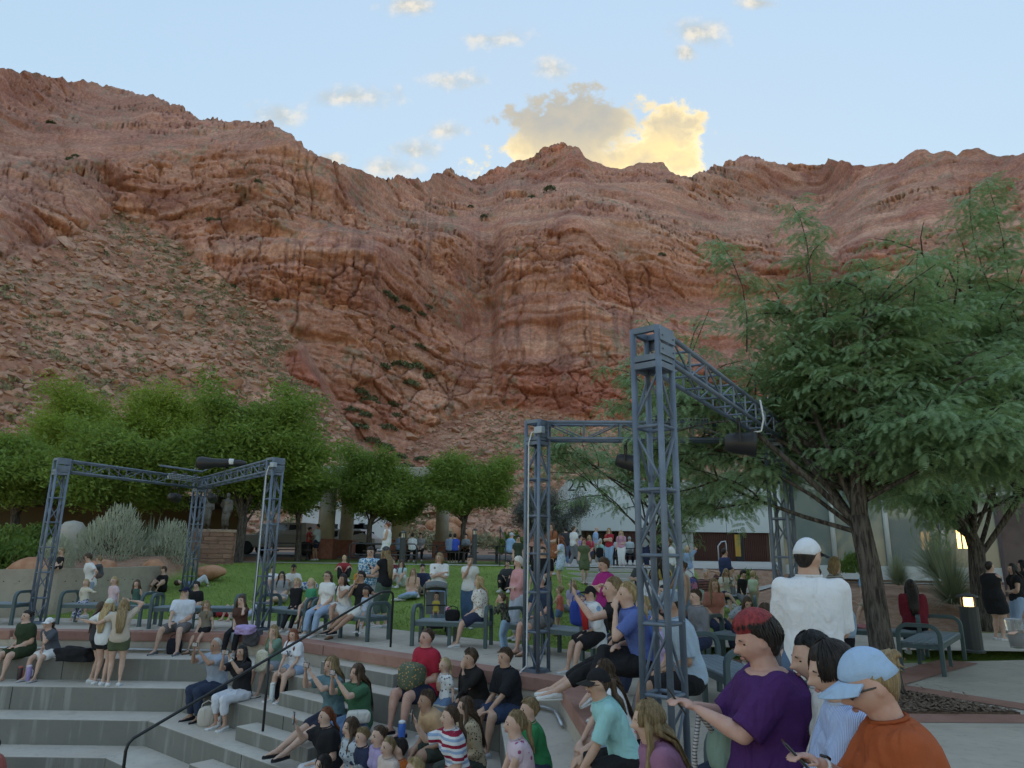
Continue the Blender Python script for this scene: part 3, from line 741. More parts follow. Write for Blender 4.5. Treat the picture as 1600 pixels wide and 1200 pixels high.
# desert shrubs
def leafball(name, n, size, mat, seed, shape=(1, 1, .8), hollow=.55, up=.0):
    r_ = np.random.default_rng(seed); d = r_.normal(size=(n, 3)); d /= np.linalg.norm(d, axis=1)[:, None]
    d[:, 2] = np.abs(d[:, 2])*.95-.05
    rr = (hollow+(1-hollow)*r_.random(n)**.6)*(1+.25*(r_.random(n)-.5))
    p = d*rr[:, None]*np.array(shape)
    a = r_.normal(size=(n, 3)); a[:, 2] += up; a /= np.linalg.norm(a, axis=1)[:, None]
    bb = np.cross(a, r_.normal(size=(n, 3))); bb /= np.linalg.norm(bb, axis=1)[:, None]
    sz = size*r_.uniform(.6, 1.3, n)[:, None]
    V = np.stack([p-a*sz-bb*sz*.45, p+a*sz-bb*sz*.2, p+a*sz+bb*sz*.2, p-a*sz+bb*sz*.45], 1).reshape(-1, 3)
    return np_mesh(name, V, np.arange(n*4).reshape(-1, 4), mat, False)
def leafmat(name, c1, c2, rough=.7, trans=.25):
    m, t, b = matbase(name); g = t.new('ShaderNodeNewGeometry'); oi = t.new('ShaderNodeObjectInfo')
    f = t.math('ADD', t.math('MULTIPLY', g.outputs['Random Per Island'], .7), t.math('MULTIPLY', oi.outputs['Random'], .3))
    col = t.mix(f, c1, c2); t.link(col, b.inputs['Base Color']); b.inputs['Roughness'].default_value = rough; b.inputs['Specular IOR Level'].default_value = .25
    if trans:
        tr = t.new('ShaderNodeBsdfTranslucent'); t.link(t.mix(.5, col, (c2[0]*1.4, c2[1]*1.5, c2[2]*.8)), tr.inputs[0]); mx = t.new('ShaderNodeMixShader'); mx.inputs[0].default_value = trans
        t.link(b.outputs[0], mx.inputs[1]); t.link(tr.outputs[0], mx.inputs[2])
        out = [n for n in t.n if n.type == 'OUTPUT_MATERIAL'][0]; t.link(mx.outputs[0], out.inputs[0])
    return m
M_SCRUB = leafmat('scrub_leaf', (.21, .205, .12), (.35, .335, .20), trans=0); M_GULLY = leafmat('gully_leaf', (.075, .10, .05), (.14, .17, .085), trans=0)
scrub = src('scrub_bush', leafball('scrub_bush', 34, .26, M_SCRUB, 5, (1, 1, .7)))
litter('desert_scrub', 7500, scrub, .3, 1.05, TAL*(.25+grn*1.5+sstep(fbm(PX/70, PY/50, 0, 3, 301), -.05, .12)*.9), .05, .2)
GB = [leafball('gully_shrub', 260, .15, M_GULLY, 50+i, (1, 1, .75)) for i in range(3)]
gb = [(612, 470, 16), (630, 485, 14), (600, 462, 12), (655, 488, 13), (668, 478, 11), (610, 518, 8), (625, 572, 22), (650, 575, 18), (600, 577, 14), (640, 600, 18), (665, 588, 20), (655, 545, 14), (560, 612, 20), (575, 622, 22), (552, 640, 18), (570, 650, 14), (612, 632, 18),
      (620, 650, 13), (560, 668, 18), (605, 668, 18), (580, 690, 18), (600, 700, 20), (625, 715, 18), (635, 730, 18), (660, 720, 14), (665, 750, 20), (495, 690, 12), (480, 700, 12), (400, 300, 8), (210, 275, 9), (112, 245, 9), (330, 348, 10), (345, 345, 9), (315, 480, 9), (365, 440, 10), (80, 195, 9), (120, 240, 8), (430, 470, 9), (310, 440, 9), (160, 395, 9), (735, 325, 7), (755, 340, 8), (860, 300, 14), (830, 305, 9), (1035, 410, 9)]
for k, (x, y, rp) in enumerate(gb):
    i, j = near_idx(x, y); p = Vm[i, j]; rad = rp*.85*Rf[i, j]/FPX
    o = obj('shrub', GB[k % 3], None, (p[0], p[1], p[2]-.1*rad), (0, 0, rng.uniform(0, 6.28)), (rad*rng.uniform(.9, 1.3), rad, rad*rng.uniform(.8, 1.1)))
    tag(o, 'dark green shrub rooted among the red rocks of the mountain', 'shrub', 'shrubs on the mountain')
# ================================================================== trusses
M_TRUSS = None
m, t, b = matbase('truss_paint')
c = t.new('ShaderNodeNewGeometry').outputs['Position']
n1 = t.noise(c, 3.0, 5); n2 = t.noise(c, 45, 3)
col = t.mix(t.ss(n1, .35, .65), (.115, .15, .20), (.165, .21, .27)); col = t.mix(t.ss(n2, .72, .76), col, (.42, .44, .46))
t.link(col, b.inputs['Base Color']); b.inputs['Roughness'].default_value = .5; b.inputs['Metallic'].default_value = .25; b.inputs['Specular IOR Level'].default_value = .5
M_TRUSS = m
M_BLACK = pmat('black_metal', (.018, .018, .02), .45, spec=.5)
M_DKGREY = pmat('dark_grey_metal', (.06, .065, .07), .5)
M_CABLE = pmat('white_cable', (.6, .62, .62), .6)
M_GLASSLENS = pmat('lamp_lens', (.35, .38, .4), .15, metal=.6)
M_BOXGREY = pmat('junction_box', (.36, .42, .48), .5, metal=.4)
TH = 3.72; TW = .31; PR = .029
def tower(parent, x, y, zb, yaw, box=True):
    """four posts with rungs and braces; local frame, z from zb to TH"""
    o = empty('x'); bpy.data.objects.remove(o)
    h = TW/2-PR; mb = MB(); H = TH-zb
    cs = [(-h, -h), (h, -h), (h, h), (-h, h)]
    for cx, cy in cs: mb.tube([(cx, cy, 0), (cx, cy, H)], PR, 10)
    tw = mb.build('tower', M_TRUSS, parent, smooth=False, loc=(x, y, zb), rot=(0, 0, yaw))
    tw.data.polygons.foreach_set('use_smooth', [len(p.vertices) == 4 for p in tw.data.polygons])
    ztop = H-.36; nb = 6; bay = ztop/nb
    rung = MB().tube([(-h, 0, 0), (h, 0, 0)], .017, 8, False).mesh('rung', M_TRUSS, True)
    dl = math.hypot(2*h, bay*.78)
    for k in range(1, nb):
        for f in range(4):
            a = f*math.pi/2; obj('rung', rung, tw, (math.sin(a)*h, -math.cos(a)*h, k*bay), (0, 0, a))
    brc = MB().tube([(-h, 0, .1*bay), (h, 0, .9*bay)], .013, 8, False).mesh('brace', M_TRUSS, True)
    for k in range(nb):
        for f in range(4):
            a = f*math.pi/2; s_ = 1 if (k+f) % 2 else -1
            obj('brace', brc, tw, (math.sin(a)*h, -math.cos(a)*h, k*bay), (0, 0, a), (s_, 1, 1))
    for zz in (.03, ztop, ztop+.07, H-.02):
        fr = MB()
        for f in range(4):
            q = Matrix.Rotation(f*math.pi/2, 3, 'Z'); fr.beam(q@Vector((-h, -h, zz)), q@Vector((h, -h, zz)), .045, .055 if zz > .1 else .04)
        fr.build('ring_frame', M_TRUSS, tw)
    MB().box((0, 0, .006), (TW*1.02, TW*1.02, .012)).build('base_plate', M_TRUSS, tw); MB().box((0, 0, ztop+.02), (TW*.9, TW*.9, .008)).build('shelf_plate', M_TRUSS, tw)
    for f in (0, 1):
        q = Matrix.Rotation(f*math.pi/2+math.pi/2, 3, 'Z')
        for zz in (H-.09, ztop+.14):
            p = MB(); p.box((0, -h-PR-.004, zz), (TW*.92, .008, .10)); 
            for dx_ in (-.1, .1): p.tube([(dx_, -h-PR-.006, zz), (dx_, -h-PR-.02, zz)], .009, 6)
            pl = p.build('gusset_plate', M_TRUSS, tw); pl.rotation_euler = (0, 0, f*math.pi/2+math.pi/2)
    return tw
def beam_truss(parent, a, b_, z1, inset=.17):
    a = Vector((a[0], a[1], 0)); b_ = Vector((b_[0], b_[1], 0)); d = (b_-a).normalized(); a = a+d*inset; b_ = b_-d*inset; L = (b_-a).length
    n = Vector((-d.y, d.x, 0)); h = TW/2-PR; z0 = z1-TW+.04; mb = MB()
    yaw = math.atan2(d.y, d.x)
    for sy in (-h, h):
        for z in (.0, -TW+.05): mb.tube([(0, sy, z), (L, sy, z)], .025, 10)
    o = mb.build('beam', M_TRUSS, parent, loc=(a.x, a.y, z1-.03), rot=(0, 0, yaw)); o.data.polygons.foreach_set('use_smooth', [len(p.vertices) == 4 for p in o.data.polygons])
    nb = int(L/.5); bay = L/nb
    st = MB().tube([(0, 0, 0), (0, 0, -TW+.05)], .012, 6, False).mesh('strut', M_TRUSS, True)
    dg = MB().tube([(0, 0, 0), (bay, 0, -TW+.05)], .011, 6, False).mesh('web', M_TRUSS, True)
    cr = MB().tube([(0, -h, 0), (0, h, 0)], .013, 6, False).mesh('cross_bar', M_TRUSS, True)
    for k in range(nb+1):
        for sy in (-h, h): obj('strut', st, o, (k*bay, sy, 0))
        for z in (0, -TW+.05): obj('cross_bar', cr, o, (k*bay, 0, z))
        if k < nb:
            for sy in (-h, h):
                if k % 2: obj('web', dg, o, ((k+1)*bay, sy, 0), None, (-1, 1, 1))
                else: obj('web', dg, o, (k*bay, sy, 0))
    return o, a, b_, d
TPOS = dict(A=(-10.63, 16.68), C=(-5.38, 16.07), D=(.413, 11.0), E=(1.30, 6.29), F=(4.10, 10.79), B=(-9.19, 21.0))
tl = empty('lighting_truss', (0, 0, 0)); tag(tl, 'blue-grey lighting truss on three towers beside the bronze statues', 'truss')
tr_ = empty('lighting_truss', (0, 0, 0)); tag(tr_, 'blue-grey lighting truss on three towers under the large feathery tree', 'truss')
for k, par in (('A', tl), ('B', tl), ('C', tl), ('D', tr_), ('E', tr_), ('F', tr_)):
    x, y = TPOS[k]; tower(par, x, y, gzf(x, y)-.03 if k == 'B' else 0.0, A2)
BM = {}
for par, a, b_ in ((tl, 'A', 'B'), (tl, 'C', 'B'), (tr_, 'D', 'F'), (tr_, 'E', 'F')):
    BM[a+b_] = beam_truss(par, TPOS[a], TPOS[b_], TH)
# lamps and gear
def par_can(p, yaw, tilt, label, sc=1.0):
    e = empty('stage_light', p, yaw); tag(e, label, 'stage light')
    m1 = MB().lathe([(.02, -.16), (.09, -.15), (.115, -.05), (.125, .10), (.135, .13), (.135, .17), (.12, .17), (.12, .12)], 18)
    M_ = Matrix.Rotation(math.pi/2+tilt, 4, 'X')
    body = m1.build('can', M_BLACK, e, smooth=True); body.rotation_euler = (math.pi/2+tilt, 0, 0); body.location = (0, 0, -.27); body.scale = (sc, sc, sc)
    ln = MB().lathe([(.001, .11), (.06, .125), (.118, .11)], 18).build('lens', M_GLASSLENS, body, smooth=True)
    MB().tube([(-.15*sc, 0, -.27), (-.15*sc, 0, -.06), (-.1*sc, 0, -.02), (.1*sc, 0, -.02), (.15*sc, 0, -.06), (.15*sc, 0, -.27)], .012, 6).build('yoke', M_BLACK, e)
    MB().box((0, 0, .02), (.05, .05, .09)).build('clamp', M_BLACK, e)
    return e
def on_beam(key, s, side=0.0, dz=0.0):
    o, a, b_, d = BM[key]; p = a+(b_-a)*s; n = Vector((-d.y, d.x, 0)); p = p+n*side; return Vector((p.x, p.y, TH+dz))
par_can(on_beam('AB', .80, -.05, -TW-.05), R(165), .15, 'black can light hanging under the long beam of the statue-side truss')
par_can(on_beam('CB', .80, 0, -TW-.05), R(190), .15, 'black can light hanging by the back tower of the statue-side truss')
par_can(on_beam('EF', .62, .05, -TW-.03), R(75), .1, 'large black can light under the beam nearest the feathery tree', 1.2)
par_can(on_beam('DF', .36, .0, -TW-.05), R(75), .25, 'black can light hanging behind the tall front tower')
def panel_light(p, yaw, label):
    e = empty('panel_light', p, yaw); tag(e, label, 'stage light', 'slatted panel lights on the truss corners')
    MB().box((0, 0, 0), (.34, .09, .16)).build('housing', M_BOXGREY, e, bevel=.01)
    g_ = MB()
    for i in range(7):
        for j in range(3): g_.box((-.135+i*.045, -.048, -.045+j*.045), (.032, .012, .03))
    g_.build('grille', M_DKGREY, e); MB().lathe([(.07, .08), (.07, .12), (.04, .14)], 12).build('cap', M_DKGREY, e); return e
for k in range(3):
    panel_light(on_beam('AB', .74+.095*k, -.20, .02-.1), R(0+50), 'slatted grey panel light in the row of three on the statue-side truss')
    panel_light(on_beam('DF', .50+.10*k, .0, -.02), R(8), 'slatted grey panel light in the row of three on the tree-side truss')
    
# black follow spot lying on the far beam
e = empty('spotlight', on_beam('CB', .55, .25, .16), R(200)); tag(e, 'long black wrapped spotlight lying on top of the truss beam', 'spotlight')
MB().tube([(-.62, 0, .03), (-.5, 0, .04), (-.2, 0, .04), (0, 0, .02), (.1, 0, .02), (.3, 0, .0), (.5, 0, 0), (.6, 0, 0)], [.06, .09, .10, .12, .11, .15, .17, .13], 12).build('barrel', M_BLACK, e, smooth=True)
MB().tube([(-.3, 0, .05), (-.18, 0, .05)], .104, 12).build('band', M_CABLE, e, smooth=True)
MB().tube([(-.1, 0, -.14), (-.1, 0, 0)], .025, 8).build('stand', M_BLACK, e)
o = MB().tube([on_beam('AB', .62, -.16, .17), on_beam('AB', .99, -.2, .17), on_beam('CB', .72, .2, .17)], .03, 8).build('lamp_bar', M_TRUSS, tl, smooth=True)
# cables down the towers and junction boxes
def on_tower(k, dx_, dy_, z):
    x, y = TPOS[k]; q = Matrix.Rotation(A2, 3, 'Z')@Vector((dx_, dy_, 0)); return (x+q.x, y+q.y, z)
for k, lab in (('C', 'white cable running down the tower beside the girls on the coping'), ('D', 'white cable running down the tower behind the young men in black')):
    tag(MB().tube([on_tower(k, .12, -.1, 3.55), on_tower(k, .02, -.17, 3.52), on_tower(k, -.03, -.18, 3.35), on_tower(k, -.03, -.18, 1.5), on_tower(k, -.035, -.185, .1), on_tower(k, -.035, -.35, .02), on_tower(k, -.035, -.46, -.02)], .013, 6).build('cable', M_CABLE, smooth=True), lab, 'cable')
    tag(MB().box(on_tower(k, .14, -.13, 3.55), (.15, .1, .11), A2).build('junction_box', M_BOXGREY, bevel=.01), 'grey junction box at the top of ' + ('the tower by the polo shirt man' if k == 'C' else 'the tower by the young men in black'), 'box')
    bx0 = on_tower(k, -.035, -.46, -.08) if k == 'D' else (-5.62, 15.27, -.07)
    tag(MB().box((bx0[0], bx0[1], bx0[2]), (.15, .12, .19), A2).build('junction_box', M_BOXGREY, bevel=.01), 'grey junction box on the red coping below ' + ('the tower by the polo shirt man' if k == 'C' else 'the tower by the young men in black'), 'box')
o_, a_, b2_, d_ = BM['EF']
pe = on_beam('EF', .66, -.2, -.02)
tag(MB().tube([pe, pe+Vector((.03, 0, -.25)), pe+Vector((-.02, -.02, -.42)), pe+Vector((-.14, -.04, -.45)), on_beam('EF', .62, .02, -.5)], .013, 6).build('cable', M_CABLE, smooth=True), 'white cable looping down to the large can light', 'cable')

# ================================================================== benches
m, t, b = matbase('bench_frame'); c = t.new('ShaderNodeNewGeometry').outputs['Position']; n1 = t.noise(c, 5, 4)
t.link(t.mix(n1, (.05, .085, .09), (.095, .14, .15)), b.inputs['Base Color']); b.inputs['Roughness'].default_value = .45; M_BFR = m
m, t, b = matbase('bench_slat'); c = t.new('ShaderNodeTexCoord').outputs['Object']; n1 = t.noise(t.scale(c, (2, 40, 40)), 1, 4); n2 = t.noise(c, 6, 4)
t.link(t.mix(t.math('MULTIPLY', t.math('ADD', n1, n2), .5), (.13, .18, .21), (.25, .305, .34)), b.inputs['Base Color']); b.inputs['Roughness'].default_value = .6; bump(t, b, n1, .3, .004); M_BSL = m
def hoop_pts(D_, H_, r_):
    pts = [(0, -D_/2, 0), (0, -D_/2, H_-r_)]
    for k in range(1, 7):
        a = k/6*math.pi/2; pts.append((0, -D_/2+r_-r_*math.cos(a), H_-r_+r_*math.sin(a)))
    return pts+[(p[0], -p[1], p[2]) for p in reversed(pts)]
def flatbar(mb, pts, w1, w2):
    """rectangular section swept along pts lying in the yz plane"""
    n = len(pts); V = []
    for i, p in enumerate(pts):
        p = Vector(p); t_ = (Vector(pts[min(i+1, n-1)])-Vector(pts[max(i-1, 0)])).normalized(); nn = Vector((0, -t_.z, t_.y))
        for sx, sn in ((-1, -1), (1, -1), (1, 1), (-1, 1)): V.append(p+Vector((sx*w1/2, 0, 0))+nn*(sn*w2/2))
    F_ = []
    for i in range(n-1):
        for k in range(4): F_.append((i*4+k, i*4+(k+1) % 4, (i+1)*4+(k+1) % 4, (i+1)*4+k))
    F_ += [(3, 2, 1, 0), tuple((n-1)*4+k for k in range(4))]
    mb.add(V, F_)
HOOP = None
def bench(a, b_, label, depth=.56, sh=.45, hh=.70):
    """front edge from a to b_ (plan); the seat lies to the left of a->b_"""
    global HOOP
    a = Vector((a[0], a[1])); b_ = Vector((b_[0], b_[1])); d = b_-a; L = d.length; yaw = math.atan2(d.y, d.x); n = Vector((-d.y, d.x)).normalized()
    cpt = (a+b_)/2+n*depth/2
    e = empty('bench', (cpt.x, cpt.y, gzf(cpt.x, cpt.y) if out_u(cpt.x, cpt.y) > LU else 0.0), yaw); tag(e, label, 'bench', 'slatted benches round the plaza')
    if HOOP is None:
        mb = MB(); flatbar(mb, hoop_pts(depth, hh, .14), .07, .06); HOOP = mb.mesh('end_frame', M_BFR)
    for sx in (-1, 1):
        o = obj('end_frame', HOOP, e, (sx*L/2, 0, 0)); bv = o.modifiers.new('bevel', 'BEVEL'); bv.width = .008; bv.segments = 2
        MB().box((0, 0, sh-.055), (.05, depth-.05, .06)).build('cross_rail', M_BFR, e, loc=(sx*(L/2-.012), 0, 0))
    for sy in (-1, 1): MB().box((0, sy*(depth/2-.03), sh-.06), (L-.06, .04, .07)).build('rail', M_BFR, e)
    sl = MB().box((0, 0, 0), (L-.09, .082, .03)).mesh('slat', M_BSL)
    for k in range(6):
        o = obj('slat', sl, e, (0, -depth/2+.055+k*(depth-.11)/5, sh-.012)); bv = o.modifiers.new('bevel', 'BEVEL'); bv.width = .006; bv.segments = 1
    for sy in ((-1, 1) if L > 1.3 else ()):
        MB().box((0, sy*(depth/2-.06), (sh-.07)/2), (.06, .05, sh-.07)).build('centre_leg', M_BFR, e)
    return e
bench((-12.9, 16.42), (-10.95, 16.32), 'slatted bench end standing beside the concrete planter wall')
bench((-10.12, 16.62), (-8.15, 16.35), 'slatted bench holding the girl in a cream jacket')
bench((-7.75, 15.98), (-5.95, 16.05), 'slatted bench just behind the polo shirt man')
bench((-5.55, 16.35), (-4.25, 15.40), 'slatted bench holding the blond boy in black')
bench((-4.05, 15.20), (-2.70, 14.22), 'slatted bench holding the couple with a toddler')
bench((-1.78, 13.72), (-.42, 13.50), 'slatted bench under the blonde in a floral blouse')
bench((-.10, 13.42), (1.20, 12.15), 'slatted bench where the old man in navy sits')
bench((1.35, 11.9), (2.2, 10.2), 'slatted bench where the boy wrapped in a towel sits')
bench((2.15, 9.6), (2.3, 7.9), 'slatted bench under the man in a grey cap')
bench((3.3, 12.3), (4.4, 11.35), 'empty slatted bench beside the back truss tower')
bench((5.1, 13.75), (7.05, 12.72), 'slatted bench behind the thick tree trunk')
bench((6.42, 11.05), (7.85, 12.85), 'empty slatted bench standing by the mulch bed')
bench((4.1, 20.2), (6.3, 19.7), 'slatted bench under the woman reading her phone')
bench((6.0, 17.9), (7.6, 17.4), 'far slatted bench behind the man in a white T-shirt')
bench((1.20, 4.55), (1.44, 2.4), 'slatted bench under the woman in purple')

# ================================================================== handrail of the aisle
M_RAIL = pmat('black_rail', (.012, .013, .014), .35, spec=.5)
e = empty('handrail', (-2.14, 13.54, 0)); tag(e, 'long black handrail sloping down the aisle steps', 'handrail')
pz = ray_y(611, 924, 13.54).z; lo = Vector((-5.36, 9.71))
for _s in np.linspace(2.5, 7, 300):
    _q = Vector((-2.14, 13.54))+Vector((N2[0], N2[1]))*float(_s)
    if project((_q.x, _q.y, -1.0))[0] < 196: lo = _q; break
lz = ray_y(196, 1163, lo.y).z
n2v = Vector((N2[0], N2[1])); top = Vector((-2.14, 13.54))
def rp(v, z): return (v.x-top.x, v.y-top.y, z)
sl_ = (pz-lz-.0)/((lo-top).length-.25)
MB().tube([rp(top, 0), rp(top, pz-.08), rp(top+n2v*.02, pz-.03), rp(top+n2v*.07, pz), rp(top+n2v*.26, pz), rp(top+n2v*.36, pz-.03), rp(lo-n2v*.08, lz+.06), rp(lo-n2v*.02, lz), rp(lo, lz-.08), rp(lo, -2.4)], .021, 10).build('rail', M_RAIL, e, smooth=True)
pm = Vector((-3.72, 11.66)); s_ = (pm-top).length; zr = pz-.03-(s_-.36)/((lo-top).length-.36-.08)*(pz-.03-lz-.06)
MB().tube([rp(pm, -1.0), rp(pm, zr)], .02, 10).build('post', M_RAIL, e, smooth=True)

# ================================================================== planter wall, statues, picnic ground
wpts = [(-16.5, 17.55), (-14.2, 17.7), (-12.6, 17.95), (-11.4, 18.45), (-10.75, 19.2), (-10.4, 20.2), (-10.2, 21.5)]
def wall_mesh(pts, z0, z1s, th):
    mb = MB(); n = len(pts); P_ = [Vector(p) for p in pts]
    L_, R_ = [], []
    for i, p in enumerate(P_):
        t_ = (P_[min(i+1, n-1)]-P_[max(i-1, 0)]).normalized(); nn = Vector((-t_.y, t_.x)); L_.append(p+nn*th/2); R_.append(p-nn*th/2)
    for i in range(n-1):
        vs = [(R_[i].x, R_[i].y, z0), (R_[i+1].x, R_[i+1].y, z0), (L_[i+1].x, L_[i+1].y, z0), (L_[i].x, L_[i].y, z0),
              (R_[i].x, R_[i].y, z1s[i]), (R_[i+1].x, R_[i+1].y, z1s[i+1]), (L_[i+1].x, L_[i+1].y, z1s[i+1]), (L_[i].x, L_[i].y, z1s[i])]
        fs = [(4, 5, 6, 7), (0, 1, 5, 4), (2, 3, 7, 6)]
        if i == 0: fs.append((3, 0, 4, 7))
        if i == n-2: fs.append((1, 2, 6, 5))
        mb.add(vs, fs)
    return mb
wl = wall_mesh(wpts, -.2, [1.12, 1.12, 1.13, 1.15, 1.17, 1.18, 1.2], .22).build('planter_wall', M_WALLC); tag(wl, 'low tan concrete planter wall curving up to the lawn', 'wall')
hole = MB().lathe([(.016, 0), (.016, .006)], 8).mesh('tie_hole', M_DKGREY)
for i in range(len(wpts)-2):
    for s in (.15, .4, .65, .9):
        for z in (.35, .85):
            p = Vector(wpts[i])+(Vector(wpts[i+1])-Vector(wpts[i]))*s; t_ = (Vector(wpts[i+1])-Vector(wpts[i])).normalized(); nn = Vector((t_.y, -t_.x)); q_ = p+nn*.108
            obj('tie_hole', hole, wl, (q_.x, q_.y, z), Vector((nn.x, nn.y, 0)).to_track_quat('Z', 'Y').to_euler())
M_SAND = pmat('red_boulder', (.40, .18, .10), .9, (.52, .27, .165), 3, .7, 14)
def boulder(p, r, label, seed):
    bm = bmesh.new(); bmesh.ops.create_icosphere(bm, subdivisions=3, radius=1)
    for v in bm.verts:
        n_ = float(fbm(v.co.x*1.1+seed, v.co.y*1.1, v.co.z*1.1, 3, seed)); v.co *= 1+.55*n_
        v.co.x *= r[0]; v.co.y *= r[1]; v.co.z *= r[2]
    me = bpy.data.meshes.new('boulder'); bm.to_mesh(me); bm.free(); me.materials.append(M_SAND); me.polygons.foreach_set('use_smooth', [True]*len(me.polygons))
    o = obj('boulder', me, None, p); tag(o, label, 'boulder'); return o
boulder((-13.2, 20.3, .98), (.8, .5, .38), 'rounded red boulder behind the planter wall beside green shrubs', 3)
boulder((-11.4, 20.3, 1.0), (.42, .4, .40), 'rounded red boulder behind the woman carrying a boy', 5)
boulder((-10.4, 21.3, 1.15), (.3, .3, .25), 'small red boulder at the end of the planter wall', 7)
boulder((-9.3, 22.6, 1.0), (.45, .3, .22), 'small flat red boulder under the grey sage bush', 8)

# bronze statues on a stone pedestal
m, t, b = matbase('pedestal_stone'); oi = t.new('ShaderNodeObjectInfo'); c = t.new('ShaderNodeNewGeometry').outputs['Position']; n1 = t.noise(t.scale(c, (3, 3, 9)), 1.5, 5)
t.link(t.mix(t.ss(n1, .3, .7), t.mix(oi.outputs['Random'], (.20, .10, .075), (.38, .22, .15)), (.27, .16, .12)), b.inputs['Base Color']); bump(t, b, n1, .6, .03); M_PST = m
M_CAPS = pmat('cap_stone', (.30, .2, .15), .8, (.38, .27, .21), 6, .3, 30)
M_BRONZE = pmat('bronze', (.085, .078, .07), .5, (.14, .13, .115), 4, .3, 25, metal=.35)
PY0 = 26.0; PX0 = ray_y(332, 860, 26.0).x; pzb = 1.0
ped = empty('statue_pedestal', (PX0, PY0, gzf(PX0, PY0)-.05), R(20)); tag(ped, 'block pedestal of layered red stone under the bronze statues', 'pedestal')
PWx, PDy, PHt = 1.35, 1.0, 1.15
MB().box((0, 0, PHt/2), (PWx-.06, PDy-.06, PHt)).build('core', M_CAPS, ped)
r_ = random.Random(3)
for face in range(4):
    Wf = PWx if face % 2 == 0 else PDy; Df = PDy if face % 2 == 0 else PWx; z = .0; rz = face*math.pi/2
    while z < PHt-.02:
        hgt_ = min(r_.uniform(.10, .2), PHt-z); x = -Wf/2
        while x < Wf/2-.02:
            wd_ = min(r_.uniform(.22, .6), Wf/2-x); 
            if Wf/2-x-wd_ < .12: wd_ = Wf/2-x
            o = MB().box((x+wd_/2, -Df/2-.005-r_.uniform(0, .025), z+hgt_/2), (wd_-.014, .09, hgt_-.014)).build('stone', M_PST, ped); o.rotation_euler = (0, 0, rz); x += wd_
        z += hgt_
MB().box((0, 0, PHt+.05), (PWx+.14, PDy+.14, .1)).build('cap', M_CAPS, ped, bevel=.01)
M_PLQ = pmat('plaque', (.32, .30, .22), .4, metal=.3)
pq = MB().box((PWx/2+.065, 0, .65), (.02, .3, .55)).build('plaque', M_PLQ, ped)

# picnic tables
def picnic(p, yaw, label):
    z = gzf(p[0], p[1])+.03; e = empty('picnic_table', (p[0], p[1], z), yaw); tag(e, label, 'picnic table', 'black picnic tables on the upper lawn')
    for k in range(4): MB().box((0, -.33+k*.22, .75), (2.3, .2, .04)).build('table_plank', M_BLACK, e)
    for s in (-1, 1):
        MB().box((0, s*.75, .45), (2.3, .28, .045)).build('seat', M_BLACK, e)
        mb = MB(); x = s*.8
        mb.beam((x, -.8, .41), (x, .8, .41), .06, .06); mb.beam((x, -.35, .02), (x, -.2, .73), .07, .07); mb.beam((x, .35, .02), (x, .2, .73), .07, .07); mb.box((x, 0, .02), (.08, 1.0, .05)); mb.build('leg_frame', M_BLACK, e)
    return e
picnic((-10.3, 34.2), R(4), 'black picnic table beside the parked truck')
picnic((-5.6, 34.0), R(2), 'black picnic table where three people in white and blue sit')
picnic((-2.6, 33.6), R(3), 'black picnic table under the trunk of the round tree')
picnic((.2, 33.2), R(5), 'black picnic table of the man in a pale cap')
picnic((5.6, 33.0), R(5), 'black picnic table by the brown building entrance')
# lamp bollards
M_LAMP = pmat('lamp_glass', (.8, .75, .6), .3)
def bollard(p, h, label, lit=False, r=.11):
    z = gzf(p[0], p[1]); e = empty('lamp_bollard', (p[0], p[1], z)); tag(e, label, 'lamp post')
    MB().lathe([(r*1.15, 0), (r*1.15, .04), (r, .06), (r, h)], 14).build('post', M_DKGREY, e, smooth=False)
    if lit:
        m, t, b = matbase('lit_lamp'); b.inputs['Emission Color'].default_value = (1, .62, .28, 1); b.inputs['Emission Strength'].default_value = .9; b.inputs['Base Color'].default_value = (.9, .7, .4, 1); lm = m
    else: lm = M_LAMP
    MB().lathe([(r*.55, h), (r*.55, h+.16)], 12).build('lamp', lm, e)
    for k in range(4):
        a = k*math.pi/2+.4; MB().tube([(math.cos(a)*r*.9, math.sin(a)*r*.9, h), (math.cos(a)*r*.9, math.sin(a)*r*.9, h+.17)], .014, 6).build('cage_bar', M_DKGREY, e)
    MB().lathe([(r*1.15, h+.17), (r*1.1, h+.2), (.01, h+.25)], 14).build('lamp_cap', M_DKGREY, e); return e
bollard((-4.05, 27.3), 1.05, 'dark lamp bollard beside the path on the far lawn')
bollard((-1.55, 31.7), 1.3, 'tall lamp bollard in front of the picnic tables')
pb_ = ray_y(1518, 985, 13.9); bollard((pb_.x, 13.9), .82, 'lit lamp bollard with a warm glow beside the slim tree trunk', True, .16)
# pipe rails near the stairs
for i, (x, lab) in enumerate([(1.35, 'bent dark handrail at the near side of the far stairs'), (-.15, 'bent dark handrail at the path edge by the far stairs'), (6.1, 'bent dark handrail at the tree side of the far stairs')]):
    z = gzf(x, 27.0)
    tag(MB().tube([(x, 26.3, z), (x, 26.3, z+.85), (x, 26.45, z+.92), (x, 26.8, z+.92), (x-.25, 28.9, z+1.55), (x-.25, 29.5, z+1.6), (x-.25, 29.5, gzf(x, 29.5))], .024, 8).build('handrail', M_DKGREY, smooth=True), lab, 'handrail')
for x0, x1, y, lab in ((-6.7, -3.9, 30.3, 'low dark pipe railing by the lamp bollard'),):
    z = gzf(x0, y); e = empty('railing', (x0, y, z)); tag(e, lab, 'railing')
    MB().tube([(0, 0, 0), (0, 0, .75), (.1, 0, .85), (x1-x0-.1, 0, .85), (x1-x0, 0, .75), (x1-x0, 0, 0)], .028, 8).build('rail', M_DKGREY, e, smooth=True)
    MB().tube([(0, 0, .4), (x1-x0, 0, .4)], .025, 8).build('mid_rail', M_DKGREY, e, smooth=True)

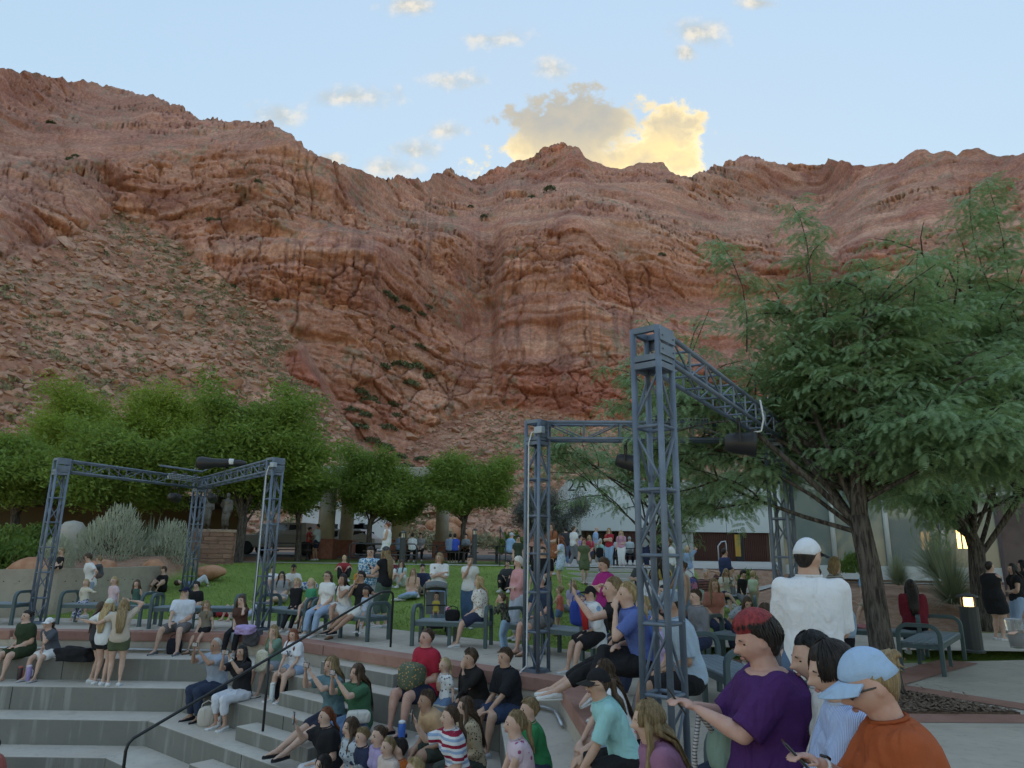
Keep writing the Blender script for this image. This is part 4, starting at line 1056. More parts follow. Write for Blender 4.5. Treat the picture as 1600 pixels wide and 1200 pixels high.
# ================================================================== parked truck and car
M_CARW = pmat('white_car_paint', (.55, .55, .54), .3, spec=.6); M_CARD = pmat('dark_grille', (.02, .02, .022), .4); M_CARG = pmat('car_glass', (.03, .035, .04), .1, spec=.8)
M_TYRE = pmat('tyre', (.02, .02, .02), .8); M_RIM = pmat('rim', (.35, .35, .36), .35, metal=.7); M_HL = pmat('headlight', (.75, .75, .72), .2); M_TAN = pmat('tan_car_paint', (.32, .29, .24), .35, spec=.6)
def vehicle(p, yaw, label, paint, prof, W_, wheels, cabin, cat):
    e = empty('parked_' + cat.replace(' ', '_'), p, yaw); tag(e, label, cat)
    mb = MB(); n = len(prof)
    for sy in (-1, 1):
        pass
    V = [(x, -W_/2, z) for x, z in prof]+[(x, W_/2, z) for x, z in prof]
    mb.add(V, [tuple(range(n)), tuple(range(2*n-1, n-1, -1))]+[(i, n+i, n+(i+1) % n, (i+1) % n) for i in range(n)])
    mb.build('body', paint, e, bevel=.06)
    nc = len(cabin); V = [(x, -W_/2*(.96 if z < cabin[0][1]+.1 else .8), z) for x, z in cabin]+[(x, W_/2*(.96 if z < cabin[0][1]+.1 else .8), z) for x, z in cabin]
    MB().add(V, [tuple(range(nc)), tuple(range(2*nc-1, nc-1, -1))]+[(i, nc+i, nc+(i+1) % nc, (i+1) % nc) for i in range(nc)]).build('cabin', paint, e, bevel=.05)
    # side windows
    x0, x1 = cabin[0][0]-.35, cabin[-1][0]+.35; zz0, zz1 = cabin[0][1]+.06, max(z for _, z in cabin)-.12
    x0, x1 = min(x0, x1), max(x0, x1); k_ = 3
    for s in (-1, 1):
        for i in range(k_):
            a0 = x0+(x1-x0)*i/k_+.04; a1 = x0+(x1-x0)*(i+1)/k_-.04
            MB().add([(a0, s*(W_/2*.93+.012), zz0), (a1, s*(W_/2*.93+.012), zz0), (a1-.03, s*(W_/2*.815+.02), zz1), (a0+.03, s*(W_/2*.815+.02), zz1)], [(0, 1, 2, 3)]).build('window', M_CARG, e)
    for wx in wheels:
        for s in (-1, 1):
            o = MB().lathe([(.25, -.12), (.37, -.11), (.39, 0), (.37, .11), (.25, .12)], 20).build('wheel', M_TYRE, e, smooth=True, loc=(wx, s*(W_/2-.1), .39), rot=(math.pi/2, 0, 0))
            MB().lathe([(.02, .10), (.22, .12), (.25, .09)], 16).build('rim', M_RIM, o, scale=(1, 1, -s))
    xf = prof[0][0]
    MB().box((xf-.02, 0, .78), (.06, W_*.62, .28)).build('grille', M_CARD, e, bevel=.02); MB().box((xf-.02, 0, .5), (.1, W_*.98, .2)).build('bumper', M_CARD, e, bevel=.03)
    for s in (-1, 1): MB().box((xf-.01, s*W_*.40, .82), (.07, W_*.15, .18)).build('headlight', M_HL, e, bevel=.02)
    return e
PK = ray_y(398, 850, 41.5)
vehicle((-13.0, 41.5, gzf(-13, 41.5)+.03), R(172), 'dark tan pickup truck parked beyond the lawn behind the trees', M_TAN, [(2.7, .4), (2.72, .95), (2.5, 1.12), (-2.7, 1.15), (-2.75, .45)], 1.95, (1.75, -1.7), [(1.35, 1.1), (.65, 1.78), (-1.6, 1.8), (-1.75, 1.12)], 'truck')
vehicle((-9.8, 42.5, gzf(-9.8, 42.5)+.03), R(172), 'white car parked behind the dark tan pickup truck', M_CARW, [(2.2, .35), (2.25, .8), (1.6, .98), (-2.2, 1.0), (-2.25, .4)], 1.8, (1.4, -1.4), [(1.2, .95), (.4, 1.48), (-1.2, 1.5), (-2.0, .97)], 'car')

# ================================================================== colonnade, white house, brown hall, glass hall
M_COL = pmat('column_plaster', (.47, .42, .33), .85, (.55, .50, .41), 2, .2, 40); M_COLB = pmat('column_base_red', (.26, .09, .06), .8, (.33, .13, .09), 4, .2, 30); M_WH = pmat('white_siding', (.60, .62, .62), .7, (.66, .67, .67), 1.5)
pav = empty('colonnade', (-9, 37.5, gzf(-9, 37.5))); tag(pav, 'beige round columns with red bases carrying a flat porch roof', 'colonnade')
def rel(px, Y): q_ = ray_y(px, 850, Y); return q_.x+9, Y-37.5
for px, Y in ((508, 36.6), (540, 40.5), (623, 36.6), (345, 36.8), (690, 40.5)):
    x, y = rel(px, Y); r = .42 if Y < 38 else .38
    cl = MB().lathe([(r, .95), (r*.98, 2.5), (r*.95, 3.9), (r*1.15, 3.95), (r*1.15, 4.05)], 20).build('column', M_COL, pav, smooth=True, loc=(x, y, 0))
    MB().box((0, 0, .48), (r*2.5, r*2.5, .98)).build('plinth', M_COLB, cl, bevel=.02)
x0, _ = rel(320, 38); x1, _ = rel(705, 38)
MB().box(((x0+x1)/2, 1.1, 4.3), (x1-x0, 6.2, .5)).build('roof', M_COL, pav, bevel=.03)
hs = empty('white_house', (-8, 58, gzf(-8, 58))); tag(hs, 'low white house with small dark windows behind the colonnade', 'house')
hx0 = ray_y(470, 840, 58).x+8; hx1 = ray_y(600, 840, 58).x+8
MB().box(((hx0+hx1)/2, 3, 1.6), (hx1-hx0, 6, 3.6)).build('wall', M_WH, hs); MB().box(((hx0+hx1)/2, 3, 3.6), (hx1-hx0+.6, 6.6, .35)).build('roof', M_WH, hs, bevel=.05)
M_WIN = pmat('dark_window', (.03, .035, .04), .15, spec=.7)
for px in (520, 560, 568): 
    x = ray_y(px, 840, 58).x+8; wn_ = MB().box((x, -.02, 1.5), (.9, .08, 1.3)).build('window', M_WH, hs); MB().box((x, -.05, 1.5), (.7, .06, 1.1)).build('pane', M_WIN, wn_)
dw = MB().box((ray_y(557, 840, 58).x+8, -.03, 1.0), (1.0, .1, 2.1)).build('door', M_WIN, hs)
# hall 2A
HX0 = ray_y(887, 800, 47).x; HY = 47.0; hz = gzf(6, HY)+.03
hall = empty('hall_building', (HX0, HY, hz)); tag(hall, 'hall with white upper storey and brown ribbed ground floor', 'building')
M_HW = pmat('hall_white', (.52, .56, .55), .8, (.57, .61, .6), .6); M_RIB = pmat('brown_ribs', (.085, .035, .026), .7, (.12, .052, .038), 1.2); M_DOOR = pmat('grey_door', (.36, .39, .37), .6); M_BEIGE = pmat('beige_wall', (.40, .37, .29), .8)
zc_ = ray_y(930, 829, HY).z-hz; zt_ = ray_y(890, 752, HY).z-hz
Wd = 26.0
for i in range(5): MB().box((Wd/5*(i+.5), 5, (zc_+zt_+.15)/2), (Wd/5-.03, 10, zt_+.15-zc_)).build('upper_panel', M_HW, hall)
MB().box((Wd/2, 5.06, (zc_+zt_+.15)/2), (Wd-.2, 9.9, zt_+.1-zc_)).build('core', M_HW, hall)
def hx(px): return ray_y(px, 850, HY).x-HX0
g0, g1 = hx(897), hx(974)
ribs = MB(); x = .05
M_BACK = M_RIB
MB().box((g1+(13.2-g1)/2, .45, zc_/2), (13.2-g1, .3, zc_)).build('ground_wall', M_RIB, hall); MB().box((g0/2, .45, zc_/2), (g0, .3, zc_)).build('ground_wall', M_RIB, hall)
zl_ = ray_y(930, 808, HY).z-hz
lint = MB().box(((g0+g1)/2, .45, (zl_+zc_)/2+.0), (g1-g0, .3, zc_-zl_)).build('lintel', M_RIB, hall)
dx0, dx1 = hx(1040), hx(1085); dzt = ray_y(1060, 822, HY).z-hz
rib = MB().box((0, 0, zc_/2), (.055, .07, zc_-.01)); ribm = rib.mesh('rib', M_RIB); ribh = MB().box((0, 0, (zc_+dzt)/2), (.055, .07, zc_-dzt-.02)).mesh('rib', M_RIB); ribl = MB().box((0, 0, (zc_+zl_)/2), (.055, .07, zc_-zl_-.01)).mesh('rib', M_RIB)
x = .04
while x < 13.1:
    mm_ = ribl if g0 < x < g1 else (ribh if dx0-.04 < x < dx1+.04 else ribm)
    obj('rib', mm_, hall, (x, .27, 0)); x += .125
MB().box(((dx0+dx1)/2, .26, dzt/2), (dx1-dx0, .06, dzt)).build('door', M_DOOR, hall)
MB().box(((g0+g1)/2, 1.6, zl_/2), (g1-g0, .1, zl_)).build('shop_window', M_WIN, hall)
for k in range(5): MB().box((g0+(g1-g0)*(k+.5)/5, .9, zl_/2), (.09, .12, zl_)).build('mullion', M_RIB, hall)
MB().box((16.5, .45, zc_/2), (6.5, .3, zc_)).build('beige_wall', M_BEIGE, hall)
M_YEL = pmat('yellow_panel', (.5, .3, .06), .6); MB().box((hx(1154), .2, zc_*.55), (.35, .06, 1.4)).build('yellow_panel', M_YEL, hall); MB().box((hx(1157), .22, .9), (.5, .05, 1.9)).build('dark_opening', M_WIN, hall)
DG = bpy.context.evaluated_depsgraph_get
def text_mesh(body, size, mat, extr=.005, vertical=False):
    cu = bpy.data.curves.new('lettering', 'FONT'); cu.body = body; cu.size = size; cu.extrude = extr; cu.align_x = 'CENTER'; cu.align_y = 'CENTER'
    o = bpy.data.objects.new('lettering', cu); COL.objects.link(o); bpy.context.view_layer.update()
    me = bpy.data.meshes.new_from_object(o.evaluated_get(DG())); bpy.data.objects.remove(o); me.materials.clear(); me.materials.append(mat); return me
tm = text_mesh('2A', 1.15, M_BLACK); pt = ray_y(899, 759, HY); obj('lettering', tm, hall, (pt.x-HX0+.1, -.012, pt.z-hz), (math.pi/2, 0, 0))
M_SIGN = pmat('sign_board', (.42, .43, .38), .7)
sg = tag(MB().box((ray_y(902, 840, 45.5).x, 45.5, hz+1.75), (.5, .1, 3.0)).build('shop_sign', M_SIGN), 'narrow upright sign board lettered RETAIL by the hall entrance', 'sign')
for k, ch_ in enumerate('RETAIL'): obj('lettering', text_mesh(ch_, .42, M_BLACK), sg, (ray_y(902, 840, 45.5).x, 45.44, hz+2.95-k*.42), (math.pi/2, 0, 0))
tag(MB().tube([(hx(1101)+HX0, 44, hz), (hx(1101)+HX0, 44, hz+.9), (hx(1106)+HX0, 44, hz+1.15), (hx(1112)+HX0, 44, hz+1.2), (hx(1113)+HX0, 44, hz+1.0), (hx(1113)+HX0, 44, hz)], .035, 8).build('handrail', M_STEEL, smooth=True), 'pale bent handrail in front of the brown ribbed wall', 'handrail')
# glass hall on the tree side
gh = empty('glass_hall', (13.5, 27.5, 1.0), R(-14)); tag(gh, 'pale hall with tall glass bays and white mullions behind the trees', 'building')
M_GL = pmat('hall_glass', (.16, .21, .20), .08, (.24, .27, .24), .5, spec=.8)
for k in range(8):
    MB().box((k*1.9-2, .1, 2.2), (1.82, .06, 3.8)).build('glass_pane', M_GL, gh); MB().tube([(k*1.9-2.95, 0, 0), (k*1.9-2.95, 0, 4.3)], .09, 10).build('mullion', M_HW, gh, smooth=True)
MB().box((5, .2, .15), (16, .3, .5)).build('sill', M_HW, gh); MB().box((5, 1.2, 5.6), (17, 3, 2.8)).build('fascia', M_HW, gh, bevel=.02)
M_PURP = pmat('purple_stone', (.15, .11, .115), .8, (.20, .15, .155), 2, .2, 20)
pw = MB().box((0, 0, 1.6), (2.0, .4, 3.2)).build('stone_pylon', M_PURP, None, loc=(15.2, 20.6, .3), rot=(0, 0, R(-20))); tag(pw, 'tall purple stone slab lettered in dark print behind the woman in black', 'slab')
obj('lettering', text_mesh('UNFL', .45, M_BLACK), pw, (0.1, -.21, 2.0), (math.pi/2, R(-90), 0))
M_LIT = pmat('lit_panel', (.8, .5, .2), .5); MATS['lit_panel'].node_tree.nodes['Principled BSDF'].inputs['Emission Color'].default_value = (1, .62, .25, 1); MATS['lit_panel'].node_tree.nodes['Principled BSDF'].inputs['Emission Strength'].default_value = .9
for k in range(2): MB().box((ray_y(1499+k*9, 850, 25).x, 25.0, 2.05+.5), (.1, .05, 1.5)).build('lit_window', M_LIT, None).__setitem__('x', 1) if False else tag(MB().box((ray_y(1499+k*9, 850, 25).x, 25.0, 2.4), (.1, .05, .7)).build('lit_window', M_LIT), 'narrow warm lit window strip behind the desert grasses', 'window', 'lit window strips')
# dark pavilion behind the planter on the far left
pvx = ray_y(0, 820, 31).x
dv_ = empty('dark_shelter', (pvx, 31, 1.2)); tag(dv_, 'dark timber shelter behind the green shrubs and planter wall', 'shelter')
M_TIMB = pmat('dark_timber', (.05, .04, .032), .8, (.08, .062, .05), 3)
for k in range(5): MB().box((-4.5+k*3.2, 0, 1.2), (.18, .18, 2.4)).build('post', M_TIMB, dv_)
MB().box((2, 0, .9), (14, .08, .08)).build('rail', M_TIMB, dv_); MB().box((2, 2, 2.55), (15, 5, .3)).build('roof', M_TIMB, dv_); MB().box((2, 4, 1.2), (14, .2, 2.4)).build('back_wall', pmat('ochre_wall', (.13, .11, .08), .9), dv_)
cyl = MB().lathe([(.42, 0), (.42, 1.0), (.38, 1.2), (.26, 1.34), (.01, 1.4)], 20).build('concrete_dome_post', M_WALK, None, smooth=True, loc=(ray_y(110, 850, 25).x, 25.0, 1.2)); tag(cyl, 'rounded pale concrete pillar between the tower and the sage bush', 'pillar')
# ================================================================== trees and plants
m, t, b = matbase('bark'); c = t.new('ShaderNodeNewGeometry').outputs['Position']
n1 = t.noise(t.scale(c, (22, 22, 3.2)), 1, 5, .65, .6); n2 = t.noise(c, 3, 3)
t.link(t.mix(t.ss(n1, .35, .62), (.035, .028, .024), t.mix(n2, (.12, .10, .085), (.17, .145, .125))), b.inputs['Base Color']); b.inputs['Roughness'].default_value = .95; bump(t, b, n1, 1.0, .05); M_BARK = m

def pinnate(V, F_, o, d, up, L, npair, wl, droop):
    """one feather leaf: leaflets along an arching rachis"""
    d = d/np.linalg.norm(d); side = np.cross(d, up); side = side/(np.linalg.norm(side)+1e-9); p = o.copy(); dd = d.copy()
    for k in range(npair):
        f = k/(npair-1); dd = dd+np.array([0, 0, -droop/npair]); dd = dd/np.linalg.norm(dd); p2 = p+dd*(L/npair)
        ll = wl*(.65+.6*math.sin(math.pi*min(1, .15+f*.85)))
        nn = np.cross(side, dd)
        for s in (-1, 1):
            tip = p+side*s*ll+dd*ll*.35-nn*ll*.12; w_ = dd*(L/npair)*.42
            b0 = len(V); V += [p-w_*.6, p+w_*.9, tip+w_*.45, tip-w_*.35]; F_.append((b0, b0+1, b0+2, b0+3))
        p = p2
def spray_mesh(name, mat, seed, nleaf=7, L=.2, npair=9, wl=.026, twig=.34, droop=1.1):
    r_ = np.random.default_rng(seed); V = []; F_ = []; up = np.array([0, 0, 1.])
    p = np.zeros(3); d = np.array([1., 0, .15])
    for k in range(nleaf):
        f = k/nleaf; d = d+np.array([0, r_.normal(0, .08), -.05]); d /= np.linalg.norm(d); p = p+d*twig/nleaf
        s = 1 if k % 2 else -1
        dl = d*.55+np.array([0, s*.85, 0])+r_.normal(0, .16, 3)+np.array([0, 0, .12])
        if k == nleaf-1: dl = d+r_.normal(0, .1, 3)
        pinnate(V, F_, p, dl, up, L*r_.uniform(.75, 1.15), npair, wl, droop*r_.uniform(.7, 1.3))
    return np_mesh(name, np.array(V), np.array(F_), mat, False)
def clump_mesh(name, mat, seed, n=110, size=.062, spread=.40):
    r_ = np.random.default_rng(seed); p = r_.normal(0, 1, (n, 3))*np.array([spread*.62, spread*.5, spread*.34]); a = r_.normal(size=(n, 3))*np.array([1, 1, .6])+np.array([.5, 0, -.25]); a /= np.linalg.norm(a, axis=1)[:, None]
    bb = np.cross(a, r_.normal(size=(n, 3))); bb /= np.linalg.norm(bb, axis=1)[:, None]; sz = size*r_.uniform(.6, 1.4, n)[:, None]
    V = np.stack([p, p+a*sz*.7-bb*sz*.26, p+a*sz*1.5, p+a*sz*.7+bb*sz*.26], 1).reshape(-1, 3)
    return np_mesh(name, V, np.arange(n*4).reshape(-1, 4), mat, False)

def V3_mean(cr): return Vector((sum(c[0][0] for c in cr)/len(cr), sum(c[0][1] for c in cr)/len(cr), sum(c[0][2] for c in cr)/len(cr)))
def tree(base, label, crown, trunk_h, trunk_r, nlimb, sprays, name='shade_tree', seed=1, lean=(0, 0), leaders=(), per=9, sub=7, scl=(1, 1), stems=1, group=None, flat=.0):
    """crown: list of (centre xyz relative to the base, radii)"""
    r_ = random.Random(seed); e = empty(name, base); tag(e, label, 'tree', group)
    mb = MB(); pts, rots, scs = [], [], []
    fork = Vector((lean[0], lean[1], trunk_h))
    tp = [Vector((0, 0, -.1)), Vector((0, 0, .12)), Vector((lean[0]*.3, lean[1]*.3, trunk_h*.35)), Vector((lean[0]*.6+r_.uniform(-.06, .06), lean[1]*.6, trunk_h*.7)), fork]
    mb.tube(tp, [trunk_r*1.5, trunk_r*1.15, trunk_r, trunk_r*.92, trunk_r*.85], 14)
    tk = mb.build('trunk', M_BARK, e, smooth=True)
    lb = MB()
    def add_spray(p, d):
        yaw = math.atan2(d.y, d.x)+r_.uniform(-.6, .6); pitch = -math.asin(max(-1, min(1, d.z)))*.5+r_.uniform(-.25, .45)
        pts.append(p[:]); rots.append((r_.uniform(-.35, .35), pitch, yaw)); s = r_.uniform(*scl); scs.append((s, s, s))
    def branch(p, q, r0, level, bend):
        L = (q-p).length; n = 5 if level == 0 else 4; pp = [p]
        off = Vector((r_.gauss(0, 1), r_.gauss(0, 1), r_.gauss(0, .5)))*L*.10
        for i in range(1, n+1):
            f = i/n; pp.append(p.lerp(q, f)+off*math.sin(math.pi*f)+Vector((0, 0, bend*L*math.sin(math.pi*f))))
        lb.tube(pp, [max(.006, r0*(1-.75*i/n)) for i in range(n+1)], 8 if level == 0 else 5, False)
        return pp
    lead = fork+(V3_mean(crown)-fork)*.62; lpp = branch(fork-Vector((0, 0, .1)), lead, trunk_r*.85, 0, .03)
    for i in range(nlimb):
        cc, rr = crown[i % len(crown)]
        th = r_.uniform(0, 2*math.pi); u = r_.uniform(-.55, .95); k = math.sqrt(1-u*u); f = r_.uniform(.60, 1.15)
        q = Vector((cc[0]+rr[0]*k*math.cos(th)*f, cc[1]+rr[1]*k*math.sin(th)*f, cc[2]+rr[2]*u*f))
        st = fork.lerp(lead, r_.random()**1.3) if r_.random() < .78 else tp[3].lerp(fork, r_.random())
        pp = branch(st, q, trunk_r*r_.uniform(.2, .36), 0, .10)
        for j in range(sub):
            f = .3+.7*(j+r_.random())/sub; idx_ = min(len(pp)-2, int(f*(len(pp)-1))); s0 = pp[idx_].lerp(pp[idx_+1], f*(len(pp)-1)-idx_)
            dirv = (q-st).normalized(); rnd = Vector((r_.gauss(0, 1), r_.gauss(0, 1), r_.gauss(0, .55))); dv = (dirv*.6+rnd*.75); dv.normalize()
            l2 = (q-st).length*r_.uniform(.22, .42); pq = branch(s0, s0+dv*l2, trunk_r*.13, 1, .06)
            for k2 in range(per):
                g_ = (k2+r_.random())/per; ii = min(len(pq)-2, int(g_*(len(pq)-1))); pt_ = pq[ii].lerp(pq[ii+1], g_*(len(pq)-1)-ii)
                d_ = (dv+Vector((r_.gauss(0, .8), r_.gauss(0, .8), r_.gauss(0, .35)))).normalized(); add_spray(pt_+Vector((r_.gauss(0, .07), r_.gauss(0, .07), r_.gauss(0, .05))), d_)
        for k2 in range(per*2):
            f = .45+.55*r_.random()**.7; ii = min(len(pp)-2, int(f*(len(pp)-1))); pt_ = pp[ii].lerp(pp[ii+1], f*(len(pp)-1)-ii); add_spray(pt_, Vector((r_.gauss(0, 1), r_.gauss(0, 1), .2)).normalized())
    for (x, y, z0, z1) in leaders:       # thin upright shoots above the crown
        a_, b_ = Vector((x*.8, y*.8, z0)), Vector((x, y, z1)); pp = branch(a_, b_, .013, 1, .02); n = int((z1-z0)*24)
        for k2 in range(n):
            f = k2/n; ii = min(len(pp)-2, int(f*(len(pp)-1))); add_spray(pp[ii].lerp(pp[ii+1], f*(len(pp)-1)-ii), Vector((r_.gauss(0, 1), r_.gauss(0, 1), .1)).normalized())
    lo = lb.build('limbs', M_BARK, e, smooth=True)
    ns = len(sprays); pts = np.array(pts); rots = np.array(rots); scs = np.array(scs)
    first = None
    for k in range(ns):
        o = gn_instances('crown', pts[k::ns], rots[k::ns], scs[k::ns], sprays[k], e if first is None else first); o['kind'] = 'stuff'
        if first is None: first = o
        else: o.name = 'leaf_layer'
    return e
M_LEAF1 = leafmat('locust_leaf', (.11, .21, .10), (.31, .44, .26), .42, .32)
M_LEAF2 = leafmat('bright_leaf', (.17, .26, .04), (.30, .40, .09), .6, .35)
M_LEAF3 = leafmat('mid_leaf', (.12, .205, .045), (.24, .34, .085), .6, .35)
M_LEAF4 = leafmat('olive_leaf', (.12, .14, .115), (.22, .235, .21), .6, .15)
SP1 = [src('leaf_spray', spray_mesh('leaf_spray', M_LEAF1, 1+i)) for i in range(3)]
SP3 = [src('leaf_spray', clump_mesh('leaf_spray', M_LEAF3, 11+i, 90, .075, .42)) for i in range(2)]
SP2 = [src('leaf_spray', clump_mesh('leaf_spray', M_LEAF2, 21+i, 120, .055, .46)) for i in range(2)]
SP4 = [src('leaf_spray', clump_mesh('leaf_spray', M_LEAF4, 31+i, 110, .05, .42)) for i in range(2)]
# big feathery tree by the truss
tree((4.88, 9.66, 0), 'large feathery locust tree with a thick furrowed trunk beside the mulch bed', [((-.9, 2.7, 4.0), (1.9, 1.2, 1.2)), ((.9, .6, 4.5), (1.7, 1.7, 1.3)), ((-.2, 1.0, 5.1), (1.3, 1.2, 1.0)), ((1.7, .5, 3.6), (1.6, 1.8, 1.2)), ((-1.6, 2.4, 3.7), (1.3, 1.0, .8)), ((1.0, -.3, 3.1), (1.2, 1.2, .7))],
     2.25, .15, 38, SP1, 'locust_tree', 5, (-.15, .05), leaders=[(-1.5, 1.2, 4.8, 6.9), (-.35, .8, 5.2, 7.25), (.5, .5, 5.0, 6.2), (-2.4, 2.0, 4.0, 5.1), (1.1, 0, 5.0, 6.1)], per=12, sub=9, scl=(.75, 1.25))
p2_ = ray_z(1537, 985, .02)
tree((p2_.x, p2_.y, 0.0), 'feathery locust tree with a slim trunk beside the lit lamp bollard', [((0, 0, 4.2), (3.0, 2.6, 1.6)), ((-1.5, -.3, 3.8), (1.8, 1.6, 1.0)), ((.8, 0, 5.6), (2.2, 2.2, 1.5))], 2.0, .21, 30, SP1, 'locust_tree', 9, (.1, 0), per=9, sub=8, scl=(1.1, 1.6))
tree((9.4, 12.2, 0), 'tall feathery locust tree with upright shoots at the plaza edge', [((-.6, 0, 4.4), (2.0, 2.0, 1.5)), ((-.8, -.2, 5.6), (1.5, 1.5, 1.3))], 2.1, .18, 22, SP1, 'locust_tree', 12, (-.1, 0), leaders=[(-.9, -.3, 6.2, 8.4), (-.2, .2, 6.0, 8.9)], per=9, sub=8, scl=(.95, 1.4))
tree((ray_y(1016, 900, 15.6).x, 15.6, .1), 'small feathery locust tree behind the tall front tower', [((-1.1, 0, 3.85), (1.3, 1.1, .4)), ((.7, 0, 3.3), (1.8, 1.4, .8)), ((1.6, 0, 3.0), (1.3, 1.2, .8))], 1.9, .08, 20, SP1, 'locust_tree', 15, (.1, 0), per=7, sub=6, scl=(.8, 1.2))
# lawn and far trees
def far_tree(px, Y, pyb, pyt, wpx, label, sp, seed, nl=16, th=.32, tr=.14, scl=(.9, 1.4), pxc=None, sub=6, per=7, name='shade_tree'):
    x = ray_y(px, 850, Y).x; z0 = gzf(x, Y); zt = ray_y(px, pyt, Y).z-z0; zb = ray_y(px, pyb, Y).z-z0
    xc = (ray_y(pxc, 850, Y).x-x) if pxc else 0.0; rw = wpx/2*Y/FPX; cz = (zt+zb)/2; rz = (zt-zb)/2
    return tree((x, Y, z0), label, [((xc, 0, cz-.15*rz), (rw*.92, rw*.85, rz*.8)), ((xc-rw*.3, .2, cz+rz*.15), (rw*.6, rw*.6, rz*.8)), ((xc+rw*.35, -.2, cz), (rw*.6, rw*.6, rz*.75))], max(.9, zb*.9), tr, nl, sp, name, seed, (xc*.3, 0), per=per, sub=sub, scl=scl)
far_tree(110, 38, 790, 608, 205, 'tall bright yellow-green willowy tree behind the dark shelter', SP2, 31, 22, scl=(1.4, 2.2), pxc=100, sub=7, per=8, name='willow_tree')
far_tree(225, 39, 790, 606, 165, 'bright yellow-green willowy tree behind the sage bushes', SP2, 32, 20, scl=(1.4, 2.2), sub=7, per=8, name='willow_tree')
far_tree(165, 27.5, 800, 672, 175, 'dark green tree with spreading limbs behind the largest sage bush', SP3, 33, 20, .3, .2, (1.1, 1.7), 170, 7, 8)
far_tree(20, 28.5, 800, 670, 140, 'dark green tree at the corner of the dark shelter', SP3, 38, 16, .3, .18, (1.1, 1.7), 10, 7, 8)
far_tree(373, 29.5, 800, 614, 190, 'dark green tree rising behind the bronze statues', SP3, 34, 22, .3, .2, (1.1, 1.8), 385, 7, 8)
far_tree(467, 33.0, 815, 705, 105, 'small green tree beside the parked pickup truck', SP3, 35, 14, .3, .14, (1.0, 1.5), 460)
far_tree(577, 34.0, 806, 702, 135, 'round green tree in front of the colonnade', SP3, 36, 16, .3, .13, (1.0, 1.5), 575)
far_tree(722, 35.0, 812, 707, 128, 'round green tree beside the picnic tables', SP3, 37, 18, .3, .14, (1.0, 1.5), 725)
far_tree(868, 40.0, 842, 765, 125, 'grey-green chaste tree in front of the brown hall', SP4, 39, 14, .2, .1, (1.0, 1.6), 865, name='chaste_tree')
far_tree(615, 37.0, 820, 760, 90, 'small green tree beside the colonnade columns', SP3, 41, 10, .3, .1, (1.0, 1.5))
# shrubs
def spiky(name, n, L, wd_, mat, seed, spread=1.0, droop=.25, up=.2):
    r_ = np.random.default_rng(seed); V = []; F_ = []
    for k in range(n):
        th = r_.uniform(0, 6.283); el = math.asin(min(1, max(.02, r_.uniform(up, 1)**.8)))*spread; d = np.array([math.cos(th)*math.cos(el), math.sin(th)*math.cos(el), math.sin(el)]); l = L*r_.uniform(.7, 1.1)
        s = np.cross(d, [0, 0, 1]); s = s/(np.linalg.norm(s)+1e-9)*wd_; p0 = d*.04; p1 = d*l*.5; p2 = d*l+np.array([0, 0, -droop*l*math.cos(el)])
        b0 = len(V); V += [p0-s, p0+s, p1+s*.8, p1-s*.8, p2]; F_ += [(b0, b0+1, b0+2), (b0, b0+2, b0+3), (b0+3, b0+2, b0+4)]
    return np_mesh(name, np.array(V), np.array(F_), mat, False)
M_SAGE = leafmat('sage_leaf', (.30, .33, .26), (.50, .53, .45), .7, .2); M_YUC = leafmat('yucca_blade', (.18, .23, .16), (.36, .40, .28), .6, .1); M_GRN = leafmat('shrub_leaf', (.07, .14, .025), (.15, .23, .055), .6, .25)
def sage_mesh(seed, n=2600):
    r_ = np.random.default_rng(seed); d = r_.normal(size=(n, 3)); d[:, 2] = np.abs(d[:, 2])*1.1-.15; d /= np.linalg.norm(d, axis=1)[:, None]
    lump = 1+.30*np.array([float(v) for v in fbm(d[:, 0]*2.2+seed, d[:, 1]*2.2, d[:, 2]*2.2, 3, seed)])*2
    p = d*(lump*(.55+.45*r_.random(n)**.5))[:, None]; a = d*.6+np.array([0, 0, .75])+r_.normal(0, .28, (n, 3)); a /= np.linalg.norm(a, axis=1)[:, None]
    bb = np.cross(a, r_.normal(size=(n, 3))); bb /= np.linalg.norm(bb, axis=1)[:, None]; sz = r_.uniform(.05, .13, n)[:, None]
    V = np.stack([p-bb*sz*.16, p+bb*sz*.16, p+a*sz*1.3+bb*sz*.08, p+a*sz*1.3-bb*sz*.08], 1).reshape(-1, 3); return np_mesh('sage', V, np.arange(n*4).reshape(-1, 4), M_SAGE, False)
def bush(px, py, Y, wpx, hpx, me, label, name='bush', zoff=0):
    q_ = ray_y(px, py, Y); s = wpx/2*Y/FPX; h = hpx*Y/FPX; z = gzf(q_.x, Y)
    if zoff is not None: z = q_.z
    o = obj(name, me, None, (q_.x, Y, z), (0, 0, rng.uniform(0, 6.28)), (s, s, h)); tag(o, label, 'bush'); return o
SG = [sage_mesh(60+i) for i in range(3)]
bush(172, 874, 23.0, 98, 70, SG[0], 'large grey-green sage bush behind the woman carrying a boy', 'sage_bush')
bush(262, 878, 24.0, 68, 56, SG[1], 'rounded grey-green sage bush next to the pedestal', 'sage_bush')
bush(88, 884, 20.6, 50, 42, SG[2], 'small grey-green sage bush behind the child on the planter wall', 'sage_bush')
bush(233, 876, 24.3, 130, 72, spiky('desert_spoon', 260, 1.0, .012, M_YUC, 71, 1.0, .12, .15), 'spiky desert spoon fanning out between the two sage bushes', 'desert_spoon')
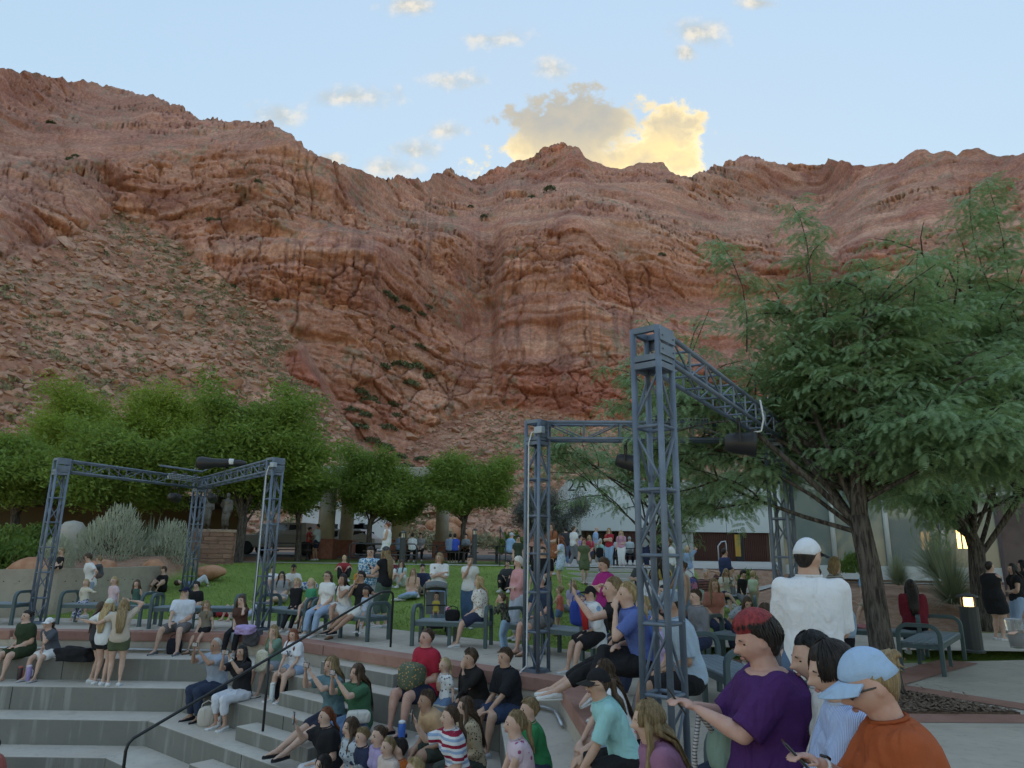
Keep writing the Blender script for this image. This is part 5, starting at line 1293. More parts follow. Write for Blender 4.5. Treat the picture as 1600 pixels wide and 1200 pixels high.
for k, (px, py, Y, w_, h_) in enumerate([(22, 890, 21.0, 80, 52), (62, 886, 21.6, 60, 46), (8, 862, 24, 70, 44), (60, 850, 26, 60, 36), (-20, 885, 20.5, 60, 50)]):
    o = bush(px, py, Y, w_, h_, leafball('shrub', 1500, .075, M_GRN, 80+k, (1, 1, 1), .5, .8), ['low green shrub spilling over the planter wall', 'green shrub beside the rounded boulder on the planter', 'green shrub in front of the dark shelter', 'flowering green shrub under the shelter roof', 'green shrub at the far end of the planter wall'][k], 'shrub')
YC = spiky('desert_spoon', 620, 1.0, .0085, M_YUC, 91, 1.0, .16, .03); YD = spiky('desert_spoon', 520, 1.0, .009, M_YUC, 92, 1.0, .16, .05)
bush(1468, 905, 22.0, 150, 92, YD, 'tall desert spoon grass clump behind the others by the glass hall', 'desert_spoon')
bush(1490, 945, 19.2, 150, 108, YC, 'large desert spoon grass clump beside the slim tree trunk', 'desert_spoon')
bush(1405, 915, 20.5, 80, 58, YD, 'small desert spoon clump behind the woman in maroon', 'desert_spoon')
bush(1342, 893, 23.0, 58, 32, leafball('shrub', 1800, .07, M_GRN, 95, (1, 1, 1), .55, .8), 'neat round bright green bush in the gravel bed', 'shrub')
bush(800, 862, 37, 50, 34, leafball('shrub', 900, .09, M_GRN, 96, (1, 1, 1), .5, .6), 'bright green bush behind the man in a pale cap', 'shrub')
bush(1168, 912, 25, 34, 24, leafball('shrub', 700, .09, M_GRN, 97, (1, 1, 1), .5, .6), 'green bush behind the little girl in pale green', 'shrub')
for k, (px, py, w_) in enumerate([(690, 850, 50), (655, 858, 60), (760, 856, 46), (590, 862, 50)]):
    bush(px, py, 60+k*3, w_, 26, leafball('shrub', 600, .10, M_SCRUB, 98+k, (1, 1, 1), .5, .4), ['grey desert shrub at the foot of the red talus', 'wide grey desert shrub beyond the picnic tables', 'grey desert shrub among the red boulders', 'grey desert shrub beside the colonnade'][k], 'shrub')
for k, (px, py, rp) in enumerate([(700, 832, 26), (735, 838, 20), (765, 845, 22), (715, 815, 18), (680, 820, 16), (770, 842, 14)]):
    q_ = ray_y(px, py, 72+k*2); rr = rp*.5*(72+k*2)/FPX*1.3
    boulder((q_.x, 72+k*2, q_.z), (rr*1.3, rr, rr*.85), ['broad red boulder at the talus foot behind the picnic tables', 'angular red boulder beside the broad one at the talus foot', 'blocky red boulder near the green bush by the hall', 'upper red boulder resting on the talus foot', 'small red boulder at the left of the talus foot pile', 'small red boulder leaning on the blocky one'][k], 21+k)
# ================================================================== people
V3 = Vector
SKIN = dict(fair=(.60, .395, .31), light=(.52, .325, .24), tan=(.42, .25, .175), brown=(.22, .125, .085), rosy=(.58, .345, .28))
HAIRC = dict(blond=((.30, .20, .09), (.52, .38, .20)), lblond=((.45, .33, .18), (.66, .52, .32)), dblond=((.17, .11, .055), (.36, .25, .13)), brown=((.045, .026, .016), (.13, .08, .05)), dark=((.012, .009, .008), (.04, .03, .026)), black=((.006, .006, .007), (.02, .019, .02)),
             red=((.13, .035, .02), (.27, .09, .04)), grey=((.28, .27, .26), (.5, .49, .47)), white=((.62, .6, .57), (.8, .78, .75)), redtop=((.17, .015, .02), (.33, .04, .04)))
def skin_mat(k):
    n = 'skin_'+k
    if n in MATS: return MATS[n]
    m, t, b = matbase(n); c = t.new('ShaderNodeTexCoord').outputs['Object']; c0 = SKIN[k]
    t.link(t.mix(t.ss(t.noise(c, 14, 4), .35, .7), c0, (c0[0]*.93, c0[1]*.82, c0[2]*.78)), b.inputs['Base Color']); b.inputs['Roughness'].default_value = .5; b.inputs['Specular IOR Level'].default_value = .35
    bump(t, b, t.noise(c, 160, 2), .08, .004); return m
def hair_mat(k):
    n = 'hair_'+k
    if n in MATS: return MATS[n]
    m, t, b = matbase(n); c = t.new('ShaderNodeTexCoord').outputs['Object']; a, d = HAIRC[k]
    n1 = t.noise(t.scale(c, (55, 55, 5)), 1, 4, .6); n2 = t.noise(t.scale(c, (160, 160, 12)), 1, 3)
    f = t.math('ADD', t.math('MULTIPLY', n1, .7), t.math('MULTIPLY', n2, .4))
    t.link(t.mix(t.ss(f, .4, .72), a, d), b.inputs['Base Color']); b.inputs['Roughness'].default_value = .45; bump(t, b, f, .8, .012); return m
def cloth(col, pat=None, col2=None, sc=1.0):
    n = 'cloth_%s_%s_%s_%s' % (col, pat, col2, sc)
    if n in MATS: return MATS[n]
    m, t, b = matbase('fabric_%d' % len(MATS)); MATS[n] = m; c = t.new('ShaderNodeTexCoord').outputs['Object']
    base = col
    if pat:
        sp = t.new('ShaderNodeSeparateXYZ'); t.link(c, sp.inputs[0])
        if pat == 'stripe': f = t.math('GREATER_THAN', t.math('FRACT', t.math('MULTIPLY', sp.outputs[2], 16*sc)), .62)
        elif pat == 'vstripe': f = t.math('GREATER_THAN', t.math('FRACT', t.math('MULTIPLY', t.math('ADD', sp.outputs[0], sp.outputs[1]), 70*sc)), .5)
        elif pat == 'floral':
            vo = t.new('ShaderNodeTexVoronoi'); vo.inputs['Scale'].default_value = 17*sc; t.link(c, vo.inputs['Vector']); f = t.math('LESS_THAN', vo.outputs['Distance'], .30)
        elif pat == 'camo': f = t.ss(t.noise(c, 22*sc, 2), .47, .53)
        elif pat == 'tri':
            fr = t.math('FRACT', t.math('MULTIPLY', sp.outputs[2], 8.5*sc)); f = t.math('GREATER_THAN', fr, .72); f2_ = t.math('MULTIPLY', t.math('GREATER_THAN', fr, .28), t.math('LESS_THAN', fr, .52))
        mix = t.mix(f, col, col2)
        if pat == 'tri': mix = t.mix(f2_, mix, (.30, .42, .60))
        base = mix
    fold = t.noise(t.scale(c, (1, 1, .5)), 6.0, 2, .5, 1.4); fine = t.noise(c, 260, 2); cr = t.noise(c, 22, 3, .6, .8)
    if pat is None: base = t.mix(t.math('MULTIPLY', t.ss(fine, .3, .8), .22), col, tuple(v*.72 for v in col))
    t.setin(b.inputs['Base Color'], base); b.inputs['Roughness'].default_value = .85; b.inputs['Specular IOR Level'].default_value = .2
    bump(t, b, t.math('ADD', t.math('MULTIPLY', fold, 1.0), t.math('ADD', t.math('MULTIPLY', cr, .14), t.math('MULTIPLY', fine, .03))), .9, .045)
    return m
M_EYEW = pmat('eye_white', (.62, .6, .57), .3); M_IRIS = pmat('eye_iris', (.03, .022, .018), .15); M_LIP = pmat('lip', (.42, .19, .16), .45); M_LENS = pmat('sunglass_lens', (.02, .02, .022), .08, spec=.8)
M_SOLE = pmat('shoe_sole', (.62, .62, .6), .6); M_PHONE = pmat('phone_black', (.012, .012, .014), .15, spec=.6); M_SCREEN = pmat('phone_case', (.30, .32, .35), .25)

def head_pt(dx, dy, dz, detail=1.0):
    x, y, z = .335*dx, .425*dy, .5*dz
    tj = max(0, -dz)
    x *= 1-.30*tj**1.6; 
    if dy < 0: y *= 1-.38*tj**1.2
    else: y *= 1-.04*tj
    if dz > 0 and dy < 0: y *= 1.04
    y -= .03
    if dy > 0:
        g = lambda cx, cz, sx, sz: math.exp(-((x-cx)/sx)**2-((z-cz)/sz)**2)
        f = dy
        y += f*(.165*g(0, -.115, .058, .06)+.075*g(0, -.02, .045, .09)+.030*g(0, .10, .22, .045)-.050*(g(.145, .02, .075, .05)+g(-.145, .02, .075, .05))
                +   .050*g(0, -.232, .10, .026)+.042*g(0, -.290, .09, .026)-.045*g(0, -.26, .10, .012)-.03*g(0, -.345, .1, .03)+.06*g(0, -.43, .085, .06)+.018*(g(.17, -.12, .08, .09)+g(-.17, -.12, .08, .09)))
    return x, y, z
def head_grid(nu, nv, mod=None):
    V = []; F_ = []
    for i in range(nv+1):
        t_ = math.pi*i/nv
        for k in range(nu):
            a = 2*math.pi*k/nu; dx, dy, dz = math.sin(t_)*math.sin(a), math.sin(t_)*math.cos(a), math.cos(t_)
            p = head_pt(dx, dy, dz)
            if mod: p = mod(p, dx, dy, dz)
            V.append(V3(p))
    for i in range(nv):
        for k in range(nu):
            k2 = (k+1) % nu; F_.append((i*nu+k, i*nu+k2, (i+1)*nu+k2, (i+1)*nu+k))
    return V, F_
HG = {n: head_grid(*n) for n in ((44, 34), (26, 20), (16, 12))}
def zl_hair(dy, fr=.30, sd=.0, bk=-.40):
    if dy > .45: return fr
    if dy > -.15: t_ = (dy+.15)/.6; t_ = t_*t_*(3-2*t_); return sd+(fr-sd)*t_
    t_ = min(1, (-.15-dy)/.5); return sd+(bk-sd)*t_
def hair_shell(res, vol, fr, sd, bk, rough=0.0, seed=0):
    def mod(p, dx, dy, dz):
        z = p[2]; k = 1/(1+math.exp(-(z-zl_hair(dy, fr, sd, bk))/.022)); n_ = rough*float(_h(np.int64(int(dx*9+50)), np.int64(int(dy*9+50)), np.int64(int(dz*9+50)), seed)-.5) if rough else 0
        f = .88+(vol+n_*.9-.88)*k; return (p[0]*f, p[1]*f-.01*k, p[2]*f+.015*k)
    return head_grid(res[0], res[1], mod)
def capshell(res):
    def mod(p, dx, dy, dz):
        k = 1/(1+math.exp(-(p[2]-(.17 if dy > .2 else .17-.13*min(1, (.2-dy)/.5)))/.012)); f = .86+(1.15-.86)*k; return (p[0]*f, p[1]*f, p[2]*(f if p[2] < .3 else f*1.02))
    return head_grid(res[0], res[1], mod)
SHELLS = {}

def loft(mb, rings, n=14, pw=2.3):
    b0 = len(mb.v)
    for c, xa, ya, rx, ry in rings:
        for k in range(n):
            a = 2*math.pi*k/n; ca, sa = math.cos(a), math.sin(a); q = (abs(ca)**pw+abs(sa)**pw)**(-1/pw); mb.v.append(tuple(c+xa*(ca*q*rx)+ya*(sa*q*ry)))
    for i in range(len(rings)-1):
        for k in range(n):
            k2 = (k+1) % n; mb.f.append((b0+i*n+k, b0+i*n+k2, b0+(i+1)*n+k2, b0+(i+1)*n+k)); mb.m.append(mb.mi)
    for i, fl in ((0, True), (len(rings)-1, False)):
        ci = len(mb.v); mb.v.append(tuple(rings[i][0]))
        for k in range(n):
            k2 = (k+1) % n; q = (b0+i*n+k, b0+i*n+k2, ci); mb.f.append(q[::-1] if fl else q); mb.m.append(mb.mi)
def limb(mb, pts, rs, n=10):
    mb.tube(pts, list(rs), n)
    for p, r in zip(pts, rs): mb.ball(p, r, n, 6)
def ik(S, T, a, b_, pole):
    d = T-S; L = d.length
    if L > (a+b_)*.995: T = S+d*((a+b_)*.995/L); d = T-S; L = d.length
    if L < abs(a-b_)*1.02+.01: L = abs(a-b_)*1.02+.01; T = S+d.normalized()*L; d = T-S
    u = d.normalized(); x = (a*a-b_*b_+L*L)/(2*L); h = math.sqrt(max(0, a*a-x*x)); pv = pole-u*pole.dot(u)
    if pv.length < 1e-4: pv = V3((0, 0, 1))-u*u.z
    return S+u*x+pv.normalized()*h, T
def resolve(vox):
    return vox
PEOPLE = []
FOLD = None
def rmesh(o, vox, smooth=4, fac=.5, dec=None, fold=0):
    global FOLD
    m_ = o.modifiers.new('remesh', 'REMESH'); m_.mode = 'VOXEL'; m_.voxel_size = vox; m_.use_smooth_shade = True
    s_ = o.modifiers.new('smooth', 'SMOOTH'); s_.factor = fac; s_.iterations = smooth
    if fold:
        if FOLD is None:
            FOLD = bpy.data.textures.new('cloth_folds', 'MARBLE'); FOLD.noise_scale = .22; FOLD.turbulence = 7.0; FOLD.marble_type = 'SOFT'; FOLD.noise_depth = 2
        f_ = o.modifiers.new('folds', 'DISPLACE'); f_.texture = FOLD; f_.strength = fold; f_.mid_level = .55; f_.texture_coords = 'LOCAL'
    if dec: d_ = o.modifiers.new('decimate', 'DECIMATE'); d_.ratio = dec
    return o

def person(label, base, h, face, pose='stand', kind='f', hr=None, build=1.0, lean=0, head=(0, 0), arms=('side', 'side'), legs=None, drop=.42, top=((.5, .5, .5),), sleeve=.75, hem=.0, bottom=((.05, .05, .06),), blen=1.95, skirt=False, hair=('brown', 'long'), skin='fair', shoe=((.6, .6, .6), 'sneaker'), hat=None, glasses=None, phone=None, belly=0.0, spread=1.0, roll=0.0, group=None, neck=None, loose=1.0, beard=None, tz=0.0):
    """base: contact point of feet (standing) or seat; face: azimuth of the look direction, 0 = +Y, clockwise"""
    d = math.hypot(base[0], base[1]); 
    near = d < 6.2; mid = d < 13
    vox = .0095 if d < 4.2 else (.0125 if d < 6.5 else (.018 if d < 9.5 else (.0235 if d < 14 else (.031 if d < 20 else .043))))
    if h < 1.15: vox *= .85
    hr = hr if hr else (.132 if h > 1.45 else (.15 if h > 1.2 else (.172 if h > .95 else .2)))
    s = (1-hr)/(1-.132); HH = hr*h; B = build
    e = empty('person', base, R(-face)); tag(e, label, 'person', group)
    if roll: e.rotation_euler = (0, R(roll), R(-face))
    U = V3((0, math.sin(R(lean)), math.cos(R(lean)))); Xa = V3((1, 0, 0)); Fw = V3((0, math.cos(R(lean)), -math.sin(R(lean))))
    seated = pose != 'stand'
    hipz = .505*s*h if pose == 'stand' else (.058*h*B**.4 if pose in ('sit', 'floor') else .06*h)
    P_ = V3((0, 0, hipz))
    if pose == 'lie': U = V3((0, -1, .05)).normalized(); Fw = V3((0, .05, 1))
    tl = .312*s*h
    def spine(f, dy=0.0): return P_+U*(tl*f)+Fw*(-.012*h*math.sin(math.pi*min(1, f))+dy)
    N = spine(1.0); sw = (.103 if kind == 'm' else .091)*h*s*(.75+.25*B)
    if kind == 'c': sw = .090*h*s
    S = {k: spine(.865)+Xa*(sgn*sw) for k, sgn in (('l', -1), ('r', 1))}
    ua, fa = .170*s*h, .148*s*h; hl = .095*s*h
    th, sh_ = .240*s*h, .235*s*h
    # ---- head frame
    yaw, pit = R(head[0]), R(head[1])
    Rh = Matrix.Rotation(-yaw, 3, 'Z')@Matrix.Rotation(-pit, 3, 'X')
    if pose == 'lie': Rh = Matrix.Rotation(R(75), 3, 'X')@Rh
    nd = (U*.7+V3((0, .25, .75))).normalized() if pose != 'lie' else U
    Hc = N+nd*(.014*s*h)+(Rh@V3((0, .03*HH, .46*HH)))
    def hp(x, y, z): return Hc+Rh@V3((x*HH, y*HH, z*HH))
    # ---- legs
    hipx = .052*h*s*(.8+.2*B)
    Hj = {'l': P_+V3((-hipx, 0, 0)), 'r': P_+V3((hipx, 0, 0))}
    legs = legs or {'stand': 'stand', 'sit': 'sit', 'floor': 'up', 'lie': 'lie'}[pose]
    K, A, FD = {}, {}, {}
    for k, sgn in (('l', -1), ('r', 1)):
        H_ = Hj[k]; fd = V3((sgn*.15, 1, 0)).normalized(); az = .042*h*s
        if legs == 'stand': T = V3((sgn*.058*h*spread, -.01*h*sgn, az)); pole = V3((0, 1, 0))
        elif legs == 'walk': T = V3((sgn*.04*h, .10*h*sgn, az+(.02 if sgn < 0 else 0))); pole = V3((0, 1, 0))
        elif legs == 'sit': T = V3((sgn*.075*h*spread, .275*h*s, -drop+az)); pole = V3((sgn*.12*spread, 1, .55))
        elif legs == 'tuck': T = V3((sgn*.06*h*spread, .20*h*s, -drop+az)); pole = V3((0, 1, .6))
        elif legs == 'out': T = V3((sgn*.05*h, .44*h*s, -drop*.75+az)); pole = V3((0, .3, 1))
        elif legs == 'cross':
            if sgn > 0: T = V3((-.10*h, .33*h*s, -drop*.45+az)); pole = V3((.2, 1, 1.0)); fd = V3((-.5, .85, -.35)).normalized()
            else: T = V3((-.02*h, .24*h*s, -drop+az)); pole = V3((0, 1, .6))
        elif legs == 'up': T = V3((sgn*.07*h*spread, .24*h*s, az-.01)); pole = V3((sgn*.25, .2, 1))
        elif legs == 'crossed': T = V3((-sgn*.10*h, .17*h*s, az*.6)); pole = V3((sgn*1.0, .5, .25)); fd = V3((-sgn*.9, .45, 0)).normalized()
        elif legs == 'straight': T = V3((sgn*.07*h, .46*h*s, az*.8)); pole = V3((0, 0, 1)); fd = V3((sgn*.2, .25, 1)).normalized()
        elif legs == 'lie': T = V3((sgn*.07*h, .26*h*s, az*.6)); pole = V3((0, .1, 1))
        elif legs == 'side': T = V3((.20*h if sgn > 0 else .1*h, .16*h*s, az*.5)); pole = V3((-.6, .8, .2)); fd = V3((.9, .2, 0)).normalized()
        kn, T = ik(H_, T, th, sh_, pole); K[k], A[k], FD[k] = kn, T, fd
    # ---- arms
    E_, W_, HD = {}, {}, {}
    for k, sgn, pr in (('l', -1, arms[0]), ('r', 1, arms[1])):
        S0 = S[k]; pole = V3((sgn*.55, -.8, -.5)); hd = None
        mth = Hj[k].lerp(K[k], .62)
        if pr == 'side': T = S0+V3((sgn*.055*h, .04*h, -(ua+fa)*.97)) if pose == 'stand' else S0+V3((sgn*.09*h, .0, -(ua+fa)*.90)); pole = V3((sgn*.2, -1, 0))
        elif pr == 'lap': T = V3((sgn*.035*h, mth.y*.92, mth.z+.062*h*B)); hd = V3((-sgn*.7, .7, -.15))
        elif pr == 'knee': T = K[k]+V3((-sgn*.01*h, -.035*h, .05*h)); hd = V3((-sgn*.15, .75, -.6))
        elif pr == 'clasp': T = (K['l']+K['r'])/2+V3((sgn*.025*h, .03*h, -.01*h)); hd = V3((-sgn*.8, .6, -.1))
        elif pr == 'shin': T = (K[k]+A[k])/2+V3((0, .05*h, .03*h)); hd = V3((-sgn*.8, .3, -.2))
        elif pr == 'phone': T = Hc+(Matrix.Rotation(-yaw, 3, 'Z')@V3((sgn*.042*h, .20*h, -.035*h))); hd = V3((-sgn*.35, .25, .9)); pole = V3((sgn*.7, -.1, -1))
        elif pr == 'phone1': T = Hc+(Matrix.Rotation(-yaw, 3, 'Z')@V3((sgn*.03*h, .22*h, -.05*h))); hd = V3((-sgn*.1, .3, .95)); pole = V3((sgn*.5, -.1, -1))
        elif pr == 'low': T = spine(.55)+V3((sgn*.03*h, .19*h+belly*.6*h, .02*h)); hd = V3((-sgn*.45, .8, .3)); pole = V3((sgn*.8, -.5, -.7))
        elif pr == 'chest': T = spine(.72)+V3((sgn*.02*h, .12*h, .0)); hd = V3((-sgn*.8, .3, .4))
        elif pr == 'chin': T = hp(0.05*sgn, .34, -.52)+V3((sgn*.01*h, .03*h, -.03*h)); hd = V3((-sgn*.2, -.1, 1)); pole = V3((sgn*.3, .4, -1))
        elif pr == 'cheek': T = hp(.34*sgn, .12, -.30)+V3((sgn*.015*h, .02*h, -.04*h)); hd = V3((-sgn*.05, -.05, 1)); pole = V3((sgn*.5, .6, -1))
        elif pr == 'belly': T = spine(.28)+V3((-sgn*.02*h, .11*h+belly*h, 0)); hd = V3((-sgn, .25, 0)); pole = V3((sgn*1, -.4, -.3))
        elif pr == 'fold': T = spine(.58)+V3((-sgn*.05*h, .105*h+belly*h*.5, .01*h*sgn)); hd = V3((-sgn, .2, .1)); pole = V3((sgn*1, .1, -.6))
        elif pr == 'hip': T = P_+V3((sgn*.115*h, .0, .06*h)); hd = V3((-sgn*.6, .6, -.3)); pole = V3((sgn*1, -.6, 0))
        elif pr == 'bench': T = V3((sgn*.17*h, .02*h, .03*h if seated else hipz)); hd = V3((sgn*.2, .9, -.3)); pole = V3((sgn*.4, -1, 0))
        elif pr == 'back': T = V3((sgn*.16*h, -.20*h, .03*h)); hd = V3((sgn*.3, -.8, -.4)); pole = V3((sgn*.3, -1, 0))
        elif pr == 'head': T = hp(.42*sgn, 0, .35); hd = V3((-sgn*.8, -.1, .5)); pole = V3((sgn*1, .2, .3))
        elif pr == 'over': T = Hc+V3((sgn*.06*h, .05*h, .17*h)); hd = V3((-sgn, 0, .3)); pole = V3((sgn*1, 0, .5))
        elif pr == 'reach': T = S0+V3((sgn*.1*h, .26*h, -.06*h)); hd = V3((0, 1, -.1)); pole = V3((sgn*.4, -.2, -1))
        elif pr == 'out': T = S0+V3((sgn*.28*h, .05*h, -.06*h)); hd = V3((sgn, .2, 0)); pole = V3((0, -.5, -1))
        elif pr == 'neck': T = N+V3((-sgn*.05*h, .13*h, .0)); hd = V3((-sgn*.8, .2, .1)); pole = V3((sgn*1, 0, -.4))
        elif isinstance(pr, tuple): T = V3(pr[:3])*h; hd = V3(pr[3:6]) if len(pr) > 3 else None
        el, T = ik(S0, T, ua, fa, pole); E_[k], W_[k] = el, T
        fd_ = (T-el).normalized(); HD[k] = (fd_*.5+hd.normalized()).normalized() if hd is not None else (fd_+V3((0, .15, 0))).normalized()
    # ---- body
    mb = MB(); sk = skin_mat(skin); n = 12 if mid else 8
    fem = kind == 'f'
    W = {0: (.098 if fem else .090), .35: (.080 if fem else .085), .7: (.094 if fem else .102), .9: (.098 if fem else .112)}
    def tor(f, infl=0.0):
        rx = float(np.interp(f, [-.12, 0, .18, .38, .62, .80, .90, .96, 1.0], [.088, .099 if fem else .092, .092 if fem else .089, .079 if fem else .085, .090 if fem else .097, .099 if fem else .110, .088 if fem else .100, .062 if fem else .070, .042]))
        ry = float(np.interp(f, [-.12, 0, .18, .38, .62, .80, .90, .96, 1.0], [.060, .070, .066, .059, .066, .064, .054, .045, .038]))
        by = belly*math.exp(-((f-.25)/.28)**2)
        return spine(f, by*h*.5), Xa, Fw, (rx*B**.75*s+infl)*h if infl < .2 else 0, ((ry*B**.85+by*.5)*s+infl)*h
    loft(mb, [tor(f) for f in (-.12, 0, .18, .38, .62, .80, .90, .96, 1.0)], n)
    if fem and kind == 'f' and h > 1.4:
        for sg in (-1, 1): mb.ball(spine(.66, .048*h*B**.6)+Xa*(sg*.043*h), .036*h*B**.6, 8, 6)
    limb(mb, [spine(.93), N, N+nd*(.03*s*h)+V3((0, .010*h, .02*h))], [.044*h, (.036 if fem else .042)*h*(.75+.25*B), .037*h], n)
    hg = HG[(44, 34)] if near else (HG[(26, 20)] if mid else HG[(16, 12)])
    mb.add([Hc+Rh@(v*HH) for v in hg[0]], hg[1])
    for sg in (-1, 1): mb.ball(hp(.335*sg, -.03, -.03), (.035*HH, .075*HH, .12*HH), 8, 6, Rh)
    Lg = B**.6
    for k, sgn in (('l', -1), ('r', 1)):
        limb(mb, [Hj[k], Hj[k].lerp(K[k], .4), K[k]], [.058*h*Lg*s, .050*h*Lg*s, .034*h*Lg**.6*s], n)
        limb(mb, [K[k], K[k].lerp(A[k], .32), K[k].lerp(A[k], .75), A[k]], [.034*h*Lg**.6*s, .0345*h*Lg**.7*s, .023*h*Lg**.4*s, .020*h*s], n)
        up_ = V3((0, 0, 1)) if abs(FD[k].z) < .8 else V3((0, -1, 0)); f0 = A[k]-FD[k]*.028*h-up_*.022*h; f1 = A[k]+FD[k]*.095*h-up_*.028*h
        limb(mb, [f0, A[k]+FD[k]*.03*h-up_*.012*h, f1], [.019*h, .021*h, .013*h], 8)
        limb(mb, [S[k], S[k].lerp(E_[k], .35), E_[k]], [.031*h*B**.5*s, .029*h*B**.6*s, .0215*h*B**.4*s], n)
        limb(mb, [E_[k], E_[k].lerp(W_[k], .3), W_[k]], [.0215*h*B**.4*s, .0225*h*B**.4*s, .0145*h*s], n)
        # hand: palm, four fingers of different length, thumb from the side of the palm
        hd = HD[k]; side = hd.cross(V3((0, 0, 1)));
        if side.length < .2: side = V3((sgn, 0, 0))
        side = side.normalized()*(1 if side.x*sgn < 0 else -1); nrm = side.cross(hd).normalized()
        if nrm.z > 0: nrm = -nrm
        pc = W_[k]+hd*hl*.42; Mh = Matrix((side, hd, nrm)).transposed()
        mb.ball(pc, (.40*hl*.52, hl*.34, .135*hl), 8, 6, Mh)
        if d < 9:
            for q in range(4):
                fl = hl*(.50, .56, .53, .42)[q]; o0 = pc+side*((q-1.5)*-.115*hl)+hd*hl*.24; c1 = o0+hd*fl*.5+nrm*fl*.10; c2 = o0+hd*fl*.78+nrm*fl*.42
                rr = max(.0065*h/1.7, .052*hl); limb(mb, [o0, c1, c2], [rr, rr*.95, rr*.85], 6)
            o0 = pc-hd*hl*.12+side*.17*hl; limb(mb, [o0, o0+side*hl*.16+hd*hl*.18+nrm*hl*.08, o0+side*hl*.14+hd*hl*.42+nrm*hl*.16], [.062*hl, .058*hl, .05*hl], 6)
        else:
            mb.ball(pc+hd*hl*.42+nrm*hl*.1, (.19*hl, hl*.30, .10*hl), 8, 5, Mh); mb.ball(pc+side*hl*.24+hd*hl*.15, (.07*hl, .2*hl, .07*hl), 6, 5, Mh)
    bo = mb.build('body', sk, e, smooth=True); rmesh(bo, vox*(.8 if near else .92), 2, .45, .42 if near else (.7 if mid else None))
    # ---- face
    if d < 22:
        em = 'eye_mesh'
        if em not in SHELLS:
            q = MB(); q.mi = 0; q.ball((0, 0, 0), 1, 10, 8, Matrix.Rotation(-math.pi/2, 3, 'X'))
            for i_ in range(len(q.f)): q.m[i_] = 1 if i_ < 30 else 0
            SHELLS[em] = q.mesh('eye', [M_EYEW, M_IRIS], True)
            SHELLS['lip'] = MB().ball((0, 0, 0), 1, 10, 6).mesh('lips', M_LIP, True)
            q = MB(); q.tube([(-1, -.12, -.12), (-.2, .06, .12), (1, -.3, -.1)], [.10, .16, .05], 6); SHELLS['brow'] = q
        re = Rh.to_euler(); ez = 1.0 if near else 1.3
        for sg in (-1, 1):
            if not (glasses == 'sun'): obj('eye', SHELLS[em], e, hp(.145*sg, .268, .018), re, (.072*HH*ez, .060*HH*ez, .034*HH*ez))
            bn = 'brow_'+hair[0]
            if bn not in SHELLS: SHELLS[bn] = SHELLS['brow'].mesh('eyebrow', hair_mat(hair[0] if hair[0] not in ('white', 'redtop') else 'brown'), True)
            if d < 18: obj('eyebrow', SHELLS[bn], e, hp(.15*sg, .372, .105), re, (.095*HH*sg, .07*HH*ez, .10*HH*ez))
        obj('lips', SHELLS['lip'], e, hp(0, .372, -.262), re, (.110*HH*ez, .044*HH*ez, .036*HH*ez))
    if glasses:
        gm = MB(); lm = M_LENS if glasses == 'sun' else M_BLACK
        for sg in (-1, 1):
            if glasses == 'sun': gm.ball(hp(.15*sg, .385, .01), (.125*HH, .03*HH, .095*HH), 10, 6, Rh)
            else: gm.tube([hp(.15*sg+.11*math.cos(a), .40, .01+.08*math.sin(a)) for a in np.linspace(0, 2*math.pi, 13)], .012*HH, 5, False)
            gm.tube([hp(.27*sg, .37, .03), hp(.35*sg, .0, .02)], .014*HH, 5)
        gm.tube([hp(-.05, .42, .03), hp(.05, .42, .03)], .014*HH, 5); gm.build('glasses', lm, e, smooth=True)
    # ---- hair
    hc, hs = hair; hm = hair_mat(hc); res = (30, 22) if near else ((22, 16) if mid else (14, 10))
    if hs != 'bald':
        vol, fr, sd, bk = dict(long=(1.12, .30, -.05, -.42), pony=(1.07, .30, -.05, -.42), bun=(1.07, .30, -.05, -.42), short=(1.12, .28, .02, -.42), crop=(1.06, .30, .04, -.40), curly=(1.24, .26, -.05, -.40), bob=(1.16, .28, -.25, -.48), thin=(1.04, .42, .06, -.40), pixie=(1.22, .24, .0, -.38), braid=(1.07, .30, -.05, -.42))[hs]
        key = (hs, res)
        if key not in SHELLS: SHELLS[key] = hair_shell(res, vol, fr, sd, bk, {'curly': .22, 'short': .10, 'pixie': .18, 'bob': .06}.get(hs, .03), 3)
        hb = MB(); hv, hf = SHELLS[key]; hb.add([Hc+Rh@(v*HH) for v in hv], hf)
        bk_ = V3((0, -1, 0)); r_ = random.Random(int(h*1000+face+d*10))
        if hs in ('long', 'bob'):
            Lh = .235*h if hs == 'long' else .05*h
            c0 = hp(0, -.12, .10); c1 = hp(0, -.30, -.35); c2 = spine(.93)+Fw*(-.075*h*B**.5); c3 = spine(max(.2, 1-Lh/tl))+Fw*(-.088*h*B**.6)
            if hs == 'bob': c2 = hp(0, -.28, -.62); c3 = hp(0, -.24, -.75)
            loft(hb, [(c0, Rh@Xa, Rh@V3((0, 1, 0)), .37*HH, .34*HH), (hp(0, -.16, -.15), Rh@Xa, Rh@V3((0, 1, 0)), .41*HH, .30*HH), (c1, Rh@Xa, Rh@V3((0, 1, 0)), .42*HH, .2*HH), (c2, Xa, Fw, .42*HH, .11*HH), (c2.lerp(c3, .6), Xa, Fw, .38*HH, .09*HH), (c3, Xa, Fw, .22*HH, .05*HH)], 12)
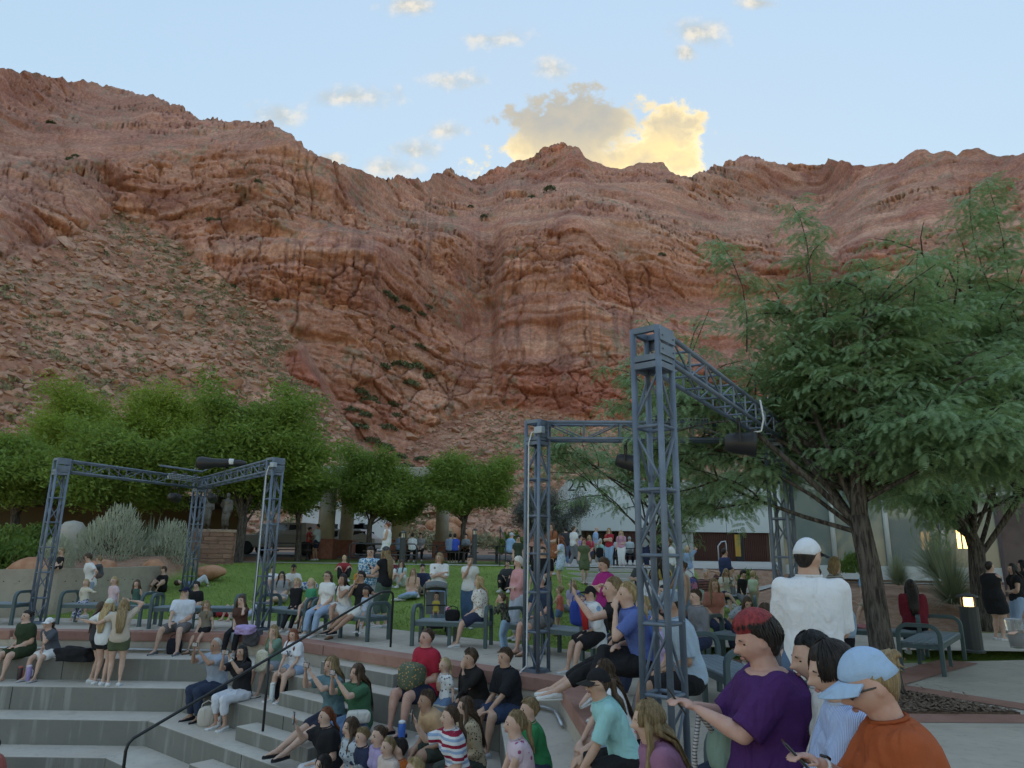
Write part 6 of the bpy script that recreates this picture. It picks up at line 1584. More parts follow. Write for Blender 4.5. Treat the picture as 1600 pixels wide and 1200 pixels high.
            if hs == 'long':
                for sg in (-1, 1):
                    q0 = hp(.30*sg, .10, .25); q1 = hp(.40*sg, .08, -.15); q2 = hp(.40*sg, .05, -.55); q3 = spine(.80)+Xa*(sg*.065*h)+Fw*(.070*h*B**.6); q4 = spine(.58)+Xa*(sg*.060*h)+Fw*(.078*h*B**.6+belly*.2*h)
                    limb(hb, [q0, q1, q2, q3, q4] if r_.random() < .75 else [q0, q1, q2], [.06*HH, .11*HH, .13*HH, .10*HH, .04*HH][:5], 8) if True else None
        if hs in ('pony', 'braid'):
            q0 = hp(0, -.40, .12); q1 = hp(0, -.62, .02); q2 = hp(0.04, -.62, -.45); q3 = spine(.85)+Fw*(-.085*h*B**.6); q4 = spine(.62)+Fw*(-.08*h*B**.6)
            limb(hb, [q0, q1, q2, q3, q4], [.07*HH, .13*HH, .14*HH, .12*HH, .04*HH], 8)
        if hs == 'bun':
            hb.ball(hp(0, -.42, .22), .19*HH, 10, 8, None)
            for q in range(7): a_ = r_.uniform(0, 6.28); hb.tube([hp(.05*math.cos(a_), -.45, .2+.05*math.sin(a_)), hp(.2*math.cos(a_), -.58, .2+.2*math.sin(a_)), hp(.3*math.cos(a_+.4), -.66, .1+.3*math.sin(a_+.4))], [.05*HH, .03*HH, .005*HH], 5)
        if d < 12 and hs != 'bald' and not hat:
            sb = MB(); N_ = 340 if near else 110
            for q in range(N_):
                th_ = r_.uniform(.75, 5.53) if hs in ('long', 'bob', 'pony', 'bun', 'braid') else r_.uniform(0, 6.28); el0 = r_.uniform(.1, 1.3); pts_ = []
                for i_ in range(6):
                    te = el0+(i_/5)*(1.75-el0 if hs in ('long', 'bob') else .55); dx, dy, dz = math.sin(te)*math.sin(th_), math.sin(te)*math.cos(th_), math.cos(te); p_ = head_pt(dx, dy, dz); v_ = vol*1.0+.03+r_.uniform(-.015, .03)
                    if p_[2] < zl_hair(dy, fr, sd, bk)-.02 and hs not in ('long', 'bob'): break
                    pts_.append(hp(p_[0]*v_, p_[1]*v_-.01, p_[2]*v_+.015))
                if hs == 'long' and len(pts_) == 6 and math.cos(th_) < .35:
                    sx = math.sin(th_)*.42; c3_ = spine(max(.2, 1-.235*h/tl)+r_.uniform(-.06, .12))+Fw*(-.092*h*B**.6); mid_ = spine(.95)+Fw*(-.085*h*B**.55)+Xa*(sx*HH)
                    pts_ += [pts_[-1].lerp(mid_, .6)+Fw*(-.01*h), mid_, c3_+Xa*(sx*HH*.8+r_.uniform(-.01, .01)*h)]
                if len(pts_) >= 3: sb.tube(pts_, [.0022*h]*(len(pts_)-1)+[.0006*h], 3, False)
            so_ = sb.build('hair_strands', hm, e, smooth=True); so_['kind'] = 'stuff'
        ho = hb.build('hair', hm, e, smooth=True)
        if mid: 
            ho.modifiers.new('remesh', 'REMESH').mode = 'VOXEL'; ho.modifiers['remesh'].voxel_size = max(.009, vox*.9); ho.modifiers['remesh'].use_smooth_shade = True
            s_ = ho.modifiers.new('smooth', 'SMOOTH'); s_.iterations = 2
        if hc == 'redtop': 
            pass
    if beard:
        bb = MB(); bb.ball(hp(0, .20, -.40), (.24*HH, .20*HH, .16*HH), 12, 8, Rh); bb.build('beard', hair_mat(beard), e, smooth=True)
    if hat:
        hcx = cloth(hat[0]); key = ('cap', res)
        if key not in SHELLS: SHELLS[key] = capshell(res)
        cv, cf = SHELLS[key]; hb = MB(); hb.add([Hc+Rh@(v*HH) for v in cv], cf); co = hb.build('cap', hcx, e, smooth=True)
        if hat[1] != 'none':
            br = MB(); dirn = -1 if hat[1] == 'back' else 1; nb_ = 12; V = []
            for lay in (0, -.022):
                for i in range(nb_+1):
                    a = -1.15+2.3*i/nb_
                    for rad in (.36, .62):
                        x = math.sin(a)*(.36 if rad < .5 else .42); y = dirn*(math.cos(a)*(.42 if rad < .5 else .85)); V.append(hp(x, y-.02, .20+lay-.10*(x/.4)**2-(.09 if rad > .5 else 0)))
            m_ = 2*(nb_+1); F_ = []
            for i in range(nb_):
                a0 = i*2; F_ += [(a0, a0+1, a0+3, a0+2), (m_+a0, m_+a0+2, m_+a0+3, m_+a0+1), (a0+1, m_+a0+1, m_+a0+3, a0+3)]
            br.add(V, F_); br.build('brim', cloth(hat[2] if len(hat) > 2 else hat[0]), co, smooth=True)
    # ---- clothes
    cl = .012*loose; tm_ = cloth(*top); mb = MB(); h0 = -.10-hem
    fs = [f for f in (h0, 0, .18, .38, .62, .80, .90, .96) if f >= h0]
    loft(mb, [tor(f, cl+(.006 if f < .2 else 0)) for f in sorted(set(fs))]+[(spine(1.015 if neck != 'wide' else .985), Xa, Fw, (.044 if neck != 'wide' else .06)*h*(.8+.2*B), .042*h)], 16 if mid else 10)
    if fem and h > 1.4:
        for sg in (-1, 1): mb.ball(spine(.66, (.048+cl*.8)*h*B**.6)+Xa*(sg*.042*h), .040*h*B**.6, 8, 6)
    if sleeve > 0:
        for k in ('l', 'r'):
            a_ = min(1, sleeve); end = S[k].lerp(E_[k], a_); r0 = (.031*B**.5*s+cl*.9)*h
            pts_ = [S[k]+(spine(.88)-S[k])*.25, S[k], S[k].lerp(E_[k], a_*.55), end]; rr = [r0*.9, r0*1.0, r0*1.0, (.0255*B**.55*s+cl*1.3)*h if sleeve <= 1 else (.022*B**.4*s+cl)*h]
            if sleeve > 1: pts_.append(E_[k].lerp(W_[k], (sleeve-1)*.95)); rr.append((.0165*s+cl*.8)*h)
            mb.tube(pts_, rr, 12 if mid else 8); mb.ball(pts_[1], rr[1], 10, 6)
            if len(pts_) > 4: mb.ball(pts_[3], rr[3], 10, 6)
    to = mb.build('shirt' if not (skirt and bottom is None) else 'dress', tm_, e, smooth=True); rmesh(to, vox, 4, .5, .5 if near else None, .011 if d < 15 else 0)
    if d < 14 and neck != 'wide':
        cr_ = .046*h*(.8+.2*B); ring = [spine(1.012)+Xa*(math.cos(a)*cr_)+Fw*(math.sin(a)*cr_*.98-.004*h*math.sin(a)) for a in np.linspace(0, 2*math.pi, 19)]
        MB().tube(ring, .0055*h, 6, False).build('collar', cloth(tuple(v*.82 for v in top[0])), to, smooth=True)
    if bottom is not None or skirt:
        bm_ = cloth(*(bottom if bottom is not None else top)); mb = MB(); c2 = .010*loose
        loft(mb, [tor(f, c2) for f in (-.14, -.05, .05, .2 if bottom is not None else .45)], 16 if mid else 10)
        for k in ('l', 'r'):
            a_ = min(1, blen); q1 = Hj[k].lerp(K[k], a_); xx = 1.25 if skirt else 1.0
            rr = [(.060*Lg*s+c2)*h, (.053*Lg*s+c2*1.3)*h*xx, (float(np.interp(a_, [0, .4, 1], [.058, .051, .036]))*Lg*s+c2*(1.8 if blen <= 1 else 1.2))*h*xx]
            pts_ = [Hj[k], Hj[k].lerp(K[k], a_*.45), q1]
            if blen > 1: pts_ += [K[k].lerp(A[k], (blen-1)*.45), K[k].lerp(A[k], (blen-1)*.97)]; rr += [(.0355*Lg**.7*s+c2*1.3)*h, (.024*s+c2*1.4)*h]
            mb.tube(pts_, rr, 12 if mid else 8); mb.ball(pts_[0], rr[0], 10, 6)
            if blen > 1: mb.ball(pts_[2], rr[2], 10, 6)
            if skirt:
                q2 = (Hj['l'].lerp(K['l'], a_)+Hj['r'].lerp(K['r'], a_))/2; mb.tube([P_, P_.lerp(q2, .5), q2], [.07*h*Lg, .062*h*Lg, .06*h*Lg], 10)
        oo = mb.build('skirt' if skirt else ('trousers' if blen > 1 else 'shorts'), bm_, e, smooth=True); rmesh(oo, vox, 4, .5, .5 if near else None, .010 if d < 15 else 0)
    # ---- shoes
    if shoe:
        sm = cloth(shoe[0]) if shoe[1] != 'bare' else None
        for k in ('l', 'r'):
            if shoe[1] == 'bare': break
            up_ = V3((0, 0, 1)) if abs(FD[k].z) < .8 else V3((0, -1, 0)); f_ = FD[k]; sd_ = f_.cross(up_).normalized(); up_ = sd_.cross(f_); mb = MB(); a0 = A[k]-up_*.042*h*s
            prof = [(-.042, .014, .026), (-.034, .021, .040), (-.005, .022, .046), (.03, .024, .036), (.07, .026, .024), (.10, .022, .018), (.112, .010, .012)]
            mb.mi = 0
            lo_ = .0 if shoe[1] == 'sneaker' else .012
            loft(mb, [(a0+f_*(x*h*s)+up_*(z/2*h*s), sd_, up_, w_*h*s*1.08, z/2*h*s*1.04) for x, w_, z in [(p[0], p[1], p[2]-(.018 if shoe[1] == 'sandal' and p[2] > .03 else 0)) for p in prof]], 10)
            so_ = mb.build('shoe', sm, e, smooth=True)
            ml = MB(); loft(ml, [(a0+f_*(x*h*s)+up_*(.002*h), sd_, up_, w_*h*s*1.15, .007*h) for x, w_, z in prof], 10); ml.build('sole', M_SOLE if shoe[1] == 'sneaker' else M_BLACK, so_)
    # ---- things in the hands
    root_w = Matrix.Translation(V3(base))@Matrix.Rotation(R(-face), 4, 'Z')
    info = dict(e=e, W=W_, HD=HD, Hc=Hc, Rh=Rh, K=K, P=P_, N=N, h=h, HH=HH, spine=spine, S=S, E=E_, M=root_w, hl=hl, Fw=Fw, hp=hp)
    if phone:
        ks = ('l', 'r') if phone == 'both' else (('r',) if phone == 'r' else ('l',))
        c_ = V3((0, 0, 0))
        for k in ks: c_ += W_[k]+HD[k]*hl*.75
        c_ /= len(ks); look = (Hc-c_).normalized(); q_ = look.to_track_quat('Y', 'Z')
        pm_ = MB().box((0, 0, 0), (.15 if phone == 'both' else .075, .010, .075 if phone == 'both' else .15)).build('phone', M_PHONE, None, bevel=.004)
        pm_.matrix_world = root_w@(Matrix.Translation(c_-look*.012)@q_.to_matrix().to_4x4())
        scr = MB().box((0, -.0056, 0), (.13 if phone == 'both' else .06, .002, .06 if phone == 'both' else .13)).build('phone_back', M_SCREEN, pm_)
        tag(pm_, 'phone held by the '+' '.join(label.split()[:11]), 'phone')
    PEOPLE.append((label, d, h)); return info
# ------------------------------------------------------------------ placing the crowd
def crown_frac(lean, hr): 
    s = (1-hr)/(1-.132); return .058+.348*s*math.cos(R(lean)*1.05)+hr*.97
def hr_for(h): return .132 if h > 1.45 else (.15 if h > 1.2 else (.172 if h > .95 else .2))
def fit_h(zc, zb, lean, pose):
    h = 1.6
    for _ in range(6):
        hr = hr_for(h); h = (zc-zb)/(crown_frac(lean, hr) if pose != 'stand' else 1.0)
    return h
HLOG = []
def at(px, py, Y, zb, lean=0, pose='stand', lo=.8, hi=1.95, fwd=0.0):
    q = ray_y(px, py, Y+fwd); b0 = ray_y(px, 900, Y); h = fit_h(q.z, zb, lean, pose); HLOG.append((px, py, round(h, 2))); return (b0.x, Y, zb), max(lo, min(hi, h))
def facet_pt(f, o, z, px):
    """point of the step edge line (offset o) seen in picture column px"""
    best = None
    for t_ in np.linspace(-14, 9, 1400):
        if f == 1: p = np.array([t_, Y1-o])
        elif f == 2: p = P0+T2*t_+N2*o
        else: p = P0+T3*t_+N3*o
        if p[1] < 1: continue
        e_ = abs(project((p[0], p[1], z+.3))[0]-px)
        if best is None or e_ < best[0]: best = (e_, p)
    return best[1]
FAZ = {1: 180, 2: -140, 3: -93}
def SIT(label, f, lvl, px, py, face=None, lean=12, back=.17, **kw):
    z = LZ[lvl]+(.004 if lvl == 0 else 0); p = facet_pt(f, OFFS[lvl]-back, z, px); fz = FAZ[f] if face is None else face
    fw_ = math.cos(R(fz))*.15
    _, h = at(px, py, p[1], z, lean, 'sit', fwd=fw_*math.sin(R(lean))*2)
    kw.setdefault('drop', .4)
    return person(label, (float(p[0]), float(p[1]), z), kw.pop('h', h), fz, 'sit', lean=lean, **kw)
def BEN(label, px, py, Y, face, lean=8, zb=.452, **kw):
    b0, h = at(px, py, Y, zb, lean, 'sit'); kw.setdefault('drop', zb); kw.setdefault('legs', 'sit'); return person(label, b0, kw.pop('h', h), face, 'sit', lean=lean, **kw)
def STA(label, px, py, Y, face, zb=None, **kw):
    x = ray_y(px, 900, Y).x; z = zb if zb is not None else (gzf(x, Y) if out_u(x, Y) > LU else 0.0)
    b0, h = at(px, py, Y, z); h = kw.pop('h', h); return person(label, b0, h, face, 'stand', **kw)
def FLO(label, px, py, Y, face, lean=-5, zb=None, **kw):
    x = ray_y(px, 900, Y).x; z = zb if zb is not None else gzf(x, Y); b0, h = at(px, py, Y, z, lean, 'floor'); h = kw.pop('h', h); return person(label, b0, h, face, 'floor', lean=lean, **kw)
WHITE = (.78, .78, .78); BLACK_ = (.02, .02, .023); NAVY = (.03, .04, .08); GREY = (.2, .21, .23); DENIM = (.13, .22, .36); LDEN = (.3, .42, .58); KHAKI = (.42, .36, .27); RED = (.45, .03, .045)
SW = ((.7, .7, .7), 'sneaker'); SB = (BLACK_, 'sneaker'); SAN = ((.2, .12, .07), 'sandal'); BARE = ((.5, .4, .3), 'bare')
G1 = 'people sitting on the steps'; 
# --- near row on the bench by the plaza edge
purple = BEN('woman with red-topped dark hair in a purple top using her phone', 1200, 942, 3.95, -86, 5, .455, hr=.146, build=1.6, belly=.07, top=((.075, .022, .115),), sleeve=.95, bottom=((.02, .03, .055),), arms=('low', 'low'), head=(-4, 14), hair=('dark', 'pixie'), phone='l', skin='rosy', spread=1.7, kind='f', hem=.04, h=1.74, neck='wide', loose=1.3)
_v, _f = hair_shell((30, 22), 1.33, .24, .22, .26, .0, 5); _mb = MB(); _mb.add([purple['Hc']+purple['Rh']@(v*purple['HH']) for v in _v], _f); _o = _mb.build('dyed_hair', hair_mat('redtop'), purple['e'], smooth=True)
wt = BEN('woman with dark hair in a white T-shirt lettered AND F', 1304, 966, 3.8, -80, 12, .455, hr=.145, build=1.0, top=((.74, .74, .72),), sleeve=.95, bottom=(LDEN,), blen=.8, arms=('knee', 'lap'), head=(-4, 12), hair=('black', 'pony'), kind='f', h=1.66)
bl = BEN('woman with dark hair in a blue and white striped blouse', 1342, 985, 3.45, -82, 14, .455, hr=.145, top=((.52, .62, .80), 'vstripe', (.25, .36, .66), 1.3), sleeve=1.75, bottom=((.62, .56, .45),), blen=.85, arms=('clasp', 'clasp'), head=(-4, 14), hair=('dark', 'bob'), kind='f', h=1.64, build=1.05, loose=1.3)
orr = BEN('woman in an orange T-shirt and pale blue cap bent over her phone', 1408, 1000, 2.98, -78, 12, .455, hr=.148, top=((.42, .095, .035),), sleeve=.95, bottom=((.5, .46, .4),), blen=.8, arms=('lap', 'low'), head=(-4, 22), hair=('dblond', 'bun'), hat=((.36, .52, .72), 'front'), glasses='sun', kind='f', h=1.68, build=1.2, phone='r', skin='rosy')
man = STA('broad man in a white T-shirt and white mesh cap standing by the truss', 1264, 827, 5.4, 18, build=1.02, kind='m', top=((.76, .77, .80),), sleeve=.95, hem=.10, bottom=((.10, .17, .28),), arms=('belly', 'belly'), head=(40, 4), hair=('dark', 'crop'), hat=((.72, .75, .80), 'front', (.02, .02, .022)), beard='dark', skin='light', shoe=SB, loose=1.2)
# --- coping edge by the front tower
blondie = person('girl with long blond hair in a mauve T-shirt on the coping', (1.08, 4.75, 0), 1.62, -95, 'sit', lean=22, top=((.33, .15, .24),), sleeve=.9, bottom=((.06, .07, .1),), arms=('knee', 'lap'), head=(4, 6), hair=('dblond', 'long'), kind='f', drop=.4)
capboy = person('boy in a black snapback cap and aqua T-shirt on the coping', (.95, 6.1, 0), 1.60, -93, 'sit', lean=24, top=((.30, .60, .60),), sleeve=.9, bottom=(BLACK_,), blen=.85, arms=('shin', 'knee'), head=(-4, 6), hair=('brown', 'pony'), hat=(BLACK_, 'front', (.03, .03, .03)), glasses='thin', kind='m', drop=.4, skin='light', spread=1.5)
person('girl with long brown hair in white behind the cap boy', (1.03, 6.85, 0), 1.5, -96, 'sit', lean=18, top=((.72, .73, .78),), sleeve=.9, bottom=(LDEN,), blen=.7, arms=('knee', 'clasp'), head=(8, 4), hair=('brown', 'long'), drop=.4)
# --- plaza benches near the front tower
gm_ = BEN('man in a pale blue shirt and grey cap seated behind the front tower', 1072, 918, 7.05, -85, 14, kind='m', build=1.15, top=((.36, .47, .58),), sleeve=.9, bottom=(BLACK_,), blen=.9, arms=('lap', 'lap'), head=(-2, 10), hair=('dark', 'crop'), hat=((.22, .28, .33), 'front'), skin='tan', shoe=SB)
BEN('girl in lilac beside the man in the grey cap', 1040, 935, 7.7, -95, 10, top=((.45, .35, .6),), bottom=(GREY,), hair=('dark', 'short'), arms=('lap', 'lap'), kind='c', h=1.35)
BEN('woman in black filming with a white phone behind the tower post', 978, 897, 8.5, -92, 14, top=(BLACK_,), sleeve=.5, bottom=(BLACK_,), blen=1.6, legs='out', arms=('phone1', 'lap'), phone='l', hair=('dblond', 'pony'), shoe=SW, kind='f')
BEN('woman resting her chin on her hand behind the tower post', 1003, 905, 8.0, -98, 16, top=((.10, .16, .42),), bottom=(BLACK_,), arms=('chin', 'lap'), hair=('blond', 'pony'), kind='f', legs='cross')
towel = BEN('boy in a black cap wrapped in a white towel on the bench', 930, 913, 10.9, -110, 10, top=((.72, .74, .78), 'floral', (.25, .4, .65), .45), sleeve=1.4, bottom=(BLACK_,), blen=.9, arms=('lap', 'lap'), hair=('dark', 'short'), hat=(BLACK_, 'front'), kind='c', loose=2.0, hem=.25)
BEN('curly boy seated behind the woman filming', 968, 900, 11.2, -105, 10, top=((.12, .2, .1),), hair=('brown', 'curly'), arms=('lap', 'chest'), kind='c', h=1.35)
STA('woman in a magenta top with short dark hair holding a black jacket', 945, 865, 12.4, -115, top=((.42, .03, .20),), sleeve=1.3, bottom=(NAVY,), arms=('fold', 'fold'), hair=('brown', 'pixie'), build=1.15, head=(0, 8))
STA('woman with long brown hair in a white blouse behind the tower', 1022, 882, 13.2, -150, top=((.7, .72, .76),), sleeve=1.5, bottom=(LDEN,), hair=('brown', 'long'), arms=('belly', 'belly'))
BEN('dark haired boy looking down behind the front tower', 1045, 895, 12.2, -120, 16, top=((.6, .64, .7),), hair=('dark', 'short'), arms=('lap', 'lap'), kind='c', h=1.5)
lace = STA('woman in a cream lace top and denim shorts with a blue bag', 1066, 871, 14.0, -100, top=((.60, .52, .46),), sleeve=0, bottom=(LDEN,), blen=.45, arms=('side', 'chin'), hair=('brown', 'bun'), skin='light')
STA('bearded man in white standing before the grey door', 1048, 838, 24.0, -60, kind='m', top=(WHITE,), bottom=(GREY,), arms=('belly', 'side'), hair=('red', 'crop'), beard='red', build=1.15)
STA('grey haired man in a navy shirt standing before the brown hall', 1134, 853, 21.0, 75, kind='m', top=((.035, .05, .11),), sleeve=1.0, bottom=(GREY,), hair=('dark', 'thin'), build=1.2, skin='light')
BEN('woman in a cream shirt reading her phone on the far bench', 1131, 886, 19.6, 175, 16, .62, top=((.6, .57, .5),), bottom=(NAVY,), blen=.6, legs='cross', arms=('low', 'low'), phone='r', hair=('dblond', 'long'), head=(0, 22))
BEN('boy in a black T-shirt on the far bench', 1157, 889, 19.4, 150, 10, .62, top=(BLACK_,), bottom=(GREY,), blen=.8, arms=('lap', 'lap'), hair=('dark', 'short'), kind='c', head=(0, 16), h=1.4)
STA('little girl in pale green beside the boy in black', 1176, 894, 20.2, 40, top=((.5, .6, .42),), bottom=(KHAKI,), hair=('blond', 'short'), kind='c', h=1.15)
STA('blond child behind the boy in black', 1143, 883, 21.4, 120, top=((.5, .4, .36),), bottom=(GREY,), hair=('dblond', 'short'), kind='c')
BEN('man in a striped black shirt with one arm raised', 1102, 884, 18.6, 190, 12, .5, top=((.03, .03, .035), 'stripe', (.45, .2, .2), 1.6), bottom=(BLACK_,), arms=('head', 'lap'), hair=('grey', 'crop'), kind='m', legs='out', h=1.7)
STA('blond woman in blue shading her eyes by the far railing', 1076, 846, 24.5, 180, top=((.3, .42, .62),), bottom=(WHITE,), arms=('head', 'side'), hair=('lblond', 'bob'), h=1.62)
BEN('girl in a grey patterned top bent over on the bench', 1152, 933, 12.4, 178, 48, top=((.40, .44, .50), 'floral', (.2, .25, .34), 1.2), bottom=(NAVY,), arms=('lap', 'lap'), hair=('brown', 'long'), head=(0, 30), h=1.5)
BEN('person with long brown hair sitting close behind the woman in purple', 1192, 948, 8.0, 20, 8, top=((.1, .1, .12),), bottom=(NAVY,), arms=('lap', 'lap'), hair=('brown', 'long'), h=1.4)
strp = STA('woman in a black and white striped shirt with a denim jacket', 1305, 863, 11.2, 95, top=((.58, .56, .52), 'stripe', (.05, .05, .06), 2.6), sleeve=1.9, bottom=(BLACK_,), arms=('belly', 'belly'), hair=('dblond', 'bob'), head=(-40, 5))
BEN('man in a sky blue shirt sitting at the gravel bed', 1362, 881, 18.0, -110, 18, .62, kind='m', top=((.22, .48, .72),), bottom=(KHAKI,), blen=.9, arms=('clasp', 'clasp'), hair=('brown', 'thin'), glasses='thin', shoe=SW)
BEN('woman with long dark hair in a maroon shirt facing the planting', 1422, 903, 13.15, 25, 8, top=((.20, .02, .035),), sleeve=1.5, bottom=(BLACK_,), arms=('lap', 'lap'), hair=('dark', 'long'), build=1.15)
STA('woman in a black dress eating by the slim tree', 1548, 864, 15.8, 75, top=(BLACK_,), sleeve=0, bottom=(BLACK_,), blen=.75, skirt=True, arms=('chest', 'chest'), hair=('dark', 'crop'), build=1.35, h=1.72)
STA('woman in black and faded jeans facing the woman eating', 1584, 870, 16.2, -80, top=(BLACK_,), sleeve=.4, bottom=(LDEN,), arms=('belly', 'belly'), hair=('dark', 'long'), h=1.68)
STA('tall person in black standing behind the faded jeans', 1600, 862, 16.9, -60, top=(BLACK_,), sleeve=.9, bottom=(BLACK_,), blen=.6, arms=('belly', 'side'), hair=('black', 'long'), h=1.76)
cupw = person('person in a blue ombre dress holding a clear cup', (3.34, 4.15, 0), 1.66, -84, 'stand', top=((.36, .45, .68),), sleeve=1.6, bottom=((.16, .28, .58),), blen=.95, skirt=True, arms=('lap', (-.02, .235, .76, -.2, 1, .2)), hair=('brown', 'long'))
# --- upper steps, far side
SIT('woman in a dark green outfit seated on the far steps', 1, 1, 42, 951, 200, 8, build=1.3, top=((.035, .055, .03),), bottom=((.035, .055, .03),), blen=.85, arms=('lap', 'lap'), hair=('dark', 'bun'), legs='sit', skin='fair', shoe=BARE)
SIT('woman in a white cap resting her chin in her hand', 1, 1, 84, 963, 195, 22, top=((.09, .10, .12),), bottom=(WHITE,), blen=.8, arms=('chin', 'lap'), hair=('brown', 'pony'), hat=(WHITE, 'front'), shoe=((.45, .45, .46), 'sandal'))
z2 = LZ[2]; 
STA('girl in a white T-shirt and cream cap hugging her friends', 177, 934, 14.05, 10, z2, top=((.72, .74, .76),), sleeve=.8, hem=.1, bottom=(BLACK_,), blen=.45, arms=('out', 'neck'), hair=('blond', 'long'), hat=((.62, .64, .55), 'none'), shoe=SW, h=1.6)
STA('girl with very long brown hair in a beige top and green shorts', 200, 937, 13.95, -20, z2, top=((.55, .46, .38),), sleeve=.6, bottom=((.10, .12, .07),), blen=.5, arms=('out', 'head'), hair=('dblond', 'long'), shoe=SW, h=1.62)
STA('girl with brown hair leaning into the hugging friends', 165, 938, 14.35, 60, z2, top=((.06, .06, .07),), sleeve=.5, bottom=(BLACK_,), blen=.5, arms=('side', 'side'), hair=('brown', 'long'), shoe=SW, h=1.52)
polo = SIT('man in a white polo shirt and black cap laughing on the coping', 1, 0, 285, 915, 185, 2, kind='m', build=1.2, top=((.66, .70, .78),), bottom=((.16, .15, .15),), blen=.9, arms=('lap', 'clasp'), hair=('dark', 'crop'), hat=((.02, .025, .06), 'front'), head=(10, -16), shoe=((.12, .13, .14), 'sneaker'), spread=1.8)
SIT('girl in a taupe top and black shorts beside the polo man', 1, 0, 323, 936, 200, 6, top=((.22, .19, .15),), sleeve=.5, bottom=(BLACK_,), blen=.6, arms=('bench', 'knee'), hair=('dblond', 'long'), kind='c', head=(-20, 0), shoe=SAN)
SIT('girl in a brown T-shirt with a lilac bundle on her lap', 1, 0, 378, 931, 190, 10, top=((.10, .05, .04),), bottom=(BLACK_,), arms=('cheek', 'lap'), hair=('brown', 'long'), h=1.45)
# bench children and carrier
BEN('small girl in a cream jacket and patterned trousers on the bench', 137, 903, 16.8, 190, 4, top=((.62, .58, .48),), sleeve=1.8, bottom=((.55, .57, .66), 'camo', (.05, .06, .16), 1.6), arms=('out', 'chest'), hair=('blond', 'pony'), kind='c', shoe=BARE)
BEN('small girl in a pink T-shirt on the bench', 181, 899, 16.75, 200, 4, top=((.66, .50, .54),), bottom=((.5, .4, .42),), blen=.6, arms=('bench', 'lap'), hair=('blond', 'pony'), kind='c', shoe=BARE)
BEN('small girl in a green strap dress on the bench end', 217, 904, 16.6, 185, 6, top=((.06, .13, .11),), sleeve=0, bottom=((.06, .13, .11),), blen=.6, skirt=True, arms=('bench', 'lap'), hair=('brown', 'long'), kind='c', shoe=BARE)
carr = STA('woman in a white T-shirt carrying a boy on her back', 143, 859, 18.2, -130, top=(WHITE,), sleeve=.7, hem=.12, bottom=((.3, .36, .45),), blen=.6, arms=('hip', 'hip'), hair=('brown', 'short'), lean=12, head=(0, 14), glasses='thin')
b_ = carr['M']@V3((0, -.19, .93)); person('small boy in a grey T-shirt riding on the woman’s back'.replace('’', "'"), tuple(b_), 1.02, -130, 'sit', lean=14, top=((.09, .10, .11),), bottom=((.14, .1, .09),), blen=.7, drop=.25, arms=('reach', 'reach'), hair=('dblond', 'crop'), kind='c', shoe=BARE, spread=2.2)
person('child in black sitting on top of the planter wall', (ray_y(95, 870, 18.35).x, 18.35, 1.14), .95, 190, 'floor', top=(BLACK_,), bottom=(BLACK_,), legs='crossed', arms=('knee', 'lap'), hair=('dblond', 'short'), kind='c', shoe=BARE)
FLO('girl in a mint dress sitting on the lawn slope', 228, 872, 21.5, 165, 0, top=((.38, .50, .44),), sleeve=.8, bottom=((.38, .50, .44),), blen=.9, skirt=True, legs='side', arms=('lap', 'chest'), hair=('dblond', 'long'), shoe=BARE)
FLO('boy in a black T-shirt and white socks on the lawn slope', 256, 883, 21.0, 200, 4, top=(BLACK_,), bottom=(BLACK_,), blen=.8, legs='up', arms=('shin', 'shin'), hair=('brown', 'short'), kind='c', shoe=((.7, .7, .7), 'sneaker'))
person('child in blue and white lying on the lawn behind the tower', (ray_y(308, 900, 21.8).x, 21.8, gzf(-9.5, 21.8)), 1.3, 60, 'lie', top=((.16, .22, .36),), bottom=((.6, .64, .7),), arms=('side', 'over'), hair=('brown', 'short'), kind='c')
FLO('boy in a black shirt sitting behind the laughing man', 311, 906, 18.7, 190, 6, top=(BLACK_,), bottom=(KHAKI,), blen=.9, legs='crossed', arms=('lap', 'lap'), hair=('dark', 'short'), kind='c')
person('child in a red shirt lying on the lawn', (ray_y(338, 925, 18.4).x, 18.4, gzf(-7.6, 18.4)), 1.35, -110, 'lie', top=((.33, .03, .04),), bottom=(BLACK_,), blen=.7, arms=('side', 'side'), hair=('dark', 'short'), kind='c')
person('child in a pale blue sweatshirt lying with arms overhead', (ray_y(372, 925, 18.2).x, 18.2, gzf(-7, 18.2)), 1.4, -160, 'lie', top=((.48, .56, .70),), sleeve=1.9, bottom=(WHITE,), blen=.6, arms=('over', 'over'), hair=('blond', 'short'), kind='c', shoe=BARE)
FLO('woman with black braids in a white T-shirt on the lawn', 458, 879, 20.8, 165, 10, top=((.68, .66, .64),), bottom=((.5, .4, .35),), blen=.6, legs='up', arms=('shin', 'clasp'), hair=('black', 'braid'), skin='tan', head=(0, 16), shoe=SW)
FLO('woman in a white top on the lawn behind the tower', 425, 882, 21.2, 150, 4, top=((.70, .70, .70),), bottom=((.5, .42, .4),), blen=.6, legs='up', arms=('knee', 'clasp'), hair=('dark', 'pony'), shoe=SW)
